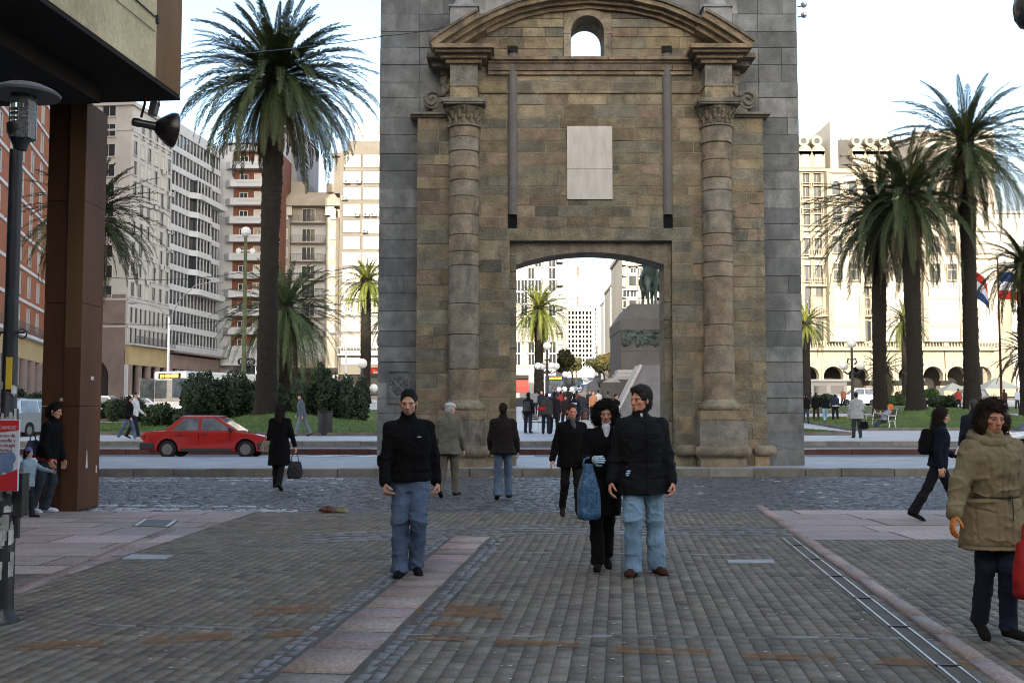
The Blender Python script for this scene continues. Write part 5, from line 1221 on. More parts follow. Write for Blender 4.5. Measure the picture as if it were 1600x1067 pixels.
n_ = 18
for k in range(n_):
    r0_, r1_ = 1.3 - .9 * k / n_, 1.3 - .9 * (k + 1) / n_
    for s in range(4):
        t0_ = s * 1.571 + .78; t1_ = t0_ + 1.571; A = (r0_ * math.cos(t0_), r0_ * math.sin(t0_), zz * k / n_); mb.tube([A, (r1_ * math.cos(t0_), r1_ * math.sin(t0_), zz * (k + 1) / n_)], .09, 4); mb.tube([A, (r1_ * math.cos(t1_), r1_ * math.sin(t1_), zz * (k + 1) / n_)], .06, 4)
mb.build('lattice', M['cream'], b_)
# ================================================================== PALMS, SHRUBS, TREES
def palm(label, u, Y, vbase, vcrown, L_, tr, nf=95, seed=0, flare=1.5, tilt=0.0, skirt=.3, green=(1, 1, 1), stations=50, lw=.085, group='palms standing round the square', z0=None, bulge=True, low=-58):
    r_ = np.random.default_rng(seed)
    x = float(at(u, 500, Y)[0]); zb = z0 if z0 is not None else float(at(u, vbase, Y)[2]); zc = float(at(u, vcrown, Y)[2])
    p = thing('palm_tree', label, 'palm tree', (x, Y, zb), 0, group); H = zc - zb
    # trunk with leaf-base rings
    n = 20; V = []; F = []; m_ = int(H / .16)
    for i in range(m_ + 1):
        t = i / m_; z = H * t
        rad = tr * (1 + (flare - 1) * math.exp(-z / .55)) * (1.0 + .06 * math.sin(t * 9 + seed)) * (1.0 if not bulge else 1 + .16 * max(0, (t - .86) / .14))
        for k in range(n):
            a = 2 * math.pi * k / n; q = rad * (1 + (.09 if (i + k) % 2 else -.03) + r_.normal(0, .035)); V.append((q * math.cos(a) + tilt * t * t, q * math.sin(a), z - .15))
    for i in range(m_):
        for k in range(n): F.append((i * n + k, i * n + (k + 1) % n, (i + 1) * n + (k + 1) % n, (i + 1) * n + k))
    arr_mesh('trunk', V, F, M['trunk'], p)
    VV = []; CC = []
    for i in range(nf):
        f = (i + .5) / nf; az = i * 2.39996 + r_.normal(0, .12)
        e0 = math.radians(80 + (low - 80) * f ** .74 + r_.normal(0, 6)); l_ = L_ * (.72 + .38 * math.sin(min(1, f * 1.6) * 1.57)) * r_.uniform(.9, 1.06)
        dead = f > 1 - skirt * .6 and r_.random() < .75
        if dead: l_ *= .72; e0 = math.radians(-62 + r_.normal(0, 9))
        droop = math.radians(36 + 30 * math.sin(f * 2.4) + r_.normal(0, 7)) * (0.55 if dead else 1)
        s = np.linspace(0, 1, stations); e = np.maximum(e0 - droop * s ** 1.55, math.radians(-88)); ds = l_ / (stations - 1)
        rad = np.concatenate([[0], np.cumsum(np.cos(e[:-1]) * ds)]) + tr * .4; hgt = np.concatenate([[0], np.cumsum(np.sin(e[:-1]) * ds)])
        sway = r_.normal(0, .05) * s ** 2 * l_
        ca, sa_ = math.cos(az), math.sin(az)
        P = np.stack([rad * ca - sway * sa_ + tilt, rad * sa_ + sway * ca, hgt + H - .25 - .45 * f], 1)
        T = np.stack([np.cos(e) * ca, np.cos(e) * sa_, np.sin(e)], 1); S = np.array([-sa_, ca, 0.0]); U = np.cross(T, S) * -1; U *= np.sign(U[:, 2:3] + 1e-6)
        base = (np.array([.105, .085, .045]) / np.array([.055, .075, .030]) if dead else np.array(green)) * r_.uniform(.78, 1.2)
        k = s > .10; prof_ = np.sin(np.clip((s - .06) / .94, 0, 1) ** .62 * math.pi) ** .55
        ll = (.080 * l_ * prof_ + .03)[k]
        for sg in (-1, 1):
            jit = r_.normal(0, .10, (k.sum(), 1))
            d = T[k] * (.75 + jit) + S * sg * (.72 + r_.normal(0, .08, (k.sum(), 1))) + U[k] * (.28 + r_.normal(0, .16, (k.sum(), 1))) - np.array([0, 0, .10])
            d /= np.linalg.norm(d, axis=1)[:, None]; b = P[k]; tip = b + d * ll[:, None] - np.array([0, 0, .10]) * ll[:, None]; wv_ = T[k] * lw * .5; mid = b + d * ll[:, None] * .5
            VV.append(np.stack([b - wv_ * .6, mid - wv_, tip, mid + wv_], 1).reshape(-1, 3)); CC.append(np.repeat(base * r_.uniform(.8, 1.2, (k.sum(), 1)), 4, 0))
        wv_ = S * (.055 * (1 - s) + .012)[:, None]; A, B = P - wv_, P + wv_
        VV.append(np.stack([A[:-1], A[1:], B[1:], B[:-1]], 1).reshape(-1, 3)); CC.append(np.tile(base * np.array([1.5, 1.15, 1.0]), ((stations - 1) * 4, 1)))
    V = np.concatenate(VV); arr_mesh('crown', V, np.arange(len(V)).reshape(-1, 4), M['frond'], p, cols=np.concatenate(CC))
    return p
SUNNY = (3.6, 3.0, 1.6)  # sunlight put into the frond colour as a brighter, yellower tint
pz = float(H1(np.array(PALM_L[0]), np.array(50.0)))
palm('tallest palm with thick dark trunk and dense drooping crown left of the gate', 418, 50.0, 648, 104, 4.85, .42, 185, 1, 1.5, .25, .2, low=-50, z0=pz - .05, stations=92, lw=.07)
palm('palm whose lower crown shows on both sides of the brown pillar', 138, 58.0, 650, 322, 4.3, .45, 120, 2, z0=zg(58))
palm('short wide palm with bluish hanging fronds right behind the thick dark trunk', 446, 74.0, 640, 470, 5.4, .42, 125, 3, z0=zg(74) + .1, green=(2.0, 2.1, 2.4), low=-72)
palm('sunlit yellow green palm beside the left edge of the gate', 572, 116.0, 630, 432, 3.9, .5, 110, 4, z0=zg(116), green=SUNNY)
palm('darker palm half hidden by the left edge of the gate', 612, 104.0, 630, 488, 3.3, .45, 80, 5, z0=zg(104))
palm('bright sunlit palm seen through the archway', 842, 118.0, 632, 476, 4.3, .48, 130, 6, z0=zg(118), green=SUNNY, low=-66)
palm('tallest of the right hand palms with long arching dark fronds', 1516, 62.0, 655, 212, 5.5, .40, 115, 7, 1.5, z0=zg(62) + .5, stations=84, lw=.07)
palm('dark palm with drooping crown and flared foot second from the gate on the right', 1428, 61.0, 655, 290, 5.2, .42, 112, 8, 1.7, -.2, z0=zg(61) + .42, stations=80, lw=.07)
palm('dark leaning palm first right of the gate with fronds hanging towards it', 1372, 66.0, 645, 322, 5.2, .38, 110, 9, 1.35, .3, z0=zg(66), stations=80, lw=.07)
palm('brown tinged palm cut by the right edge of the photo', 1604, 68.0, 640, 400, 3.7, .5, 90, 10, z0=zg(68), green=(1.3, 1.15, .9))
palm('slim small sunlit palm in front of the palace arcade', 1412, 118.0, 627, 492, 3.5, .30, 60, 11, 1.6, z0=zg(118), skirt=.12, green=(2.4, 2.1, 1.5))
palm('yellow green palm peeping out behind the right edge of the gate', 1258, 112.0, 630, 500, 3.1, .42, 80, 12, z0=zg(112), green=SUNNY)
palm('shaggy low palm with dry grey skirt between the right hand palm trunks', 1378, 108.0, 628, 570, 3.0, .5, 80, 13, z0=zg(108), skirt=1.0, green=(1.0, .95, .8), low=-75)
palm('low palm at the right edge with spiky fronds behind the brown haired woman', 1606, 72.0, 640, 542, 2.6, .35, 55, 14, z0=zg(72), green=(.9, .85, .7), low=-40)

def leaf_cloud(blobs, n, size, seed, cols, flat=.0):
    """leaf faces scattered through lumpy volumes (denser near the surface) with light and dark clumps."""
    r_ = np.random.default_rng(seed); vol = np.array([b[3] * b[4] * b[5] for b in blobs]); pk = r_.choice(len(blobs), n, p=vol / vol.sum()); B = np.array(blobs)[pk]
    d = r_.normal(size=(n, 3)); d /= np.linalg.norm(d, axis=1)[:, None]; rad = r_.uniform(.35, 1.0, n) ** .45 * (1 + .12 * np.sin(d[:, 0] * 7 + pk) * np.sin(d[:, 2] * 6 + d[:, 1] * 5))
    c = B[:, :3] + d * rad[:, None] * B[:, 3:6]; sz = size * r_.uniform(.5, 1.4, n)
    a = r_.normal(size=(n, 3)); a /= np.linalg.norm(a, axis=1)[:, None]; b = np.cross(a, d + r_.normal(0, .5, (n, 3))); b /= np.linalg.norm(b, axis=1)[:, None] + 1e-6
    V = np.stack([c - a * sz[:, None], c - b * sz[:, None] * .45, c + a * sz[:, None], c + b * sz[:, None] * .45], 1).reshape(-1, 3)
    k = np.array(cols)[r_.integers(len(cols), size=len(blobs))][pk] * r_.uniform(.65, 1.35, (n, 1))
    return V, np.repeat(k, 4, 0)
def shrub(name, label, cat, x, y, z, blobs, n, size, seed, cols=((1, 1, 1), (.8, .9, .8), (1.3, 1.2, 1)), m_='leaf', stem=.06, group=None):
    p = thing(name, label, cat, (x, y, z), 0, group); V, cc = leaf_cloud(blobs, n, size, seed, cols)
    arr_mesh('foliage', V, np.arange(len(V)).reshape(-1, 4), M[m_], p, cols=cc)
    mb_ = MB(); top = max(b[2] for b in blobs)
    for i, b in enumerate(blobs[:6]): mb_.tube([(b[0] * .25, b[1] * .25, -.05), (b[0] * .6, b[1] * .6, b[2] * .5), (b[0], b[1], b[2])], [stem, stem * .7, stem * .3], 6)
    mb_.build('stem', M['bark'], p, smooth=True); return p
def bl(u0, u1, v0, v1, Y, x0, z0, dy=1.0, n=8, seed=0):
    r_ = np.random.default_rng(seed); a = at(u0, v1, Y); b = at(u1, v0, Y); out_ = []
    W_, H_ = b[0] - a[0], b[2] - a[2]
    for i in range(n):
        fx = (i + .5) / n + r_.normal(0, .03); fh = r_.uniform(.7, 1.02); rx = W_ / n * r_.uniform(.8, 1.2); rz = H_ * fh * .5
        out_.append((a[0] + W_ * fx - x0, r_.normal(0, dy * .3), a[2] - z0 + rz, rx, dy * r_.uniform(.7, 1.1), rz))
    return out_
def bush(name, label, cat, u0, u1, v0, v1, Y, n, seed, nb=7, dy=1.2, size=.09, **k):
    x = float(at((u0 + u1) / 2, 600, Y)[0]); z = float(at((u0 + u1) / 2, v1, Y)[2]); return shrub(name, label, cat, x, Y, z, bl(u0, u1, v0, v1, Y, x, z, dy, nb, seed), n, size, seed, **k)
bush('shrub', 'large dark shrub mass left of the tall palm trunk behind the red car', 'shrub', 285, 412, 572, 664, 55.5, 15000, 21, 8, 1.6)
bush('shrub', 'small rounded shrub low on the lawn left of the red car', 'shrub', 232, 300, 628, 676, 53, 5000, 22, 4, 1.0)
bush('conifer', 'dark spiky conifer shrub right of the tall palm trunk behind the litter bin', 'shrub', 468, 566, 582, 668, 55, 13000, 23, 8, 1.6)
p_ = bush('conifer', 'slender dark conifer tip rising between the palm trunk and the lamp globes', 'shrub', 488, 516, 562, 640, 56, 3500, 24, 3, .6)
bush('shrub', 'shrub directly behind the flared foot of the tall palm', 'shrub', 400, 475, 600, 660, 56.5, 6000, 25, 5, 1.3)
bush('hedge', 'clipped dark hedge behind the two walkers left of the bus', 'hedge', 152, 214, 618, 662, 63, 7000, 26, 6, 1.2)
bush('hedge', 'dark hedge left of the brown pillar behind the parked van', 'hedge', -30, 66, 602, 652, 60, 8000, 27, 7, 1.2)
bush('shrub', 'pale flowering shrub in front of the bus', 'shrub', 214, 282, 632, 662, 60, 4200, 28, 5, 1.0, cols=((1, 1, 1), (1.6, 1.6, 1.5), (.8, .9, .8)))
bush('hedge', 'clipped green hedge by the white kiosk right of the gate', 'hedge', 1272, 1304, 614, 630, 105, 2500, 29, 5, 1.0, size=.12)
bush('hedge', 'dark clipped hedge in front of the white tent', 'hedge', 1452, 1490, 616, 636, 92, 3500, 30, 5, 1.2, size=.12)
bush('shrub', 'yellow green shrub at the foot of the slim small palm', 'shrub', 1388, 1412, 612, 636, 104, 2200, 31, 4, .9, cols=((2.4, 2.0, .8), (1.8, 1.7, .9)), size=.11)
bush('shrub', 'light green bush left of the white tent', 'shrub', 1446, 1464, 606, 622, 98, 1500, 32, 3, .8, cols=((2.2, 2.3, 1.0),), size=.11)
def tree(label, u, Y, v0, v1, wpx, seed, m_='leaf_olive', n=4200, group='street trees along the avenue'):
    z = zg(Y); x = float(at(u, 560, Y)[0]); zt = float(at(u, v0, Y)[2]) - z; w_ = wpx * Y / FPX; r_ = np.random.default_rng(seed)
    p = thing('street_tree', label, 'tree', (x, Y, z), 0, group); h0 = zt * .42
    bls = [(r_.normal(0, w_ * .22), r_.normal(0, w_ * .22), h0 + (zt - h0) * r_.uniform(.25, .85), w_ * r_.uniform(.2, .34), w_ * r_.uniform(.2, .34), (zt - h0) * r_.uniform(.16, .26)) for _ in range(9)]
    V, cc = leaf_cloud(bls, n, .22, seed, ((1, 1, 1), (.7, .75, .8), (1.4, 1.1, .8))); arr_mesh('crown', V, np.arange(len(V)).reshape(-1, 4), M[m_], p, cols=cc)
    mb_ = MB(); mb_.tube([(0, 0, -.2), (.05, 0, h0 * .5), (0, .05, h0)], [.28, .2, .16], 8)
    for b in bls[:6]: mb_.tube([(0, .05, h0 * .9), (b[0] * .5, b[1] * .5, h0 + (b[2] - h0) * .5), b[:3]], [.13, .08, .03], 6)
    mb_.build('trunk', M['bark'], p, smooth=True)
for i, (u, Y, v0, w_, lb) in enumerate(((884, 170, 545, 34, 'dark street tree right of the archway palm'), (894, 230, 553, 24, 'second dark street tree down the left kerb of the avenue'), (900, 300, 560, 18, 'third and smallest dark tree down the left kerb of the avenue'), (952, 165, 548, 40, 'thin brownish street tree left of the monument pedestal'), (944, 215, 556, 30, 'brownish street tree further down the right kerb of the avenue'), (936, 290, 562, 22, 'smallest brownish tree far down the right kerb of the avenue'))):
    tree(lb, u, Y, v0, 600, w_, 50 + i)

# ================================================================== STREET FURNITURE
def globe_lamp(label, u, Y, vtop, group='globe lamps on the square', scale=1.0, arms=4, z=None):
    z = zg(Y) if z is None else z; x = float(at(u, 560, Y)[0]); zt = float(at(u, vtop, Y)[2]) - z
    p = thing('globe_lamp', label, 'street lamp', (x, Y, z), 0.4, group); r_ = .30 * scale
    mb_ = MB(); mb_.lathe([(.28, 0), (.28, .25), (.2, .35), (.13, .6), (.10, 1.1), (.085, zt - 1.9 * scale), (.07, zt - r_ * 2)], 12); mb_.build('post', M['black_metal'], p, smooth=True)
    mb_ = MB(); mb_.ball((0, 0, zt - r_), r_, 16); mb_.build('globe', M['globe'], p, smooth=True)
    for k in range(arms):
        a = 2 * math.pi * k / arms; rr = .72 * scale; zz = zt - 1.75 * scale
        mb_ = MB(); mb_.tube([(0, 0, zz - .25), (rr * .5 * math.cos(a), rr * .5 * math.sin(a), zz - .5), (rr * math.cos(a), rr * math.sin(a), zz - .32)], .04, 6)
        mb_.tube([(0, 0, zz + .35), (rr * .45 * math.cos(a), rr * .45 * math.sin(a), zz + .45), (rr * .55 * math.cos(a), rr * .55 * math.sin(a), zz + .2), (rr * .3 * math.cos(a), rr * .3 * math.sin(a), zz + .1)], .03, 5); mb_.build('arm', M['black_metal'], p)
        mb_ = MB(); mb_.ball((rr * math.cos(a), rr * math.sin(a), zz), r_ * .85, 14); mb_.build('globe', M['globe'], p, smooth=True)
    return p
globe_lamp('black globe lamp with five white globes in front of the archway palm', 855, 72, 534, scale=.92)
globe_lamp('black globe lamp standing before the palace right of the gate', 1331, 66, 529, scale=.95)
globe_lamp('globe lamp beside the left edge of the gate near the red awning', 566, 58, 560, arms=2, scale=.9)
globe_lamp('small globe lamp seen in the archway above the crowd', 883, 100, 580, arms=3, scale=.95)
# plain poles
def cobra(label, u, Y, vtop, reach, m_, group=None):
    z = zg(Y); x = float(at(u, 560, Y)[0]); zt = float(at(u, vtop, Y)[2]) - z; p = thing('mast_lamp', label, 'street lamp', (x, Y, z), 0, group)
    mb_ = MB(); mb_.tube([(0, 0, 0), (0, 0, zt * .72)], [.13, .09], 10); mb_.build('post', M[m_], p, smooth=True)
    for k, (dx, dz) in enumerate(reach):
        mb_ = MB(); mb_.tube([(0, 0, zt * .70), (dx * .25, 0, zt * .72 + dz * .5), (dx * .6, 0, zt * .72 + dz * .9), (dx, 0, zt * .72 + dz)], [.05, .045, .04, .03], 8); mb_.build('arm', M['grey_metal'], p, smooth=True)
        mb_ = MB(); mb_.ball((dx * 1.12, 0, zt * .72 + dz - .02), (abs(dx) * .16, .14, .09), 12); mb_.build('lamp_head', M['grey_metal'], p, smooth=True)
    return p
cobra('tall white double arm street light in front of the arcade left of the palm', 263, 92, 440, [(-2.8, 1.2), (3.6, 3.0)], 'white_metal')
z = zg(62); x = float(at(381, 560, 62)[0]); zt = float(at(381, 365, 62)[2]) - z
gp = thing('catenary_pole', 'slender green pole with ball finial left of the tall palm trunk', 'pole', (x, 62, z))
mb = MB(); mb.tube([(0, 0, 0), (0, 0, zt * .4), (0, 0, zt)], [.16, .12, .09], 10); mb.build('post', M['green_metal'], gp, smooth=True)
mb = MB(); mb.ball((0, 0, zt + .1), .3, 10); mb.tube([(0, 0, zt - .3), (0, 0, zt)], .06, 6); gx_ = MB(); gx_.tube([(-.35, 0, zt - 1.0), (.35, 0, zt - 1.0)], .05, 6); gx_.build('cross_arm', M['white_metal'], gp)
mb.build('finial', M['white_metal'], gp)
for s in (-1, 1): mb = MB(); mb.lathe([(.16, -.04), (.16, .04)], 10, (s * .40, 0, zt - 1.0), axis='y'); mb.build('insulator', M['white_metal'], gp)
x = float(at(540, 560, 88)[0]); wp_ = thing('white_pole', 'thin white leaning arm street light in front of the beige block', 'street lamp', (x, 88, zg(88)))
zt = float(at(532, 522, 88)[2]) - zg(88)
mb = MB(); mb.tube([(0, 0, 0), (.05, 0, zt * .78), (-.15, 0, zt * .86), (-.75, 0, zt)], [.1, .08, .06, .05], 8); mb.build('post', M['white_metal'], wp_, smooth=True)
mb = MB(); mb.ball((-.95, 0, zt), (.35, .14, .08), 10); mb.build('lamp_head', M['grey_metal'], wp_)
# overhead cables
def cable(label, A, B, sag, r_=.018):
    A, B = np.array(A), np.array(B); mb_ = MB(); mb_.tube([tuple(A + (B - A) * t - np.array([0, 0, sag * 4 * t * (1 - t)])) for t in np.linspace(0, 1, 17)], r_, 5)
    return tag(mb_.build('overhead_cable', M['black_metal']), label, 'cable', 'overhead cables')
cable('thin cable crossing in front of the tall palm crown to the gate', at(281, 92, 19.5), at(600, 57, 28.8), .05, .010)
cable('cable slung from the gate above the pediment on the left', at(594, 57, 28.45), at(720, 38, 28.4), .05, .010)
cable('upper cable running from the green pole past the arcade', at(160, 432, 60), at(381, 425, 62), .3, .02)
cable('lower cable running from the green pole past the arcade', at(160, 505, 60), at(381, 497, 62), .2, .02)
cable('cable from the green pole to the palm beside the gate', at(381, 428, 62), at(600, 408, 66), .3, .02)
cable('second lower cable from the green pole towards the gate', at(381, 486, 62), at(600, 464, 66), .2, .02)
# litter bin
p = at(508, 682, 45.2); lb = thing('litter_bin', 'dark round litter bin at the edge of the lawn', 'bin', (p[0], 45.2, zg(45.2)))
mb = MB(); mb.lathe([(.27, 0), (.30, .05), (.30, .85), (.32, .87), (.32, .92), (.28, .95)], 20); mb.build('drum', mat('rusty_bin', (.03, .03, .032), .6, .4, 3, .2, 20), lb, smooth=True)
mb = MB(); mb.lathe([(.29, .95), (.31, .97), (.29, 1.0), (.2, .99)], 20); mb.build('rim', M['black_metal'], lb, smooth=True)
# benches
def bench(label, u, v, Y, rz):
    p = at(u, v, Y); b = thing('park_bench', label, 'bench', (p[0], Y, zg(Y)), rz)
    mb_ = MB()
    for k in range(5): mb_.box(-.75, .75, -.22 + k * .095, -.14 + k * .095, .42, .45)
    mb_.build('seat', M['bark'], b); mb_ = MB()
    for k in range(5): mb_.box(-.75, .75, .24 + k * .022, .265 + k * .022, .52 + k * .085, .59 + k * .085)
    mb_.build('backrest', M['bark'], b)
    for s in (-1, 1):
        mb_ = MB(); mb_.tube([(s * .68, -.22, 0), (s * .68, -.15, .25), (s * .68, -.2, .41), (s * .68, .2, .41), (s * .68, .36, .95)], .025, 6); mb_.tube([(s * .68, .3, 0), (s * .68, .18, .25), (s * .68, .2, .41)], .025, 6); mb_.tube([(s * .68, .28, .64), (s * .68, -.2, .66), (s * .68, -.22, .42)], .02, 6); mb_.build('leg', M['white_metal'], b)
    return b
bench('slatted park bench between the people standing in the archway', 837, 672, 48.5, R(115))
bench('park bench with a reclining person beside the right lawn', 1376, 668, 50.6, R(-62))
# flags
def flag(label, u, Y, vtop, vflag, cols, ln, droop, seed, name='flag'):
    z = zg(Y); x = float(at(u, 560, Y)[0]); zt = float(at(u, vtop, Y)[2]) - z
    p = thing('flagpole', label[0], 'flagpole', (x, Y, z)); mb_ = MB(); mb_.tube([(0, 0, 0), (0, 0, zt)], [.10, .05], 8); mb_.ball((0, 0, zt + .08), .1, 8); mb_.build('pole', M['brown_panel'], p, smooth=True)
    f = thing('flag', label[1], 'flag', (x, Y, float(at(u, vflag, Y)[2]))); n_ = 14; hgt = 1.9
    for ci, (a, b, c) in enumerate(cols):
        V = []; F = []
        for i in range(n_ + 1):
            t = i / n_
            for q in (a, b): V.append((t * ln, .16 * math.sin(t * 7 + q * 2 + seed) * t, -q * hgt * (1 - .1 * t) - droop * t * t * 1.0 + .05 * math.sin(t * 9 + seed)))
        for i in range(n_): F.append((2 * i, 2 * i + 2, 2 * i + 3, 2 * i + 1))
        arr_mesh('cloth_stripe', V, F, c, f, smooth=True)
fr_, fb_, fw_ = mat('flag_red', (.45, .03, .02), .8, .08, 3, 0), mat('flag_blue', (.02, .05, .17), .8, .08, 3, 0), mat('flag_white', (.62, .63, .66), .8, .06, 3, 0)
flag(('tall slim flagpole beside the tallest right hand palm', 'red white and blue flag hanging steeply beside the tallest right hand palm'), 1527, 74, 405, 425, [(0, .34, fr_), (.341, .67, fw_), (.671, 1, fb_)], .9, .9, 1)
flag(('tall slim flagpole carrying the waving flag at the right', 'blue white and red flag waving at the right hand flagpole'), 1563, 74, 405, 424, [(0, .34, fb_), (.341, .67, fw_), (.671, 1, fr_)], 2.0, .75, 3)
# tents
def tent(label, u0, u1, vap, veave, Y):
    a, b = at(u0, veave, Y), at(u1, veave, Y); z = zg(Y); W_ = b[0] - a[0]; p = thing('market_tent', label, 'tent', ((a[0] + b[0]) / 2, Y, z), 0, 'market tents by the palace'); ze = a[2] - z; za = float(at(u0, vap, Y)[2]) - z
    mb_ = MB(); h = W_ / 2; mb_.add([(-h, -h, ze), (h, -h, ze), (h, h, ze), (-h, h, ze), (0, 0, za)], [(0, 1, 4), (1, 2, 4), (2, 3, 4), (3, 0, 4)]); mb_.build('canopy', mat('grey_green_canvas', (.36, .37, .32), .8, .08, 1, 0), p)
    mb_ = MB()
    for x0_, x1_, y0_, y1_ in ((-h, h, -h - .02, -h), (-h, h, h, h + .02), (-h - .02, -h, -h, h), (h, h + .02, -h, h)): mb_.box(x0_, x1_, y0_, y1_, ze - .75, ze)
    mb_.build('valance', mat('cream_canvas', (.62, .56, .40), .8, .06, 1, 0), p)
    for sx_ in (-1, 1):
        for sy_ in (-1, 1): mb_ = MB(); mb_.tube([(sx_ * (h - .1), sy_ * (h - .1), 0), (sx_ * (h - .1), sy_ * (h - .1), ze)], .06, 6); mb_.build('leg', M['white_metal'], p)
tent('grey green peaked tent left of the tallest right hand palm trunk', 1466, 1511, 598, 611, 112)
tent('larger grey green peaked tent right of the tallest right hand palm trunk', 1528, 1586, 590, 608, 108)
x0 = at(1254, 620, 122)[0]; kb = thing('kiosk', 'long white kiosk cabin behind the walkers right of the gate', 'kiosk', (x0 + 2.0, 122, zg(122)))
mb = MB(); mb.box(-3, 3, 0, 3, 0, 2.4); mb.build('wall', M['whitehouse'], kb); mb = MB(); mb.box(-3.3, 3.3, -.4, 3.3, 2.4, 2.6); mb.build('roof', M['white_band'], kb)
for k in range(3): mb = MB(); mb.box(-2.6 + k * 1.9, -1.2 + k * 1.9, -.03, .0, 1.0, 1.9); mb.build('window', M['glass'], kb)
# litter on the ground
p = gr(520, 801); ct = thing('crushed_bag', 'crushed brown paper bag lying on the street edge', 'litter', (p[0], p[1], 0))
V = []; F = []; rs = np.random.default_rng(4); mb = MB(); mb.ball((-.09, 0, .045), (.13, .07, .05), 14); o = mb.build('bag', mat('brown_paper', (.13, .06, .035), .8, .5, 8, .5, 30), ct)
for v_ in o.data.vertices: v_.co += Vector(rs.normal(0, .010, 3))
mb = MB(); mb.ball((.12, .02, .035), (.12, .07, .04), 14); o = mb.build('crumpled_paper', mat('dry_leaf_paper', (.24, .20, .12), .9, .4, 9, .5, 30), ct)
for v_ in o.data.vertices: v_.co += Vector(rs.normal(0, .012, 3))
p = gr(184, 737, .0); ct = tag(None or (lambda: (lambda mb_: (mb_.ball((0, 0, .06), (.17, .05, .035), 12), mb_.build('orange_litter', mat('orange_wrapper', (.42, .12, .05), .8, .3, 9, .3, 30), loc=(p[0], 26.9, .005)))[1])(MB()))(), 'flat orange wrapper lying against the kerb left of the dark haired woman', 'litter')
# drain covers
def cover(label, quad, m_, mt2=None):
    pts = [gr(*q)[:2] for q in quad]; c = np.mean(pts, 0); o_ = thing('drain_cover', label, 'drain cover', (c[0], c[1], 0)); mb_ = MB(); mb_.prism([tuple(p - c) for p in pts], .001, .012, axis='z'); mb_.build('plate', m_, o_)
    mb_ = MB(); P = [p - c for p in pts]
    for a, b in ((0, 3), (1, 2)):
        d = (P[b] - P[a]); e = (P[1] - P[0]) * (.06 if a == 0 else -.06); mb_.prism([tuple(P[a] + e), tuple(P[b] + e), tuple(P[b] + e * 2.2), tuple(P[a] + e * 2.2)], .0115, .016, axis='z')
    if mt2: mb_.build('frame', mt2, o_)
cover('metal framed drain cover in the pink slabs left of the street', [(206, 822), (266, 824), (280, 814), (222, 812)], M['asphalt'], M['steel'])
cover('pale flat inspection cover in the pavers before the channel', [(1138, 880), (1210, 880), (1208, 875), (1136, 876)], M['platform'])
cover('small square cover in the pavers left of the walking man', [(190, 874), (258, 874), (272, 868), (206, 867)], M['platform'])

# ================================================================== MONUMENT
YM = 78.0; mz = zg(YM); mx0 = float(at(970, 560, YM)[0]); mx1 = float(at(1066, 560, YM)[0]); mc = (mx0 + mx1) / 2; mw = (mx1 - mx0) / 2
mo = thing('monument', 'tall granite pedestal with bronze frieze, steps and sloping flanks seen in the archway', 'monument', (mc, YM, mz))
zm = lambda v: float(at(1000, v, YM)[2]) - mz; xm = lambda u, Y=YM: float(at(u, 560, Y)[0]) - mc
mb = MB(); mb.frust(-mw, mw, 0, 9, 0, zm(548), .0, .0); mb.frust(-mw, mw, 0, 9, zm(515), zm(498), 0, 0); mb.frust(-mw, mw, 0, 9, zm(498) + .001, zm(474), .75, .4); mb.box(-mw + .05, mw - .05, .06, 8.9, zm(548), zm(515)); mb.build('pedestal', M['monument'], mo)
fz = MB(); rs = np.random.default_rng(9)
fz.box(-mw - .02, mw + .02, -.02, .07, zm(549), zm(547.5)); fz.box(-mw - .02, mw + .02, -.02, .07, zm(516), zm(514.5))
for k in range(34):
    x = rs.uniform(-mw + .2, mw - .2); z = zm(546) + rs.uniform(.1, .5); h_ = rs.uniform(.7, 1.15)
    fz.ball((x, .02, z + h_ * .35), (.16, .12, h_ * .38), 8); fz.ball((x + rs.normal(0, .08), .0, z + h_ * .82), (.1, .1, .12), 8); fz.tube([(x, -.02, z + h_ * .6), (x + rs.normal(0, .3), -.08, z + h_ * .5 + rs.normal(0, .2))], .05, 5)
    if k % 3 == 0: fz.ball((x + .2, -.02, z + .55), (.38, .14, .2), 8); fz.ball((x + .55, -.04, z + .8), (.16, .1, .14), 8); fz.tube([(x, 0, z + .4), (x + .1, -.03, z - .05)], .05, 5)
fz.build('frieze', M['bronze'], mo, smooth=True)
st_ = MB(); xl_ = xm(957)
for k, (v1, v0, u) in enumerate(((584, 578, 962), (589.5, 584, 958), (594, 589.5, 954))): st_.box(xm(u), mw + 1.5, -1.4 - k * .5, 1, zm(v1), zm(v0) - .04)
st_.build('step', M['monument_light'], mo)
mb = MB(); mb.box(xm(932), xm(1010), -3.2, -1.0, 0, zm(599)); mb.box(xm(935), mw + 2, -2.9, .5, 0, zm(594.5)); mb.build('base_wall', M['monument'], mo)
mb = MB(); a_, b_ = xm(915), xm(933); mb.prism([(a_, 0), (b_, 0), (b_, zm(610)), (b_ - .3, zm(603)), (a_ + .55, zm(594)), (a_, zm(600))], -3.4, -1.6); mb.build('side_block', M['monument_blue'], mo)
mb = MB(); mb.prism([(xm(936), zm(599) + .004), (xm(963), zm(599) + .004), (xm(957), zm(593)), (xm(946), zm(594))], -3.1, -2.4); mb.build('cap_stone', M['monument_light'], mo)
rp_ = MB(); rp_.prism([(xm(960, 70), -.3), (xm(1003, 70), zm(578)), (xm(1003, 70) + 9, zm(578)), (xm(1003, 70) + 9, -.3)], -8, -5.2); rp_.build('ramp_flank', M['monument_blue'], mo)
rp_ = MB(); rp_.prism([(xm(956.5, 70), -.3), (xm(961, 70), -.3), (xm(1003, 70), zm(580)), (xm(1003, 70), zm(577)), (xm(1000, 70), zm(577))], -8.1, -5.15); rp_.build('ramp_edge', M['monument_light'], mo)
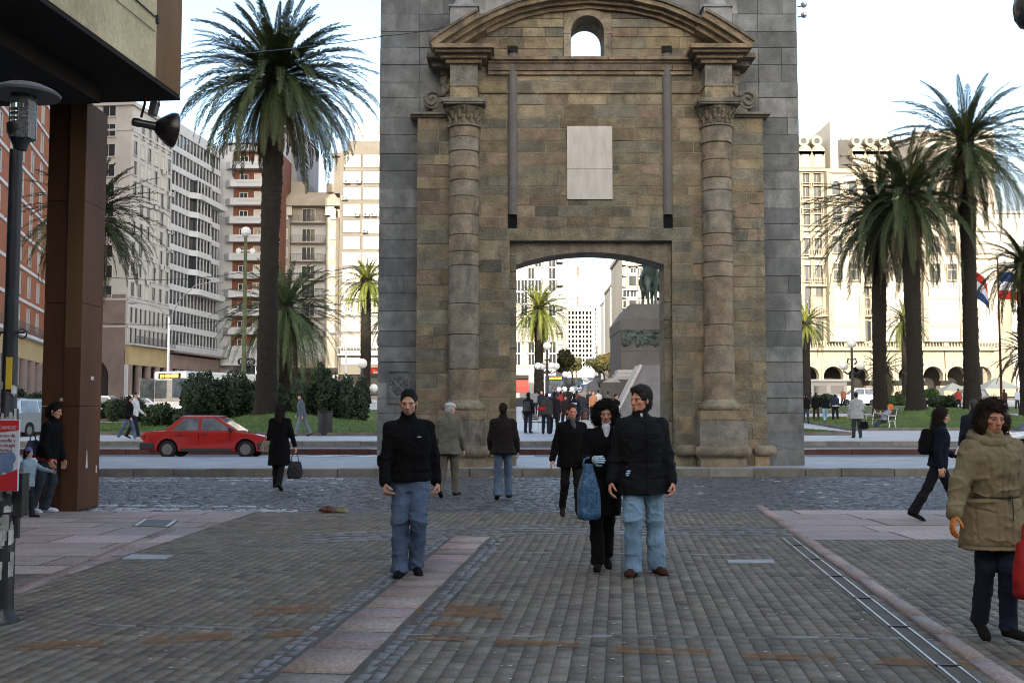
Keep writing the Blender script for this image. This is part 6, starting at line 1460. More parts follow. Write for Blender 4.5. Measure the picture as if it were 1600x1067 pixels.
# bronze horse and rider on top (their own thing)
st0 = thing('equestrian_statue', 'dark bronze horse and rider standing on the tall granite pedestal', 'statue', (float(at(1016, 475, YM + 2.5)[0]), YM + 2.5, mz + zm(474)), 0)
# ================================================================== VEHICLES
def car(label, x, y, z, rz, paint, L_=4.2, Wd=1.62, Ht=1.38, group=None, lod=0, name='parked_car', sedan=True, lights=False, cat='car', bump=True):
    """local x = forward; wheels on z = 0."""
    c = thing(name, label, cat, (x, y, z), rz, group); hl, hw = L_ / 2, Wd / 2; wr = .29; xf, xr = hl - .80, -hl + .86
    belt = .86 * Ht / 1.38
    low, zs = .19, []
    def arch(xc): return [(xc + (wr + .055) * math.cos(t), .29 + (wr + .055) * math.sin(t)) for t in np.linspace(-.2, math.pi + .2, 11)][::-1]
    prof_ = [(-hl + .02, .36), (-hl + .10, low + .06)] + arch(xr) + arch(xf) + [(hl - .12, low + .04), (hl, .34), (hl - .01, .56), (hl - .06, .68), (hl - .5, belt - .09), (hl - .95, belt - .03), (hl - 1.06, belt), (-hl + .95, belt + .03), (-hl + .4, belt + .02), (-hl + .06, belt - .03), (-hl, belt - .2)]
    mb_ = MB(); mb_.prism(prof_, -hw, hw)
    b_ = mb_.build('body', M[paint], c, bevel=(.035 if not lod else 0), smooth=not lod)
    if not lod:
        me = b_.data
        for v_ in me.vertices:                    # plan taper and tumblehome
            t = abs(v_.co.x) / hl; v_.co.y *= (1 - .07 * max(0, t - .6) / .4) * (1 - .045 * max(0, (v_.co.z - .5) / .4) ** 2) * (1 - .03 * max(0, (.35 - v_.co.z) / .2))
    rf, rr_ = hl - 1.78, (-hl + 1.24 if sedan else -hl + .45); wf, wb = hl - 1.04, (-hl + .68 if sedan else -hl + .12)
    yb, yt = hw - .07, hw - .25
    def gh(x0, x1, x2, x3, z0, z1, yb_, yt_): return [(x0, -yb_, z0), (x1, -yb_, z0), (x2, -yt_, z1), (x3, -yt_, z1), (x0, yb_, z0), (x1, yb_, z0), (x2, yt_, z1), (x3, yt_, z1)]
    mb_ = MB(); mb_.add(gh(wb, wf, rf, rr_, belt - .02, Ht - .05, yb, yt), [(0, 1, 2, 3), (7, 6, 5, 4), (3, 2, 6, 7), (1, 5, 6, 2), (0, 3, 7, 4)])
    mb_.add(gh(rr_ - .06, rf + .06, rf - .12, rr_ + .12, Ht - .052, Ht, yt + .01, yt - .10), [(0, 1, 2, 3), (7, 6, 5, 4), (3, 2, 6, 7), (1, 5, 6, 2), (0, 3, 7, 4)])
    mb_.build('cabin', M[paint], c, bevel=.012 if not lod else 0)
    def side(s, xs0, xs1, xt1, xt0, name_='side_window'):
        zb_, zt_ = belt + .035, Ht - .10; f = lambda z_: (yb + (yt - yb) * (z_ - belt + .02) / (Ht - .05 - belt + .02) + .012) * s
        m2 = MB(); m2.add([(xs0, f(zb_), zb_), (xs1, f(zb_), zb_), (xt1, f(zt_), zt_), (xt0, f(zt_), zt_), (xs0, f(zb_) - .02 * s, zb_), (xs1, f(zb_) - .02 * s, zb_), (xt1, f(zt_) - .02 * s, zt_), (xt0, f(zt_) - .02 * s, zt_)], [(0, 1, 2, 3), (7, 6, 5, 4), (0, 4, 5, 1), (1, 5, 6, 2), (2, 6, 7, 3), (3, 7, 4, 0)]); m2.build(name_, M['car_glass'], c)
    mid = (wf + wb) / 2 - .05
    for s in (-1, 1):
        side(s, mid + .06, wf - .22, rf - .10, mid + .06); side(s, wb + .30, mid - .04, mid - .04, rr_ + .12)
    def screen(xb_, xt_, name_):
        d = .015 * (1 if xb_ > 0 else -1); m2 = MB(); z0_, z1_ = belt + .03, Ht - .09; t0_, t1_ = .07, .93
        xa_ = xb_ + (xt_ - xb_) * t0_ + d; xb2 = xb_ + (xt_ - xb_) * t1_ + d
        m2.add([(xa_, -yb + .10, z0_), (xa_, yb - .10, z0_), (xb2, yt - .08, z1_), (xb2, -yt + .08, z1_)], [(0, 1, 2, 3)]); m2.build(name_, M['car_glass'], c)
    screen(wf, rf, 'windscreen'); screen(wb, rr_, 'rear_window')
    for xc in (xf, xr):
        for s in (-1, 1):
            m2 = MB(); m2.lathe([(.17, -.095), (wr - .02, -.10), (wr, -.07), (wr, .07), (wr - .02, .10), (.17, .095)], 22 if not lod else 12, (xc, s * (hw - .12), wr), axis='y'); w_ = m2.build('wheel', M['rubber'], c, smooth=not lod)
            m2 = MB(); m2.lathe([(.02, -.02), (.10, -.012), (.165, .0), (.178, -.01)], 18 if not lod else 10, (xc, s * (hw - .022), wr), axis='y')
            r_ = m2.build('rim', M['rim'], w_)
    m2 = MB(); m2.box(-hl + .2, hl - .2, -hw + .22, hw - .22, .2, .6); m2.build('underbody', M['black'], c)
    if bump:
        for s, nm in ((1, 'front_bumper'), (-1, 'rear_bumper')):
            m2 = MB(); a, b = sorted((s * (hl - .42), s * (hl + .06))); m2.box(a, b, -hw + .01, hw - .01, .28, .50); m2.build(nm, M['bumper'], c, bevel=.03)
        for s in (-1, 1):
            m2 = MB(); m2.box(hl - .075, hl - .005, s * (hw - .28) - .19, s * (hw - .28) + .19, .56, .68); m2.build('headlight', M['headlight' if lights else 'rim'], c, bevel=.01 if not lod else 0)
            m2 = MB(); m2.box(-hl - .01, -hl + .09, s * (hw - .24) - .2, s * (hw - .24) + .2, .60, .78); m2.build('tail_light', M['redlamp'], c, bevel=.01 if not lod else 0)
    if not lod:
        for s in (-1, 1):
            m2 = MB(); m2.box(-.02 + mid, .0 + mid, s * (hw - .012) - .008, s * (hw - .012) + .008, .34, belt - .05); m2.box(wf - .28, wf - .265, s * (hw - .012) - .008, s * (hw - .012) + .008, .34, belt - .05); m2.build('door_gap', M['black'], c)
            for xh in (mid + .12, wb + .5): m2 = MB(); m2.box(xh, xh + .15, s * (hw - .018) - .02, s * (hw - .018) + .02, belt - .13, belt - .09); m2.build('door_handle', M['bumper'], c, bevel=.006)
            m2 = MB(); m2.box(wf - .32, wf - .2, s * (hw + .02) - .09, s * (hw + .02) + .09, belt + .01, belt + .13); m2.build('mirror', M['bumper'], c, bevel=.02)
            m2 = MB(); m2.box(-hl + 1.3, hl - 1.25, s * (hw - .004) - .012, s * (hw - .004) + .012, .22, .31); m2.build('sill', M['bumper'], c, bevel=.006)
        m2 = MB(); m2.box(-hl - .013, -hl + .01, -.25, .25, .52, .62); m2.build('number_plate', M['frame_white'], c)
    return c
M['car_glass'] = mat('car_glass', (.15, .165, .175), .05, .5, 2.5, 0, spec=.7)
p = at(331, 712, 36.6)
car('red four door saloon car driving in front of the shrubs left of the gate', p[0], 36.6, .07, 0, 'redpaint', 4.22, 1.62, 1.40, name='red_car', sedan=True)
p = at(1640, 690, 36.6)
car('silver car partly hidden behind the woman in the tan parka at the right edge', p[0], 36.6, .07, R(180), 'silverpaint', 4.1, 1.65, 1.40, name='silver_car')
def road_car(label, u, Y, rz, paint, lod=1, **k):
    return car(label, float(at(u, 640, Y)[0]), Y, zg(Y) + k.pop('dz', 0), rz, paint, lod=lod, **k)
# north side street beyond the hedges
road_car('white car showing under the hedge between the pillar and the two walkers', 166, 68, 0, 'whitepaint', name='white_car')
road_car('white car glimpsed between the two walkers and the small shrub', 222, 70, 0, 'whitepaint', name='white_car')
road_car('silver car glimpsed under the large dark shrub', 268, 72, 0, 'silverpaint', name='silver_car')
road_car('pale van-like car seen behind the woman by the brown pillar', 48, 46, R(80), 'silverpaint', name='silver_car', dz=-.1, L_=4.3, Wd=1.7, Ht=1.6, sedan=False)
road_car('white car parked behind the dark shaggy palm at the right', 1352, 112, R(180), 'whitepaint', name='white_car')
road_car('pale car parked behind the first right hand palm trunk', 1340, 104, R(180), 'whitepaint', name='white_car', Ht=1.7, sedan=False)
road_car('dark car parked behind the tallest right hand palm trunk', 1508, 100, R(180), 'darkpaint', name='dark_car', Ht=1.6, sedan=False)
AVD = math.atan2(33.5 - 8, 560)
k_ = 0
def ave_x(Y, t): # t 0..1 across the avenue
    f = (Y - 140) / 560 if Y > 140 else 0; return (-3.5 + (27 + 3.5) * f) * (1 - t) + (20 + 40 * f) * t if Y > 140 else 1 + 17 * t
tr = [('white car with lit headlights leading the queue in the archway', 905, 118, 'whitepaint', 1), ('silver car second in the avenue queue behind the leading white car', 918, 128, 'silverpaint', 1), ('dark car beside the side block of the monument', 938, 132, 'darkpaint', 0), ('white car in the middle of the avenue queue', 908, 150, 'whitepaint', 1), ('silver car in the avenue queue right of the middle white car', 922, 158, 'silverpaint', 0), ('dark car low in the avenue queue by the left kerb', 897, 165, 'darkpaint', 1), ('white car high in the avenue queue', 913, 185, 'whitepaint', 0), ('silver car high in the avenue queue by the right kerb', 924, 195, 'silverpaint', 1), ('dark car high in the avenue queue', 906, 215, 'darkpaint', 0), ('white car near the far end of the avenue queue', 916, 240, 'whitepaint', 1), ('silver car near the far end of the avenue queue', 922, 275, 'silverpaint', 0), ('white car farthest up the avenue', 914, 320, 'whitepaint', 0)]
for lb_, u, Y, pt, li in tr: road_car(lb_, u, Y, R(-92), pt, group='cars driving down the avenue', name='avenue_car', lights=bool(li))
# buses
def bus(label, x, y, z, rz, paint, amber=True, L_=10.5, Wd=2.5, Ht=3.0, text_=None):
    b = thing('city_bus', label, 'bus', (x, y, z), rz); hw, hl = Wd / 2, L_ / 2
    mb_ = MB(); mb_.box(-hl, hl, -hw, hw, .35, Ht); mb_.build('body', M[paint], b, bevel=.12)
    mb_ = MB(); mb_.box(hl - .02, hl + .02, -hw + .15, hw - .15, 1.15, Ht - .55); mb_.build('windscreen', M['car_glass'], b)
    for s in (-1, 1):
        for k in range(6): mb_ = MB(); mb_.box(-hl + .5 + k * 1.55, -hl + 1.9 + k * 1.55, s * hw - .02, s * hw + .02, 1.35, Ht - .45); mb_.build('side_window', M['car_glass'], b)
        for xc in (hl - 2.0, -hl + 2.4): mb_ = MB(); mb_.lathe([(.2, -.12), (.48, -.14), (.48, .14), (.2, .12)], 16, (xc, s * (hw - .1), .48), axis='y'); mb_.build('wheel', M['rubber'], b)
        mb_ = MB(); mb_.box(hl - .03, hl + .03, s * (hw - .4) - .2, s * (hw - .4) + .2, .62, .85); mb_.build('headlight', M['headlight'], b)
    mb_ = MB(); mb_.box(hl - .01, hl + .03, -.85, .85, Ht - .46, Ht - .14); mb_.build('destination_frame', M['black'], b)
    mb_ = MB()
    rs_ = np.random.default_rng(int(abs(x) * 10))
    for k in range(7): mb_.box(hl + .031, hl + .034, -.72 + k * .21, -.72 + k * .21 + rs_.uniform(.1, .19), Ht - .40, Ht - .20)
    mb_.build('destination_display', M['amber'], b); mb_ = MB(); mb_.box(-hl, hl - .5, -hw - .01, hw + .01, .5, .95); mb_.build('skirt_band', M['bumper'], b); return b
p = at(252, 655, 66); bus('white city bus with lit amber destination display behind the hedges', p[0] + 2.2, 70, zg(66) - .1, R(-115), 'whitepaint', L_=8.5)
bus('blue city bus parked beyond the crowd in the archway', float(at(871, 620, 128)[0]) , 134, zg(131), R(-92), 'bluepaint')
road_car('dark van with lit lamps at the foot of the avenue queue', 921, 111, R(-92), 'darkpaint', Wd=1.8, Ht=1.9, sedan=False, lights=True, name='dark_van', cat='van')
# ================================================================== FIGURES (distance fields meshed to continuous surfaces)
_vr = np.random.default_rng(99).random((32, 32, 32)).astype(np.float32)
def vnoise(P, sc, off=0.0):
    q = P * sc + off + 100; i = np.floor(q).astype(int); f = q - i; f = f * f * (3 - 2 * f); r_ = 0
    for dx in (0, 1):
        for dy in (0, 1):
            for dz in (0, 1):
                w_ = (f[:, 0] if dx else 1 - f[:, 0]) * (f[:, 1] if dy else 1 - f[:, 1]) * (f[:, 2] if dz else 1 - f[:, 2]); r_ = r_ + w_ * _vr[(i[:, 0] + dx) % 32, (i[:, 1] + dy) % 32, (i[:, 2] + dz) % 32]
    return r_ * 2 - 1
class Field:
    def __init__(s, lo, hi, h):
        s.lo = np.array(lo, float); s.h = h; s.n = np.ceil((np.array(hi) - s.lo) / h).astype(int) + 1; s.D = np.full(s.n, .3, np.float32)
        s.ax = [s.lo[k] + h * np.arange(s.n[k]) for k in range(3)]
    def _put(s, lo, hi, fn, k, op='u'):
        m_ = .03 + k; a = np.maximum(0, np.floor((np.array(lo) - m_ - s.lo) / s.h).astype(int)); b = np.minimum(s.n, np.ceil((np.array(hi) + m_ - s.lo) / s.h).astype(int) + 1)
        if (b <= a).any(): return
        sl = tuple(slice(a[i], b[i]) for i in range(3)); X = s.ax[0][sl[0]][:, None, None]; Y = s.ax[1][sl[1]][None, :, None]; Z = s.ax[2][sl[2]][None, None, :]
        d = fn(X, Y, Z).astype(np.float32); D = s.D[sl]
        if op == 'u':
            if k > 0: h_ = np.clip(.5 + .5 * (D - d) / k, 0, 1); s.D[sl] = D + (d - D) * h_ - k * h_ * (1 - h_)
            else: s.D[sl] = np.minimum(D, d)
        elif op == 'sub': h_ = np.clip(.5 - .5 * (D + d) / max(k, 1e-5), 0, 1); s.D[sl] = D + (-d - D) * h_ + k * h_ * (1 - h_)
    def cap(s, a, b, ra, rb=None, k=.02, op='u'):
        a = np.array(a, float); b = np.array(b, float); rb = ra if rb is None else rb; ab = b - a; L2 = max(ab @ ab, 1e-9)
        def fn(X, Y, Z):
            t = np.clip(((X - a[0]) * ab[0] + (Y - a[1]) * ab[1] + (Z - a[2]) * ab[2]) / L2, 0, 1)
            return np.sqrt((X - a[0] - ab[0] * t) ** 2 + (Y - a[1] - ab[1] * t) ** 2 + (Z - a[2] - ab[2] * t) ** 2) - (ra + (rb - ra) * t)
        r_ = max(ra, rb); s._put(np.minimum(a, b) - r_, np.maximum(a, b) + r_, fn, k, op)
    def ell(s, c, r, Rm=None, k=.02, op='u'):
        c = np.array(c, float); r = np.array(r, float); Rm = np.eye(3) if Rm is None else Rm
        def fn(X, Y, Z):
            dx, dy, dz = X - c[0], Y - c[1], Z - c[2]; q = [dx * Rm[0, j] + dy * Rm[1, j] + dz * Rm[2, j] for j in range(3)]
            k0 = np.sqrt(sum((q[j] / r[j]) ** 2 for j in range(3))); k1 = np.sqrt(sum((q[j] / r[j] ** 2) ** 2 for j in range(3))) + 1e-6; return k0 * (k0 - 1) / k1
        e = np.sqrt((Rm ** 2) @ (r ** 2)); s._put(c - e, c + e, fn, k, op)
    def loft(s, tab, o, Rm, k=.03, ex=2.3, op='u'):
        """tab rows: z, rx, ry, yoff in a local frame (o, Rm)."""
        tab = np.array(tab, float); tab = tab[np.argsort(tab[:, 0])]; o = np.array(o, float); zs = tab[:, 0]; rm = tab[:, 1:3].max()
        def fn(X, Y, Z):
            dx, dy, dz = X - o[0], Y - o[1], Z - o[2]; x, y, z = [dx * Rm[0, j] + dy * Rm[1, j] + dz * Rm[2, j] for j in range(3)]
            rx = np.interp(z, zs, tab[:, 1]); ry = np.interp(z, zs, tab[:, 2]); yo = np.interp(z, zs, tab[:, 3])
            q = (np.abs(x / rx) ** ex + np.abs((y - yo) / ry) ** ex) ** (1 / ex); d = (q - 1) * np.minimum(rx, ry); return np.maximum(d, np.maximum(z - zs[-1], zs[0] - z))
        A = o + Rm[:, 2] * zs[0]; B = o + Rm[:, 2] * zs[-1]; s._put(np.minimum(A, B) - rm * 1.1, np.maximum(A, B) + rm * 1.1, fn, k, op)
    def plane(s, p, n):
        s.D = np.maximum(s.D, ((s.ax[0][:, None, None] - p[0]) * n[0] + (s.ax[1][None, :, None] - p[1]) * n[1] + (s.ax[2][None, None, :] - p[2]) * n[2]).astype(np.float32))
    def mesh(s):
        D = s.D; ins = D < 0; cs = np.zeros(s.n - 1, np.int8)
        for dx in (0, 1):
            for dy in (0, 1):
                for dz in (0, 1): cs += ins[dx:s.n[0] - 1 + dx, dy:s.n[1] - 1 + dy, dz:s.n[2] - 1 + dz]
        ci = np.argwhere((cs > 0) & (cs < 8)); idx = np.full(s.n - 1, -1, np.int32); idx[tuple(ci.T)] = np.arange(len(ci)); acc = np.zeros((len(ci), 3)); cnt = np.zeros(len(ci)); O = np.array([[i, j, k] for i in (0, 1) for j in (0, 1) for k in (0, 1)])
        for a in range(8):
            for b in range(a + 1, 8):
                if np.abs(O[a] - O[b]).sum() != 1: continue
                da = D[tuple((ci + O[a]).T)]; db = D[tuple((ci + O[b]).T)]; m_ = (da < 0) != (db < 0); t = da[m_] / (da[m_] - db[m_]); acc[m_] += O[a] + (O[b] - O[a]) * t[:, None]; cnt[m_] += 1
        V = (ci + acc / np.maximum(cnt, 1)[:, None]) * s.h + s.lo; Q = []
        for ax in range(3):
            sl0 = [slice(1, s.n[k] - 1) for k in range(3)]; sl1 = list(sl0); sl0[ax] = slice(0, s.n[ax] - 1); sl1[ax] = slice(1, s.n[ax]); A = ins[tuple(sl0)]; B = ins[tuple(sl1)]
            e = np.argwhere(A != B); 
            if not len(e): continue
            flip = A[tuple(e.T)]; off = np.ones(3, int); off[ax] = 0; e = e + off; u_, v_ = (ax + 1) % 3, (ax + 2) % 3; U = np.eye(3, dtype=int)[u_]; W = np.eye(3, dtype=int)[v_]
            q = np.stack([idx[tuple((e - U - W).T)], idx[tuple((e - W).T)], idx[tuple(e.T)], idx[tuple((e - U).T)]], 1); q[~flip] = q[~flip][:, ::-1]; Q.append(q)
        Q = np.concatenate(Q) if Q else np.zeros((0, 4), int); return V, Q[(Q >= 0).all(1)]
def vnormals(V, Q):
    n_ = np.cross(V[Q[:, 2]] - V[Q[:, 0]], V[Q[:, 3]] - V[Q[:, 1]]); N_ = np.zeros_like(V)
    for k in range(4): np.add.at(N_, Q[:, k], n_)
    return N_ / (np.linalg.norm(N_, axis=1)[:, None] + 1e-9)
def rx(a): a = R(a); return np.array([[1, 0, 0], [0, math.cos(a), -math.sin(a)], [0, math.sin(a), math.cos(a)]])
def ry(a): a = R(a); return np.array([[math.cos(a), 0, math.sin(a)], [0, 1, 0], [-math.sin(a), 0, math.cos(a)]])
def rz(a): a = R(a); return np.array([[math.cos(a), -math.sin(a), 0], [math.sin(a), math.cos(a), 0], [0, 0, 1]])
def nrm(v): v = np.array(v, float); return v / np.linalg.norm(v)

M['skin'] = mat('skin', (1, 1, 1), .55, .07, 30, .08, 120, attr=True, spec=.4)
_fab = {}
def fabric(col, rough=.9, var=.18, weave=260, bump=.12, sheen=.12, name='cloth', vs=7, c2=None):
    k = (tuple(np.round(col, 3)), rough, name)
    if k not in _fab: _fab[k] = mat(name, col, rough, var, vs, bump, weave, sheen=0, spec=.12, fine=.14, col2=c2)
    return _fab[k]
SK = np.array([.56, .305, .20])
HAIR = lambda c=(.018, .013, .010): fabric(c, .62, .3, 90, .35, 0, 'hair', 25)

def skeleton(ps):
    """joints of a standing figure 1.75 m tall facing -y; ps holds the pose in degrees."""
    J = {}; lean, side, twist = ps.get('lean', 3), ps.get('side', 0), ps.get('twist', 0)
    RT = rx(lean) @ ry(side) @ rz(twist); RP = rx(ps.get('plean', 0)) @ rz(-twist * .4); J['hip'] = np.zeros(3); J['RT'] = RT; J['RP'] = RP
    for s, nm in ((1, 'L'), (-1, 'R')):
        p_, f_, ab = ps.get('leg' + nm, (0, 3, 2)); a = np.array([.088 * s, 0, 0]) @ RP.T; J['hip' + nm] = a
        d1 = rz(0) @ np.array([s * math.sin(R(ab)), -math.sin(R(p_)), -math.cos(R(p_))]); d2 = np.array([s * math.sin(R(ab)) * .6, -math.sin(R(p_ - f_)), -math.cos(R(p_ - f_))]); d1, d2 = nrm(d1), nrm(d2)
        J['knee' + nm] = a + d1 * .425; J['ank' + nm] = J['knee' + nm] + d2 * .425
        fp = ps.get('foot' + nm, 0); to = ps.get('toe' + nm, 9) * s; fd = rz(to) @ np.array([0, -math.cos(R(fp)), -math.sin(R(fp))]); fu = rz(to) @ np.array([0, -math.sin(R(fp)), math.cos(R(fp))]); J['fd' + nm] = fd; J['fu' + nm] = fu
        J['heel' + nm] = J['ank' + nm] - fu * .085 - fd * .05; J['toe' + nm] = J['ank' + nm] - fu * .085 + fd * .19
    g = lambda v: RT @ np.array(v, float)
    J['neck'] = g((0, .015, .555)); J['headb'] = g((0, .005, .615))
    for s, nm in ((1, 'L'), (-1, 'R')):
        sh = g((.176 * s, .01, .456)); J['sh' + nm] = sh; p_, ab, e_, inw = ps.get('arm' + nm, (5, 8, 15, 0))
        d1 = RT @ nrm((s * math.sin(R(ab)), -math.sin(R(p_)) * math.cos(R(ab)), -math.cos(R(p_)) * math.cos(R(ab)))); q = p_ + e_
        d2 = RT @ nrm((s * math.sin(R(ab)) * math.cos(R(e_)) - s * math.sin(R(inw)), -math.sin(R(q)) * math.cos(R(inw)), -math.cos(R(q)) * math.cos(R(inw))))
        J['elb' + nm] = sh + d1 * .285; J['wr' + nm] = J['elb' + nm] + d2 * .25; J['ad' + nm] = d2
        if 'hand' + nm in ps: J['ad2' + nm] = RT @ nrm(ps['hand' + nm])
    hy, hp, hr = ps.get('head', (0, 0, 0)); J['RH'] = RT @ rx(-lean * .7) @ rz(hy) @ rx(hp) @ ry(hr)
    zmin = min(J[k][2] for k in ('heelL', 'heelR', 'toeL', 'toeR')) if not ps.get('sit') else -ps['sit']
    for k in J:
        if J[k].ndim == 1 and k[:2] not in ('fd', 'fu', 'ad'): J[k] = J[k] - np.array([0, 0, zmin])
    return J
def add_hand(F, J, nm, curl, scale=1.0):
    s = 1 if nm == 'L' else -1; w_ = J['wr' + nm]; d = J.get('ad2' + nm, J['ad' + nm]); n_ = nrm(np.array([-s, 0, 0]) - d * (np.array([-s, 0, 0]) @ d)); t = nrm(np.cross(d, n_)) * (1 if np.cross(d, n_)[1] < 0 else -1)  # t: thumb side (forwards)
    S = scale; F.cap(w_ - d * .05, w_ + d * .02, .027 * S, .026 * S, .01); Rm = np.stack([t, n_, d], 1); F.ell(w_ + d * .055 * S, np.array((.042, .017, .055)) * S, Rm, .012)
    for i, (o_, l_) in enumerate(((.030, .92), (.010, 1.0), (-.011, .94), (-.030, .76))):
        p = w_ + d * (.092 if i else .086) * S + t * o_ * S; fd = d + t * o_ * 2.2; fd = nrm(fd); cu = curl * (1 + .12 * i)
        for j, (ln, rr) in enumerate(((.044, .0098), (.028, .0092), (.022, .0084))):
            a = R(cu * (.7 if j == 0 else 1.0)); fd = nrm(fd * math.cos(a) + n_ * math.sin(a)); q = p + fd * ln * l_ * S; F.cap(p, q, rr * S, rr * .94 * S, .004); p = q
    p = w_ + d * .025 * S + t * .030 * S + n_ * .006; fd = nrm(d * .62 + t * .62 + n_ * .35)
    for ln, rr in ((.042, .0125), (.032, .0108), (.024, .0095)): q = p + fd * ln * S; F.cap(p, q, rr * S, rr * .94 * S, .006); p = q; fd = nrm(fd + d * .45 + n_ * (.25 + curl / 150.) - t * .35)
def bounds(J, m_=.2):
    P = np.array([v for k, v in J.items() if v.ndim == 1 and k[:2] not in ('fd', 'fu', 'ad')]); lo, hi = P.min(0) - m_, P.max(0) + m_; hi[2] = J['headb'][2] + .36; lo[2] = max(lo[2], -.05); return lo, hi
def person(label, xy, z, H, face, pose, top=None, legs=None, shoes=(.02, .018, .016), hair='short', hcol=(.018, .013, .010), skin=(1, 1, 1), h=.011, hh=.0045, gloves=None, extra=None, hem=None, group=None, lipstick=0, beard=0.0, brow=1.0, cap=None, age=0, seat=False):
    root = thing('person', label, 'person', (xy[0], xy[1], z), R(face), group); S = H / 1.75; J = skeleton(pose); RH = J['RH']; hb = J['headb']; RT = J['RT']; lo, hi = bounds(J)
    skc = SK * np.array(skin); near = h < .015
    hd = lambda v: hb + RH @ np.array(v, float)
    mcol = lambda m_: m_ if not isinstance(m_, tuple) else fabric(m_)
    # ---- body: one continuous skin
    F = Field(lo, hi, h if not near else .0085)
    F.loft([(-.06, .15, .10, 0), (.05, .145, .10, 0), (.18, .125, .085, 0), (.36, .15, .10, 0), (.46, .14, .085, .005), (.54, .06, .05, .015)], J['hip'], RT, .04)
    F.cap(J['neck'] - RT[:, 2] * .05, hb + RH @ np.array((0, .0, .02)), .057, .053, .03)
    for nm in 'LR':
        F.cap(J['neck'] - RT[:, 2] * .06, J['sh' + nm], .05, .055, .03); F.cap(J['sh' + nm], J['elb' + nm], .05, .04, .03); F.cap(J['elb' + nm], J['wr' + nm], .04, .027, .02)
        F.cap(J['hip' + nm], J['knee' + nm], .083, .055, .03); F.cap(J['knee' + nm], J['ank' + nm], .054, .036, .02); F.cap(J['ank' + nm] - J['fu' + nm] * .045 - J['fd' + nm] * .02, J['ank' + nm] - J['fu' + nm] * .055 + J['fd' + nm] * .13, .035, .03, .02)
        if not near: F.ell(J['wr' + nm] + J.get('ad2' + nm, J['ad' + nm]) * .08, (.035, .035, .075), None, .02)
    def head(F):
        F.ell(hd((0, .012, .125)), (.076, .094, .098), RH, .02); F.ell(hd((0, -.022, .050)), (.056, .066, .068), RH, .035); F.ell(hd((0, -.062, .002)), (.026, .024, .022), RH, .025)
        F.ell(hd((0, -.072, .105)), (.055, .022, .016), RH, .018)
        for s in (-1, 1):
            F.ell(hd((s * .044, -.058, .066)), (.018, .020, .014), RH, .02); F.ell(hd((s * .078, .012, .082)), (.010, .019, .028), RH @ rz(s * 18), .008)
            F.ell(hd((s * .031, -.092, .086)), (.018, .009, .009), RH, .010, 'sub'); F.ell(hd((s * .031, -.076, .086)), (.0145, .0135, .0125), RH, .004)
        F.cap(hd((0, -.086, .092)), hd((0, -.106, .054)), .009, .0125, .012); F.ell(hd((0, -.100, .050)), (.018, .012, .010), RH, .008)
        F.ell(hd((0, -.083, .021)), (.024, .010, .0055), RH, .006); F.ell(hd((0, -.082, .011)), (.020, .010, .006), RH, .006)
    if not near: head(F)
    VV, QQ = F.mesh(); parts_ = [(VV, QQ)]
    if near:
        c = hd((0, 0, .08)); FH = Field(c - .17, c + np.array((.17, .17, .15)), hh); head(FH); FH.cap(J['neck'] - RT[:, 2] * .02, hb + RH @ np.array((0, .0, .02)), .056, .053, .025)
        FH.plane(J['neck'] + RT[:, 2] * .005, -RT[:, 2]); parts_.append(FH.mesh())
        for nm in 'LR':
            w_ = J['wr' + nm]; FH = Field(w_ - .22, w_ + .22, .0045); add_hand(FH, J, nm, pose.get('curl' + nm, 28)); parts_.append(FH.mesh())
    off = 0; V = []; Q = []
    for v_, q_ in parts_: V.append(v_); Q.append(q_ + off); off += len(v_)
    V, Q = np.concatenate(V), np.concatenate(Q); cc = np.tile(skc, (len(V), 1)); L_ = (V - hb) @ RH
    cc *= (1 + .06 * vnoise(V, 22))[:, None]
    blush = np.exp(-(((np.abs(L_[:, 0]) - .045) / .022) ** 2 + ((L_[:, 2] - .05) / .022) ** 2)) * (L_[:, 1] < -.03); cc *= 1 + blush[:, None] * np.array([.02, -.07, -.06])
    nose_ = np.exp(-((L_[:, 0] / .02) ** 2 + ((L_[:, 2] - .054) / .02) ** 2)) * (L_[:, 1] < -.09); cc *= 1 + nose_[:, None] * np.array([.05, -.12, -.12])
    lip = (((L_[:, 0] / .021) ** 2 + ((L_[:, 2] - .0155) / .0115) ** 2) < 1) & (L_[:, 1] < -.07); cc[lip] = skc * np.array([.78, .58, .58]); ml = (np.abs(L_[:, 0]) < .020) & (np.abs(L_[:, 2] - .0155) < .0022) & (L_[:, 1] < -.07); cc[ml] = skc * .4
    if beard: cc[lip] *= .72; b_ = (L_[:, 2] < .036) & (L_[:, 2] > -.03) & (L_[:, 1] < .01) & ~lip; cc[b_] *= 1 - beard * np.array([.42, .34, .26])
    br = (np.abs(np.abs(L_[:, 0]) - .034) < .021) & (np.abs(L_[:, 2] - .1035 + .12 * np.abs(np.abs(L_[:, 0]) - .03)) < .0038 * brow) & (L_[:, 1] < -.06); cc[br] = np.array([.07, .045, .035]) if not age else np.array([.12, .09, .07])
    er = np.sqrt(((np.abs(L_[:, 0]) - .031) / .0145) ** 2 + ((L_[:, 2] - .086) / .0062) ** 2); ey = (er < 1) & (L_[:, 1] < -.07); cc[ey] = (.27, .22, .20)
    ir = (np.abs(np.abs(L_[:, 0]) - .031) < .0062) & (np.abs(L_[:, 2] - .086) < .0065) & (L_[:, 1] < -.07); cc[ir] = (.02, .013, .01)
    ld = (er < 1.55) & (er >= 1) & (L_[:, 1] < -.07); cc[ld] *= np.array([.86, .80, .78])
    if gloves is not None:
        for nm in 'LR': g_ = ((V - J['wr' + nm]) @ J.get('ad2' + nm, J['ad' + nm]) > -.03) & (np.linalg.norm(V - J['wr' + nm], axis=1) < .23); cc[g_] = gloves
    arr_mesh('body', V * S, Q, M['skin'], root, cols=np.clip(cc, 0, 1), smooth=True)
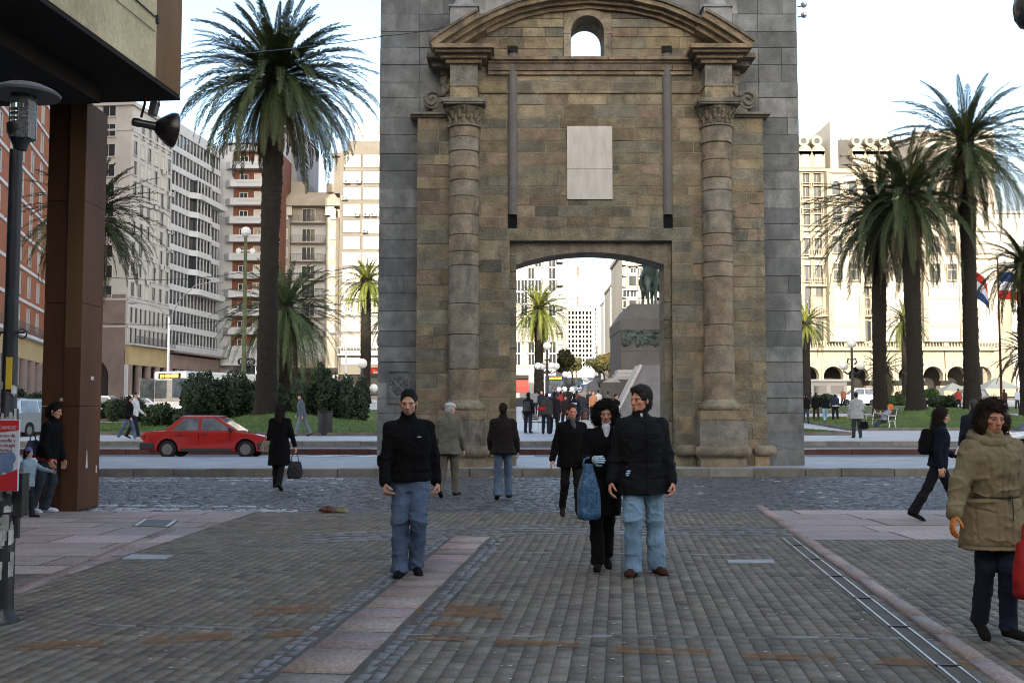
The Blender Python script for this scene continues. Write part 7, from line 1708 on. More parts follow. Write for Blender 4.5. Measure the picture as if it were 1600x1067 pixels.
    JT = [J[k + n_] for k in ('knee', 'ank', 'elb', 'hip') for n_ in 'LR']
    def out(F, name, mt, fold=.0, fs=14, thick=0.0, seed=0, seams=(), strands=0, slen=.02):
        V, Q = F.mesh()
        if not len(Q): return None
        if fold:
            N_ = vnormals(V, Q); near_j = sum(np.exp(-(np.linalg.norm(V - j, axis=1) / .13) ** 2) for j in JT) if fs < 18 else 0
            W_ = V + .05 * np.stack([vnoise(V, 9, seed), vnoise(V, 9, seed + 2), vnoise(V, 9, seed + 4)], 1)
            rd = (1 - np.abs(vnoise(W_ * np.array([.7, .7, 1.25]), fs * .8, seed + 3))) ** 3 - .35; rd2 = (1 - np.abs(vnoise(W_ * np.array([1, 1, .6]), fs * 1.5, seed + 9))) ** 4 - .2
            V = V + N_ * (fold * (.5 * vnoise(V, fs * .6, seed) + .25 * vnoise(V, fs * 2.6, seed + 7) + (.75 + .9 * near_j) * rd + .4 * rd2))[:, None]
        if seams:
            N_ = vnormals(V, Q); L_ = (V - J['hip']) @ RT
            for x0, z0, x1, z1, wd_ in seams:
                a_ = np.array((x0, z0)); d_ = np.array((x1 - x0, z1 - z0)); p_ = L_[:, [0, 2]] - a_; t = np.clip((p_ @ d_) / (d_ @ d_), 0, 1); ds = np.linalg.norm(p_ - t[:, None] * d_, axis=1)
                V = V - N_ * (.009 * np.exp(-(ds / wd_) ** 2) * (L_[:, 1] < -.02))[:, None]
        if strands:
            N_ = vnormals(V, Q); r_ = np.random.default_rng(seed + strands); k = r_.integers(len(V), size=strands); Lh = (V[k] - hb) @ RH; k = k[~((Lh[:, 1] < -.02) & (Lh[:, 2] < .165) & (np.abs(Lh[:, 0]) < .10))]; strands = len(k); b = V[k]; d = N_[k] * r_.uniform(.25, .9, (strands, 1)) + r_.normal(0, .55, (strands, 3)) + np.array((0, 0, -.25)); d /= np.linalg.norm(d, axis=1)[:, None]
            sd_ = np.cross(d, r_.normal(size=(strands, 3))); sd_ /= np.linalg.norm(sd_, axis=1)[:, None] + 1e-6; l_ = slen * r_.uniform(.4, 1.3, (strands, 1)); m_ = b + d * l_ * .55 + r_.normal(0, .15, (strands, 3)) * l_; tp_ = m_ + (d + np.array((0, 0, -.5)) + r_.normal(0, .4, (strands, 3))) * l_ * .5; b = b - N_[k] * .004; w_ = .0016 * sd_
            V2 = np.stack([b - w_ * 1.6, m_ - w_, tp_, m_ + w_], 1).reshape(-1, 3); Q2 = np.arange(len(V2)).reshape(-1, 4) + len(V); V = np.concatenate([V, V2]); Q = np.concatenate([Q, Q2])
        return arr_mesh(name, V * S, Q, mcol(mt), root, smooth=True)
    # ---- trousers
    lg = dict(col=(.03, .03, .035), w=1.0, flare=0.0, fold=.006, waist=.06); lg.update(legs or {})
    F = Field(lo, hi, h); w_ = lg['w']; F.loft([(-.13, .125 * w_, .105 * w_, .0), (-.05, .165, .128, .008), (.02, .165, .125, .006), (lg['waist'], .155, .115, 0), (lg['waist'] + .03, .15, .11, 0)], J['hip'], J['RP'], .05)
    for nm in 'LR':
        k_ = J['knee' + nm]; a_ = J['ank' + nm]; d_ = nrm(a_ - k_); F.cap(J['hip' + nm], k_, .094 * w_, .073 * w_, .035); F.cap(k_, k_ + d_ * .19, .071 * w_, (.066 + lg['flare'] * .3) * w_, .03); F.cap(k_ + d_ * .18, a_ + d_ * .015, (.066 + lg['flare'] * .3) * w_, (.061 + lg['flare']) * w_, .03)
        F._put(a_ - .15, a_ + .15, (lambda a_, d_: lambda X, Y, Z: -(((X - a_[0]) * d_[0] + (Y - a_[1]) * d_[1] + (Z - a_[2]) * d_[2]) - .04))(a_, d_), 0.0, 'none')
        fl_ = a_[2] - .05
    def trim(F):
        for nm in 'LR':      # cut the trouser hems square
            a_, d_ = J['ank' + nm], nrm(J['ank' + nm] - J['knee' + nm]); X = F.ax[0][:, None, None] - a_[0]; Y = F.ax[1][None, :, None] - a_[1]; Z = F.ax[2][None, None, :] - a_[2]
            t = X * d_[0] + Y * d_[1] + Z * d_[2]; far_ = (X ** 2 + Y ** 2 + Z ** 2) > .16 ** 2; F.D = np.where(far_, F.D, np.maximum(F.D, t - .045)).astype(np.float32)
    trim(F); out(F, 'trousers', lg['col'], lg['fold'], 13, seed=1)
    # ---- shoes
    for nm in 'LR':
        a_, fd, fu = J['ank' + nm], J['fd' + nm], J['fu' + nm]; sdv = np.cross(fd, fu); F = Field(a_ - .27, a_ + .27, .008 if near else h); sole = a_ - fu * .085; Rf = np.stack([sdv, fd, fu], 1)
        F.ell(sole + fu * .035 - fd * .02, (.038, .058, .05), Rf, .03); F.ell(sole + fu * .03 + fd * .075, (.040, .085, .042), Rf, .03); F.ell(sole + fu * .022 + fd * .15, (.043, .062, .034), Rf, .03); F.cap(sole + fu * .05, a_ + fu * .01, .043, .042, .03); F.plane(sole, -fu); out(F, 'shoe', shoes)
    # ---- jacket or coat
    tp = dict(col=(.015, .015, .016), hem=-.06, bulk=1.0, wide=1.0, collar=True, cuff=.96, fold=.006, flare=0.0, sleeve=1.0, belt=0.0, stand=.0); tp.update(top or {})
    F = Field(lo - .05, hi + .05, h * .85 if near else h); b_ = tp['bulk']; wd = tp['wide']; hm = tp['hem']; fl_ = tp['flare']
    tab = [(hm, (.185 + fl_) * b_ * wd, (.135 + fl_ * .8) * b_, .005)]
    if hm < -.12: tab.append((-.06, (.185 + fl_ * .25) * b_ * wd, (.138 + fl_ * .2) * b_, .008))
    tab += [(.02 if hm < -.02 else hm + .05, .178 * b_ * wd, .13 * b_, .004), (.14, (.168 - tp['belt']) * b_ * wd, (.122 - tp['belt'] * .6) * b_, 0), (.30, .180 * b_ * wd, .130 * b_, -.002), (.40, .182 * b_, .128 * b_, 0), (.46, .165 * b_, .110 * b_, .006), (.51, .115 * b_, .088 * b_, .012), (.54, .085, .078, .012), (.57, .070, .07, .012)]
    F.loft(tab, J['hip'], RT, .02, 2.4)
    for nm in 'LR':
        sl_ = tp['sleeve']; sh, el, wr_ = J['sh' + nm], J['elb' + nm], J['wr' + nm]; F.cap(J['neck'] - RT[:, 2] * .045, sh + RT[:, 2] * .012, .060, .060 * sl_, .04); F.cap(sh, el, .064 * sl_, .057 * sl_, .035); e_ = el + (wr_ - el) * tp['cuff']; F.cap(el, e_, .057 * sl_, .046 * sl_, .03)
    if tp['collar']: F.cap(J['neck'] - RT[:, 2] * .01, J['neck'] + RT[:, 2] * (.035 + tp['stand']) + RT[:, 1] * (-.005), .074, .071, .02)
    if tp['collar']: F.ell(J['neck'] + RT[:, 2] * (.075 + tp['stand']) - RT[:, 1] * .03, (.046, .06, .05), RT, .01, 'sub')
    out(F, 'jacket', tp['col'], tp['fold'] * 1.35, 11, seed=3 + int(abs(xy[0] * 10)), seams=tp.get('seams', ()))
    # ---- hair
    if hair:
        hn = .006 if near else h; c = hd((0, 0, .1)); F = Field(c - .30, c + .30, hn)
        fc = lambda r_=(.062, .075, .080), y=-.085, z_=.055: F.ell(hd((0, y, z_)), r_, RH, .012, 'sub')
        fold, fs = .004, 40
        if hair == 'short': F.ell(hd((0, .014, .128)), (.079, .097, .099), RH, .01); F.ell(hd((0, .045, .075)), (.068, .060, .07), RH, .02); F.ell(hd((0, -.085, .065)), (.066, .085, .090), RH, .012, 'sub'); [F.ell(hd((s * .085, -.01, .055)), (.03, .055, .035), RH, .01, 'sub') for s in (-1, 1)]
        elif hair == 'full': F.ell(hd((0, .016, .135)), (.090, .108, .108), RH, .01); F.ell(hd((0, .05, .07)), (.078, .065, .085), RH, .02); F.cap(hd((-.05, -.055, .185)), hd((.05, -.06, .19)), .028, .028, .02); F.ell(hd((0, -.09, .068)), (.066, .085, .090), RH, .012, 'sub'); [F.ell(hd((s * .09, -.02, .05)), (.03, .06, .04), RH, .01, 'sub') for s in (-1, 1)]; fold = .007
        elif hair == 'curly': F.ell(hd((0, .02, .125)), (.128, .125, .122), RH, .02); F.ell(hd((-.085, .02, .05)), (.06, .075, .085), RH, .03); F.ell(hd((.085, .02, .05)), (.06, .075, .085), RH, .03); F.ell(hd((0, .06, .03)), (.10, .07, .10), RH, .03); F.ell(hd((0, -.12, .068)), (.066, .11, .084), RH, .02, 'sub'); fold, fs = .020, 26
        elif hair == 'wavy': F.ell(hd((0, .018, .13)), (.104, .115, .110), RH, .02); F.ell(hd((-.07, .02, .05)), (.055, .07, .08), RH, .03); F.ell(hd((.07, .02, .05)), (.055, .07, .08), RH, .03); F.ell(hd((0, .06, .03)), (.085, .06, .08), RH, .03); F.ell(hd((0, -.125, .068)), (.066, .11, .086), RH, .02, 'sub'); fold, fs = .017, 24
        elif hair == 'long': F.ell(hd((0, .018, .13)), (.088, .106, .106), RH, .01); F.cap(hd((0, .06, .10)), hd((0, .09, -.16)), .085, .07, .03); F.cap(hd((-.06, .03, .08)), hd((-.075, .04, -.12)), .035, .03, .03); F.cap(hd((.06, .03, .08)), hd((.075, .04, -.12)), .035, .03, .03); fc((.06, .08, .085), -.09, .05); fold = .006
        elif hair == 'bob': F.ell(hd((0, .018, .13)), (.09, .108, .106), RH, .01); F.cap(hd((0, .06, .10)), hd((0, .07, -.02)), .085, .075, .03); fc((.062, .08, .085), -.09, .05); fold = .006
        elif hair == 'pony': F.ell(hd((0, .016, .128)), (.083, .100, .103), RH, .01); F.ell(hd((0, .05, .075)), (.07, .062, .07), RH, .02); F.cap(hd((0, .11, .12)), hd((0, .13, .0)), .035, .028, .02); fc(); fold = .004
        ns_ = {'short': 2500, 'full': 3500, 'curly': 9000, 'wavy': 9000, 'long': 3500}.get(hair, 2500) if near else 0; out(F, 'hair', HAIR(hcol), fold, fs, seed=5, strands=ns_, slen={'short': .008, 'full': .013, 'curly': .030, 'wavy': .030}.get(hair, .03))
    if cap:
        c = hd((0, 0, .1)); F = Field(c - .26, c + .26, .007 if near else h)
        if cap[0] == 'flat': F.ell(hd((0, .0, .165)), (.092, .118, .052), RH, .01); F.ell(hd((0, -.095, .14)), (.06, .05, .014), RH, .02)
        elif cap[0] == 'hood': F.ell(hd((0, .03, .115)), (.115, .13, .135), RH, .02); F.ell(hd((0, .03, -.02)), (.11, .10, .07), RH, .04); F.ell(hd((0, -.10, .075)), (.07, .09, .09), RH, .02, 'sub')
        elif cap[0] == 'beanie': F.ell(hd((0, .015, .145)), (.088, .106, .105), RH, .01); F.plane(hd((0, 0, .105)), -(RH @ np.array((0, .15, 1.0))))
        out(F, 'hat', cap[1], .002, 20)
    if extra: extra(root, J, S, out, Field, hd, near, h)
    return root
def local(root, p): return np.array(p)
def box_on(root, S, p, e, size, mt, name, Rm=None, bevel=.01):
    mb_ = MB(); mb_.box(-size[0] / 2, size[0] / 2, -size[1] / 2, size[1] / 2, -size[2] / 2, size[2] / 2); o = mb_.build(name, mt, root, bevel=bevel); m_ = Matrix(Rm.tolist()).to_4x4() if Rm is not None else Matrix.Identity(4); m_.translation = Vector([float(q) * S for q in p]); o.matrix_local = m_; return o
def world(root, p, S): return np.array(Matrix.Translation(root.location) @ Matrix.Rotation(root.rotation_euler.z, 4, 'Z') @ Vector([float(q) * S for q in p]))
def held_bag(name, label, cat, pt, w_, d_, hgt, mt, rz_=0.0, handle=.12, soft=.02, bulge=1.15, seed=1, res=.012, top=.82):
    tf = top; top = pt
    """soft bag hanging from point top (world)."""
    b = thing(name, label, cat, (top[0], top[1], top[2] - handle - hgt), rz_); F = Field((-w_, -d_ - .08, -.05), (w_, d_ + .08, hgt + .06), res)
    F.loft([(0.0, w_ / 2 * .92, d_ / 2 * .9, 0), (.04, w_ / 2 * bulge, d_ / 2 * bulge, 0), (hgt * .5, w_ / 2 * bulge, d_ / 2 * 1.05, 0), (hgt * .9, w_ / 2 * (tf + .08), d_ / 2 * .6, 0), (hgt, w_ / 2 * tf, d_ / 2 * .4, 0)], (0, 0, 0), np.eye(3), 0, 3)
    V, Q = F.mesh(); N_ = vnormals(V, Q); V = V + N_ * (vnoise(V, 16, seed) * soft)[:, None]; arr_mesh('bag_body', V, Q, mt, b, smooth=True)
    if handle: mb_ = MB(); mb_.tube([(-w_ * .28, 0, hgt - .02), (-w_ * .22, 0, hgt + handle * .7), (0, 0, hgt + handle), (w_ * .22, 0, hgt + handle * .7), (w_ * .28, 0, hgt - .02)], .010, 6); mb_.build('handle', mt, b, smooth=True)
    return b
# ================================================================== THE PEOPLE
JEANS = fabric((.055, .085, .14), .85, .34, 300, .1, .05, 'denim', 3.2, (.10, .14, .21)); LJEANS = fabric((.15, .25, .355), .85, .28, 300, .1, .05, 'denim', 3.2, (.22, .34, .45)); DJEANS = fabric((.022, .028, .045), .85, .3, 300, .1, .05, 'denim', 3.5)
BLACKC = fabric((.0052, .0052, .0056), .92, .2, 220, .12, .05, 'black_cloth'); CHAR = fabric((.010, .0105, .012), .8, .2, 220, .12, .08, 'black_cloth'); NAVY = fabric((.007, .010, .018), .9, .2, 220, .12, .08)
def g_at(u, v): p = gr(u, v); return p[:2]
# --- man walking towards the viewer, black zip jacket and jeans
def ex_front(root, J, S, out, Field, hd, near, h):
    RT = J['RT']; o = J['hip']
    p = o + RT @ np.array((.055, -.150, .39)); box_on(root, S, p, None, (.05, .008, .008), M['frame_white'], 'chest_zip', RT @ rz(-14), .001)
    pass
    F = Field(o - .3, o + .3, .011); F.loft([(-.025, .185, .135, .004), (.035, .186, .136, .004)], o, RT, 0, 2.4); out(F, 'waistband', BLACKC, .003, 30)
person('young man in black zip jacket and blue jeans striding towards the viewer', g_at(640, 898), 0, 1.76, 10, dict(lean=3, twist=9, side=-2, legL=(15, 32, -2), footL=8, legR=(7, 2, 1), footR=0, toeL=4, toeR=14, armL=(-8, 13, 16, 6), armR=(12, 14, 18, 4), curlL=86, curlR=88, head=(-20, 4, 3)), top=dict(col=BLACKC, hem=-.03, bulk=1.14, sleeve=1.08, fold=.009, stand=.01, seams=[(0, -.02, 0, .52, .008), (.04, .38, .12, .365, .007), (-.17, .05, .17, .05, .010), (-.10, .08, -.13, .2, .007), (.10, .08, .13, .2, .007)]), legs=dict(col=JEANS, w=1.05, flare=.014, fold=.011), shoes=(.008, .008, .008), hair='short', hcol=(.010, .009, .008), skin=(.95, .95, .92), beard=.75, brow=1.35, h=.010, extra=ex_front)
# --- woman with curly hair in black, arm in arm
def ex_woman(root, J, S, out, Field, hd, near, h):
    RT = J['RT']; F = Field(J['neck'] - .25, J['neck'] + .25, .007); F.cap(J['neck'] + RT @ np.array((0, -.01, -.02)), J['neck'] + RT @ np.array((0, -.018, .055)), .069, .062, .02); F.cap(J['neck'] + RT @ np.array((0, -.075, .0)), J['neck'] + RT @ np.array((.0, -.118, -.13)), .045, .018, .02); out(F, 'turtleneck', fabric((.62, .62, .66), .9), .004, 22)
wo = person('woman with big black curly hair, white turtleneck and long black coat walking arm in arm', g_at(941, 892), 0, 1.61, 0, dict(lean=2, side=4, twist=6, legL=(-8, 20, -2), footL=34, legR=(9, 4, -3), footR=6, armL=(8, 20, 70, 10), armR=(14, 12, 86, 16), handR=(.25, -.9, .1), curlL=50, curlR=55, head=(-8, 3, -4)), top=dict(col=BLACKC, hem=-.36, bulk=1.10, flare=.03, fold=.008, belt=.01), legs=dict(col=fabric((.006, .006, .006), .9), w=.95, flare=.02), shoes=(.008, .008, .008), hair='curly', hcol=(.013, .010, .009), skin=(.9, .92, .9), gloves=(.42, .58, .68), lipstick=1, h=.010, extra=ex_woman)
# --- tall man in the dark coat and pale jeans
def ex_man(root, J, S, out, Field, hd, near, h):
    RT = J['RT']; o = J['hip']
    F = Field(J['neck'] - .2, J['neck'] + .2, .006); F.ell(J['neck'] + RT @ np.array((0.005, -.078, .012)), (.013, .011, .024), RT, 0); out(F, 'shirt_collar', M['frame_white'], 0)
    
    for k in range(4): p = o + RT @ np.array((.02, -.152, .40 - k * .12)); box_on(root, S, p, None, (.016, .008, .016), M['black'], 'button', RT, .003)
person('tall grey haired man in dark coat and pale jeans arm in arm with a woman', g_at(1004, 897), 0, 1.79, 0, dict(lean=2, twist=-4, side=-1, legL=(-4, 4, 5), legR=(12, 10, 1), toeL=16, toeR=22, footR=-4, armL=(2, 12, 14, 2), armR=(-2, 14, 22, 2), curlL=60, curlR=40, head=(-48, -4, 0)), top=dict(col=CHAR, hem=-.17, bulk=1.22, flare=.02, sleeve=1.18, fold=.010, stand=.02, seams=[(.03, -.17, .03, .5, .008), (.07, -.03, .2, -.02, .009), (-.07, -.03, -.2, -.02, .009), (-.19, .12, .19, .12, .012), (-.08, .34, -.17, .36, .008), (.08, .34, .17, .36, .008)]), legs=dict(col=LJEANS, w=1.12, flare=.012, fold=.013), shoes=(.055, .022, .014), hair='full', hcol=(.035, .030, .027), skin=(1.08, .92, .86), age=0, h=.010, extra=ex_man)
# bag on the woman's arm
bp = world(wo, skeleton(dict(lean=2, side=4, twist=6, legL=(-8, 20, -2), footL=34, legR=(9, 4, -3), footR=6, armR=(14, 12, 86, 16)))['wrR'], 1.61 / 1.75)
MBLUE = mat('blue_pattern_plastic', (.01, .03, .075), .45, .6, 60, .3, 50, col2=(.045, .12, .22), dirt=((.12, .22, .30), 55, .05))
held_bag('carrier_bag', 'long blue patterned plastic bag hanging from the pale gloved hand of the curly haired woman', 'bag', bp + np.array((-.04, -.02, .02)), .20, .13, .53, MBLUE, .3, .06, .009, 1.12, 2, top=.45)
# --- young man behind in black with grey scarf
def ex_scarf(root, J, S, out, Field, hd, near, h):
    RT = J['RT']; F = Field(J['neck'] - .3, J['neck'] + .25, .008); 
    F.cap(J['neck'] + RT @ np.array((0, .0, .0)), J['neck'] + RT @ np.array((0, -.01, .03)), .082, .074, .02); F.cap(J['neck'] + RT @ np.array((.0, -.085, .0)), J['neck'] + RT @ np.array((.04, -.135, -.2)), .035, .03, .02); out(F, 'scarf', fabric((.085, .085, .08), .95), .007, 30)
person('rosy faced man in a black coat and grey scarf walking behind the curly haired woman', g_at(893, 808), 0, 1.64, 8, dict(lean=4, legL=(10, 8, 1), footL=-4, legR=(-4, 26, 1), footR=34, armL=(8, 10, 20, 4), armR=(2, 16, 14, 0), head=(6, 2, 2)), top=dict(col=BLACKC, hem=-.17, bulk=1.16, flare=.02, sleeve=1.08), legs=dict(col=(.013, .013, .014), w=.95), hair='short', hcol=(.05, .032, .022), skin=(1.15, .82, .78), h=.012, hh=.006, extra=ex_scarf)
# --- old man with a white cap seen from behind
person('old man with white cap and grey green jacket seen from behind', g_at(701, 777), 0, 1.70, 165, dict(lean=6, legL=(-6, 18, 1), footL=22, legR=(10, 8, 1), armL=(6, 10, 40, 6), armR=(6, 10, 30, 6), head=(-30, 2, 0)), top=dict(col=fabric((.135, .13, .10), .9, .2), hem=-.16, bulk=1.16, flare=.02, sleeve=1.1), legs=dict(col=fabric((.12, .11, .09), .9), w=1.05), shoes=(.015, .014, .013), hair='short', hcol=(.45, .44, .42), cap=('flat', fabric((.55, .54, .52), .9)), h=.013, hh=.007)
# --- man in a black jacket seen from behind in front of the arch
person('man in a short black coat and blue jeans walking away towards the archway', g_at(786, 781), 0, 1.68, 178, dict(lean=6, legL=(-3, 10, 1), footL=14, legR=(8, 6, 1), armL=(6, 12, 34, 8), armR=(4, 12, 20, 4), head=(4, 10, 0)), top=dict(col=fabric((.016, .013, .012), .95), hem=-.12, bulk=1.18, flare=.03, sleeve=1.12), legs=dict(col=JEANS, w=1.0, flare=.012), hair='short', h=.013, hh=.007)
# --- woman in the tan parka at the right
TAN = fabric((.225, .175, .10), .82, .16, 200, .15, .08, 'parka_cloth', 6)
def ex_parka(root, J, S, out, Field, hd, near, h):
    RT = J['RT']; o = J['hip']; n_ = J['neck']
    F = Field(n_ - .32, n_ + .28, .008)
    P = [n_ + RT @ np.array((.125 * math.sin(t), -.105 * math.cos(t) + .02, -.02 + .035 * math.cos(t + math.pi) + .015)) for t in np.linspace(-2.9, 2.9, 15)]
    for a, b in zip(P[:-1], P[1:]): F.cap(a, b, .042, .042, .02)
    F.ell(n_ + RT @ np.array((0, .11, -.05)), (.14, .07, .09), RT, .03); out(F, 'hood', TAN, .010, 16)
    F = Field(n_ - .2, n_ + .2, .007); F.cap(n_ + RT @ np.array((0, -.015, .0)), n_ + RT @ np.array((0, -.018, .05)), .066, .06, .01); out(F, 'neck_scarf', fabric((.30, .20, .07), .9), .004, 26)
    p = o + RT @ np.array((.04, -.160, .12)); box_on(root, S, p, None, (.024, .02, .02), M['bumper'], 'toggle', RT, .006)
    mb_ = MB(); mb_.tube([tuple((o + RT @ np.array(q)) * S) for q in ((.05, -.160, .11), (.055, -.165, .02), (.05, -.168, -.06))], .004, 5); mb_.tube([tuple((o + RT @ np.array((.19 * math.sin(t), -.150 * math.cos(t) + .005, .115))) * S) for t in np.linspace(-1.5, 1.5, 13)], .007, 6); mb_.build('drawstring', fabric((.06, .045, .03), .8), root, smooth=True)
tw_ = person('woman with brown wavy hair in a tan hooded parka walking at the right edge', g_at(1559, 1002), 0, 1.57, 4, dict(lean=1, twist=4, legL=(9, 6, -4), footL=-2, legR=(-3, 16, -3), footR=24, armL=(-4, 14, 20, 0), armR=(8, 24, 14, -2), curlR=24, curlL=60, head=(-4, 2, 2)), top=dict(col=TAN, hem=-.28, bulk=1.20, flare=.03, sleeve=1.22, fold=.012, belt=.016, seams=[(.035, -.28, .03, .5, .010), (-.015, -.28, -.02, .5, .008), (-.22, .115, .22, .115, .020), (-.11, .24, -.125, .42, .010), (.12, .24, .135, .42, .010), (-.07, .0, -.20, .03, .010), (-.20, .03, -.21, -.2, .009), (-.07, 0, -.075, -.2, .009), (.09, .0, .20, .03, .010), (.09, 0, .095, -.2, .009), (-.25, -.25, .25, -.25, .010)]), legs=dict(col=DJEANS, w=.95, flare=.008), shoes=(.014, .013, .012), hair='wavy', hcol=(.035, .022, .014), skin=(1.05, .86, .80), gloves=(.62, .20, .03), h=.009, hh=.004, extra=ex_parka)
p = g_at(1600, 985); held_bag('shopping_bag', 'dark red shopping bag at the right edge beside the woman in the tan parka', 'bag', (at(1611, 900, 7.15)[0], 7.15, .86), .22, .12, .37, fabric((.34, .02, .02), .6, .2, 60, .1, 0, 'red_bag'), .3, .14, .012)
# --- woman striding right with dark hair and backpack
def ex_paper(root, J, S, out, Field, hd, near, h):
    q = J['wrL'] + np.array((-.02, -.06, .02)); box_on(root, S, q, None, (.02, .16, .22), M['frame_white'], 'paper', rx(25), .002)
ws = person('young woman with long dark hair striding right in dark clothes carrying white papers', g_at(1468, 814), 0, 1.63, 78, dict(lean=7, legL=(24, 6, 1), footL=-14, legR=(-24, 6, 0), footR=24, armL=(12, 8, 62, 10), armR=(-10, 8, 24, 0), head=(0, 2, 0)), top=dict(col=NAVY, hem=-.08, bulk=1.06), legs=dict(col=(.012, .012, .014), w=1.0, flare=.018), shoes=(.012, .012, .012), hair='long', hcol=(.016, .011, .009), h=.012, hh=.006, extra=ex_paper)
bw = world(ws, (0, .16, 1.20), .93); F = None
bk_ = held_bag('backpack', 'black backpack worn by the young woman striding right', 'backpack', bw + np.array((0, 0, .20)), .22, .2, .36, BLACKC, R(78), 0, .012)
# --- man in dark clothes behind her
person('tall man in dark clothes standing behind the woman in the tan parka', at(1522, 640, 21.5)[:2], 0, 1.80, 172, dict(lean=3, legL=(4, 4, 2), legR=(-3, 6, 2)), top=dict(col=fabric((.013, .015, .022), .9), hem=-.14, bulk=1.18), hair='short', hcol=(.05, .045, .04), h=.015, hh=.008)
# --- woman beside the brown pillar
def ex_red(root, J, S, out, Field, hd, near, h):
    o = J['hip']; F = Field(o - .3, o + .3, .012); F.loft([(-.085, .19, .14, .005), (-.045, .19, .14, .005)], o, J['RT'], 0, 2.4); out(F, 'jumper_hem', fabric((.30, .02, .012), .9), .003, 30)
    for nm in 'LR':
        F = Field(J['wr' + nm] - .12, J['wr' + nm] + .12, .008); F.cap(J['wr' + nm] - J['ad' + nm] * .02, J['wr' + nm] + J['ad' + nm] * .012, .044, .042, .0); out(F, 'jumper_cuff', fabric((.30, .02, .012), .9), 0)
wl = person('woman in black jacket with red hem, dark jeans and white trainers beside brown pillar', g_at(72, 801), 0, 1.70, 86, dict(lean=9, legL=(6, 22, 2), legR=(-9, 10, 0), footR=6, footL=2, armL=(12, 6, 10, 0), armR=(4, 8, 30, 4), head=(0, 6, 0)), top=dict(col=BLACKC, hem=-.04, bulk=1.12, sleeve=1.1), legs=dict(col=fabric((.03, .037, .05), .85, .3), w=1.02, flare=.018, fold=.008), shoes=(.60, .60, .64), hair='pony', hcol=(.010, .008, .008), skin=(.95, .9, .85), h=.011, hh=.006, extra=ex_red)
bw = world(wl, (-.16, .17, 1.0), .97); held_bag('shoulder_bag', 'dark bag with lilac flap on the back of the woman beside the brown pillar', 'bag', bw + np.array((0, 0, .24)), .24, .12, .26, fabric((.045, .045, .07), .8), R(75), .08, .012)
# --- child with lilac hat
person('small child in pale blue coat and lilac hat half hidden by the advertising board', g_at(40, 808), 0, 1.02, 80, dict(lean=4, legL=(10, 6, 2), legR=(-8, 10, 2), armL=(60, 10, 20, 0), armR=(10, 10, 20, 0)), top=dict(col=fabric((.22, .29, .34), .9), hem=-.14, bulk=1.25), legs=dict(col=(.02, .025, .03), w=1.1), hair='bob', cap=('beanie', fabric((.16, .17, .34), .9)), h=.014, hh=.008)
# --- dark haired woman with two bags in the street
wd_ = person('woman in a long black coat seen from behind walking to the kerb with two bags', at(437, 700, 21.9)[:2], 0, 1.66, 176, dict(lean=2, legL=(2, 3, 0), legR=(-8, 14, -2), footR=34, armL=(4, 10, 20, 2), armR=(0, 16, 8, 0), head=(0, 0, 0)), top=dict(col=BLACKC, hem=-.46, bulk=1.1, flare=.03), legs=dict(col=(.011, .011, .012), w=.9), hair='long', hcol=(.016, .011, .009), h=.014, hh=.008)
bw = world(wd_, (-.33, .0, .72), .95); held_bag('handbag', 'small dark handbag in the right hand of the woman in the long black coat', 'bag', bw + np.array((0, 0, .06)), .26, .12, .34, fabric((.03, .03, .032), .6), .2, .16, .010)
bw = world(wd_, (.27, -.05, 1.0), .95); held_bag('shoulder_bag', 'brown patterned shoulder bag at the left hip of the woman in the long black coat', 'bag', bw + np.array((0, 0, .20)), .30, .14, .24, mat('patterned_bag', (.13, .10, .07), .7, .6, 26, .2, 40, col2=(.28, .23, .17)), -.5, .16, .014)
# --- walkers on the square
def far(label, u, Y, H, face, pose, top, legs, hair='short', hcol=(.014, .011, .01), z=None, dz=0.0, **k):
    z = zg(Y) + .004 if z is None else z; return person(label, at(u, 640, Y)[:2], z + dz, H, face, pose, top=top, legs=legs, hair=hair, hcol=hcol, h=k.pop('h', .021), **k)
W1_ = dict(lean=4, legL=(20, 6, 1), footL=-12, legR=(-20, 10, 1), footR=24, armL=(-10, 8, 20, 0), armR=(14, 8, 24, 0)); W2_ = dict(lean=4, legR=(18, 6, 1), footR=-10, legL=(-18, 10, 1), footL=24, armR=(-10, 8, 20, 0), armL=(14, 8, 40, 0)); ST_ = dict(lean=3, legL=(2, 3, 4), legR=(-2, 4, 4))
far('woman in black jacket and blue jeans walking beside the man in a white top', 201, 41.4, 1.66, 82, W1_, dict(col=BLACKC, hem=-.08, bulk=1.12), dict(col=JEANS, flare=.014), 'bob', shoes=(.5, .5, .5))
far('man in a white top and dark trousers walking left of the bus', 210, 42.3, 1.78, 84, W2_, dict(col=fabric((.58, .58, .56), .9), hem=-.08, bulk=1.05), dict(col=(.018, .02, .028)))
far('man in a grey blue jacket and dark cap walking left past the litter bin', 472, 44.0, 1.73, -80, dict(W1_, lean=8), dict(col=fabric((.085, .105, .125), .9), hem=-.14, bulk=1.22), dict(col=fabric((.15, .17, .20), .9), w=1.05), cap=('flat', fabric((.02, .02, .022), .9)), shoes=(.02, .02, .02))
go = far('man in a pale grey jacket and dark jeans walking away right of the gate', 1338, 42.6, 1.76, 176, dict(lean=3, legL=(4, 4, 2), legR=(-4, 8, 2), footR=8, armL=(4, 12, 20, 2), armR=(4, 12, 24, 2)), dict(col=fabric((.27, .28, .27), .9), hem=-.20, bulk=1.28, flare=.02, sleeve=1.15), dict(col=(.03, .035, .045), w=1.08))
bw = world(go, (-.24, .06, .86), 1.0); held_bag('shoulder_bag', 'black shoulder bag on the man in the pale grey jacket', 'bag', bw + np.array((0, 0, .25)), .34, .16, .30, BLACKC, 0, .45, .012, res=.02)
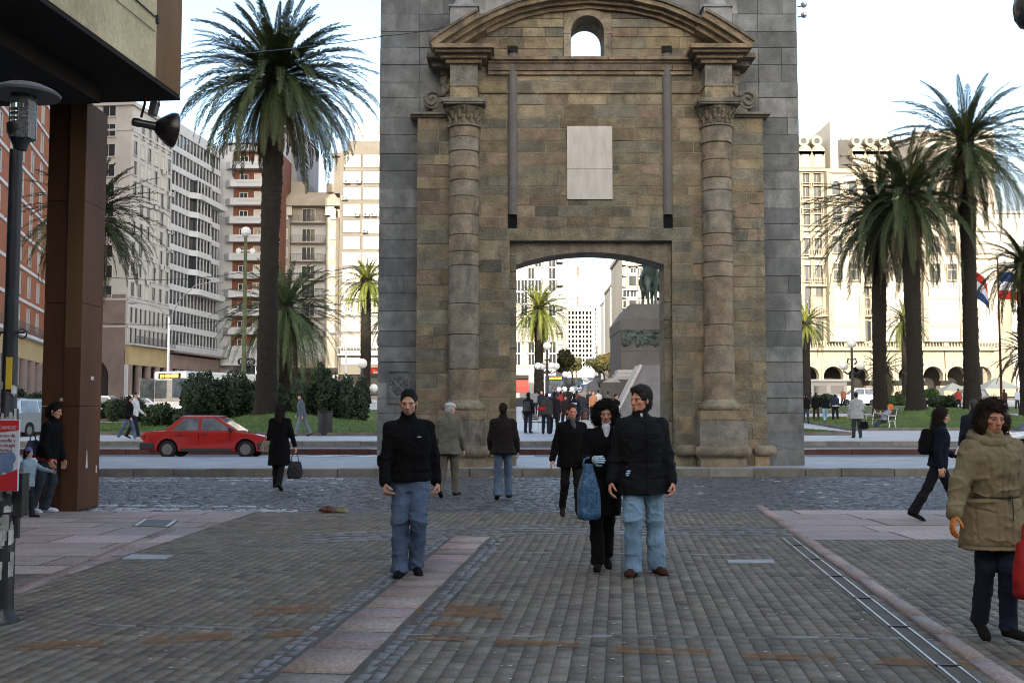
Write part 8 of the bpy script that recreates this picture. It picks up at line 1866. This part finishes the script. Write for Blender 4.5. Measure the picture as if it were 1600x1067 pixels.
far('person in black jacket and dark brown trousers, left of three walkers beyond the gate', 1275, 61, 1.62, 172, W1_, dict(col=BLACKC, hem=-.10, bulk=1.15), dict(col=(.04, .022, .018)), 'short', h=.026)
far('person in black top and pale jeans, middle of three walkers beyond the gate', 1289, 59.5, 1.56, 176, W2_, dict(col=BLACKC, hem=-.06, bulk=1.15), dict(col=LJEANS), 'bob', h=.026)
def ex_belt(root, J, S, out, Field, hd, near, h):
    o = J['hip']; F = Field(o - .35, o + .35, .02); F.loft([(.02, .20, .15, 0), (.09, .20, .15, 0)], o, J['RT'], 0, 2.4); out(F, 'belt', fabric((.6, .6, .58), .9), 0)
far('person in dark vest with white sleeves and belt, right of three walkers beyond the gate', 1305, 60, 1.60, 182, ST_, dict(col=fabric((.02, .025, .045), .9), hem=-.04, bulk=1.1), dict(col=(.012, .012, .014)), 'short', h=.026, extra=ex_belt, cap=('flat', fabric((.55, .55, .52), .9)))
far('person in dark clothes mostly hidden by the right side of the gate', 1259, 58, 1.6, 170, W1_, dict(col=BLACKC, hem=-.06, bulk=1.15), dict(col=(.03, .03, .045)), h=.026)
# reclining person on the bench
person('person in orange hood and dark trousers reclining on the park bench', at(1381, 650, 50.5)[:2], zg(50.5), 1.7, -80, dict(lean=-32, sit=.46, legL=(66, 42, 4), legR=(60, 34, 4), footL=-24, footR=-20, armL=(30, 12, 50, 8), armR=(30, 12, 50, 8), head=(0, 14, 0)), top=dict(col=fabric((.22, .23, .26), .9), hem=-.06, bulk=1.15), legs=dict(col=(.04, .05, .075), w=1.05), hair='short', h=.022, cap=('hood', fabric((.55, .13, .03), .9)))
# the people in the archway
aw = far('person in a dark coat and jeans standing left of the bench in the archway', 825, 47.0, 1.74, 150, dict(ST_, head=(30, -6, 0)), dict(col=fabric((.014, .014, .016), .9), hem=-.12, bulk=1.25), dict(col=(.02, .028, .05), w=1.05), 'bob')
bw = world(aw, (-.06, .22, 1.15), 1.0); held_bag('backpack', 'grey backpack on the person left of the bench in the archway', 'backpack', bw + np.array((0, 0, .2)), .3, .2, .42, fabric((.05, .052, .055), .9), R(150), 0, .01, res=.02)
bent = far('stooping person in a charcoal jacket right of the bench in the archway', 853, 46.2, 1.74, 168, dict(lean=16, legL=(2, 4, 3), legR=(-2, 4, 3), head=(0, 14, 0)), dict(col=fabric((.045, .042, .04), .9), hem=-.16, bulk=1.34, sleeve=1.2), dict(col=(.016, .02, .032), w=1.05))
bw = world(bent, (.16, .12, 1.05), 1.0); held_bag('red_pouch', 'small bright red pouch at the back of the stooping person in the archway', 'bag', bw + np.array((0, 0, .08)), .34, .12, .13, fabric((.42, .015, .02), .7), R(168), 0, .006, res=.02)
far('person in a long dark coat beside the stooping person in the archway', 866, 46.8, 1.76, 178, ST_, dict(col=fabric((.016, .016, .02), .9), hem=-.30, bulk=1.2), dict(col=(.015, .015, .018)))
far('woman in dark clothes walking towards the viewer at the middle of the archway', 883, 50.5, 1.60, 8, W1_, dict(col=fabric((.03, .02, .02), .9), hem=-.16, bulk=1.1), dict(col=(.02, .02, .025)), 'bob', skin=(1.1, .9, .85))
def ex_back(root, J, S, out, Field, hd, near, h): box_on(root, S, J['hip'] + J['RT'] @ np.array((0, .16, .40)), None, (.22, .01, .08), M['frame_white'], 'back_print', J['RT'], .003)
far('person in a dark jacket with pale print across the back in the archway', 897, 44.0, 1.72, 178, ST_, dict(col=fabric((.014, .016, .024), .9), hem=-.10, bulk=1.24), dict(col=(.02, .02, .026)), h=.02, extra=ex_back)
far('dark faced person in a pale hooded coat behind the rosy faced man', 914, 24.5, 1.62, 0, ST_, dict(col=fabric((.50, .49, .45), .9), hem=-.2, bulk=1.2), dict(col=(.03, .03, .035)), None, cap=('hood', fabric((.06, .06, .07), .9)), skin=(.35, .33, .34), z=0, h=.014, hh=.008)
far('person in a black jacket with white shirt tail walking beside the monument ramp', 962, 46.5, 1.68, 40, W1_, dict(col=BLACKC, hem=-.1, bulk=1.1), dict(col=(.06, .09, .15)), 'short', extra=lambda root, J, S, out, Field, hd, near, h: box_on(root, S, J['hip'] + J['RT'] @ np.array((.05, -.14, .16)), None, (.12, .02, .34), M['frame_white'], 'shirt', J['RT'], .004))
for i, (u, Y, H, f_, c_, lb_) in enumerate(((876, 62, 1.7, 175, (.25, .03, .03), 'far person in a red jacket behind the woman in the archway'), (908, 58, 1.7, 5, (.03, .03, .04), 'far dark clothed person between the lamp globes and the hooded figure'), (927, 64, 1.68, 0, (.45, .20, .10), 'far person in an orange top above the curly haired woman'), (935, 70, 1.7, 180, (.5, .48, .46), 'far person in a pale jacket above the curly haired woman'), (846, 66, 1.7, 10, (.02, .02, .03), 'far person in navy between the stooping person and the palm trunk'), (1590, 88, 1.7, 20, (.35, .4, .5), 'far person in pale blue under the tent at the right edge'), (1570, 84, 1.7, 180, (.03, .02, .02), 'far person in dark clothes under the right tent'), (1498, 90, 1.7, 160, (.3, .05, .04), 'far person in red beside the tallest right hand palm'), (1318, 96, 1.7, 0, (.3, .12, .08), 'far person in a rust coloured top beneath the palace lamp'))):
    far(lb_, u, Y, H, f_, ST_ if i % 2 else W1_, dict(col=fabric(c_, .9), hem=-.1, bulk=1.15), dict(col=(.02, .02, .03)), 'short', h=.032)
rs = np.random.default_rng(77)
for i, (u, Y, c_, lb_) in enumerate(((868, 78, (.03, .03, .05), 'far person in dark navy beneath the five globe lamp'), (879, 84, (.05, .04, .035), 'far person in brown behind the woman in the archway'), (889, 92, (.02, .02, .022), 'far black clad person under the small globe lamp'), (901, 74, (.14, .05, .04), 'far person in a maroon top left of the orange top'), (915, 86, (.3, .3, .3), 'far person in a light grey top above the pale hood'), (921, 72, (.025, .03, .04), 'far dark person just left of the orange top'), (930, 90, (.06, .08, .14), 'far person in blue right behind the orange top'), (943, 82, (.03, .03, .03), 'far dark person directly above the curly black hair'), (950, 68, (.10, .09, .08), 'far person in a grey brown coat by the monument side block'), (836, 74, (.2, .2, .22), 'far person in grey at the foot of the archway palm'))):
    far(lb_, u, Y, rs.uniform(1.6, 1.8), rs.choice([0, 175, 10, 190]), W1_ if i % 2 else W2_, dict(col=fabric(c_, .9), hem=-.12, bulk=1.15), dict(col=(.02, .02, .025)), 'short' if i % 3 else 'bob', h=.034)
# --- horse and rider in bronze
F = Field((-3.0, -2.6, -.1), (3.0, 3.6, 6.2), .055); hs = 1.55
H_ = lambda x, y, z: np.array((x, y, z)) * hs
F.loft([(-1.0, .30, .34, 0), (-.6, .36, .42, 0), (0, .33, .38, -.03), (.5, .36, .42, 0), (.85, .30, .40, .03)], H_(0, .3, 1.45), np.stack([[1, 0, 0], [0, 0, 1], [0, -1, 0]], 1).astype(float), .1) if False else None
F.ell(H_(0, .25, 1.42), H_(.34, .85, .38), None, .1); F.ell(H_(0, -.45, 1.45), H_(.32, .40, .42), None, .15); F.ell(H_(0, .95, 1.48), H_(.33, .38, .40), None, .15)
F.cap(H_(0, -.65, 1.62), H_(0, -1.12, 2.25), .36 * hs * .8, .2 * hs, .15); F.cap(H_(0, -1.08, 2.32), H_(0, -1.52, 2.02), .17 * hs, .10 * hs, .08)
for s in (-1, 1): F.cap(H_(s * .07, -1.02, 2.42), H_(s * .09, -1.0, 2.58), .05, .02, .03)
for s, fy, k_y in ((-1, -.62, -.75), (1, -.55, -.50)): F.cap(H_(s * .19, fy, 1.25), H_(s * .19, k_y, .68), .17 * hs, .085 * hs, .08); F.cap(H_(s * .19, k_y, .68), H_(s * .19, k_y + .02, .12), .075 * hs, .055 * hs, .05); F.cap(H_(s * .19, k_y - .03, .07), H_(s * .19, k_y - .1, .02), .07 * hs, .08 * hs, .04)
for s, fy in ((-1, 1.05), (1, .90)): F.cap(H_(s * .2, fy, 1.3), H_(s * .21, fy - .12, .85), .24 * hs, .13 * hs, .1); F.cap(H_(s * .21, fy - .12, .85), H_(s * .21, fy + .14, .55), .11 * hs, .075 * hs, .06); F.cap(H_(s * .21, fy + .14, .55), H_(s * .21, fy + .06, .1), .07 * hs, .055 * hs, .05); F.cap(H_(s * .21, fy + .03, .07), H_(s * .21, fy - .04, .02), .07 * hs, .08 * hs, .04)
F.cap(H_(0, 1.3, 1.62), H_(0, 1.5, 1.1), .09 * hs, .11 * hs, .05); F.cap(H_(0, 1.5, 1.1), H_(0, 1.46, .55), .10 * hs, .04 * hs, .05)
V, Q = F.mesh(); arr_mesh('horse', V, Q, M['bronze'], st0, smooth=True)
F = Field((-2, -2, 1.2), (2, 2.4, 6.2), .05)
F.loft([(0, .22 * hs, .17 * hs, 0), (.3, .2 * hs, .15 * hs, 0), (.75, .26 * hs, .17 * hs, 0), (1.0, .1 * hs, .1 * hs, 0)], H_(0, .12, 1.78), np.eye(3), .05); F.ell(H_(0, .1, 2.62), H_(.11, .13, .16), None, .05); F.ell(H_(0, .1, 2.74), H_(.2, .2, .05), None, .05)
for s in (-1, 1): F.cap(H_(s * .16, .1, 1.82), H_(s * .42, -.25, 1.45), .13 * hs, .1 * hs, .05); F.cap(H_(s * .42, -.25, 1.45), H_(s * .42, -.1, .98), .09 * hs, .07 * hs, .04); F.cap(H_(s * .25, .1, 2.4), H_(s * .36, .0, 2.08), .09 * hs, .07 * hs, .04); F.cap(H_(s * .36, .0, 2.08), H_(s * .15, -.3, 1.92), .07 * hs, .05 * hs, .04)
F.cap(H_(0, .35, 2.3), H_(0, .75, 1.55), .25 * hs, .3 * hs, .08)
V, Q = F.mesh(); arr_mesh('rider', V, Q, M['bronze'], st0, smooth=True)
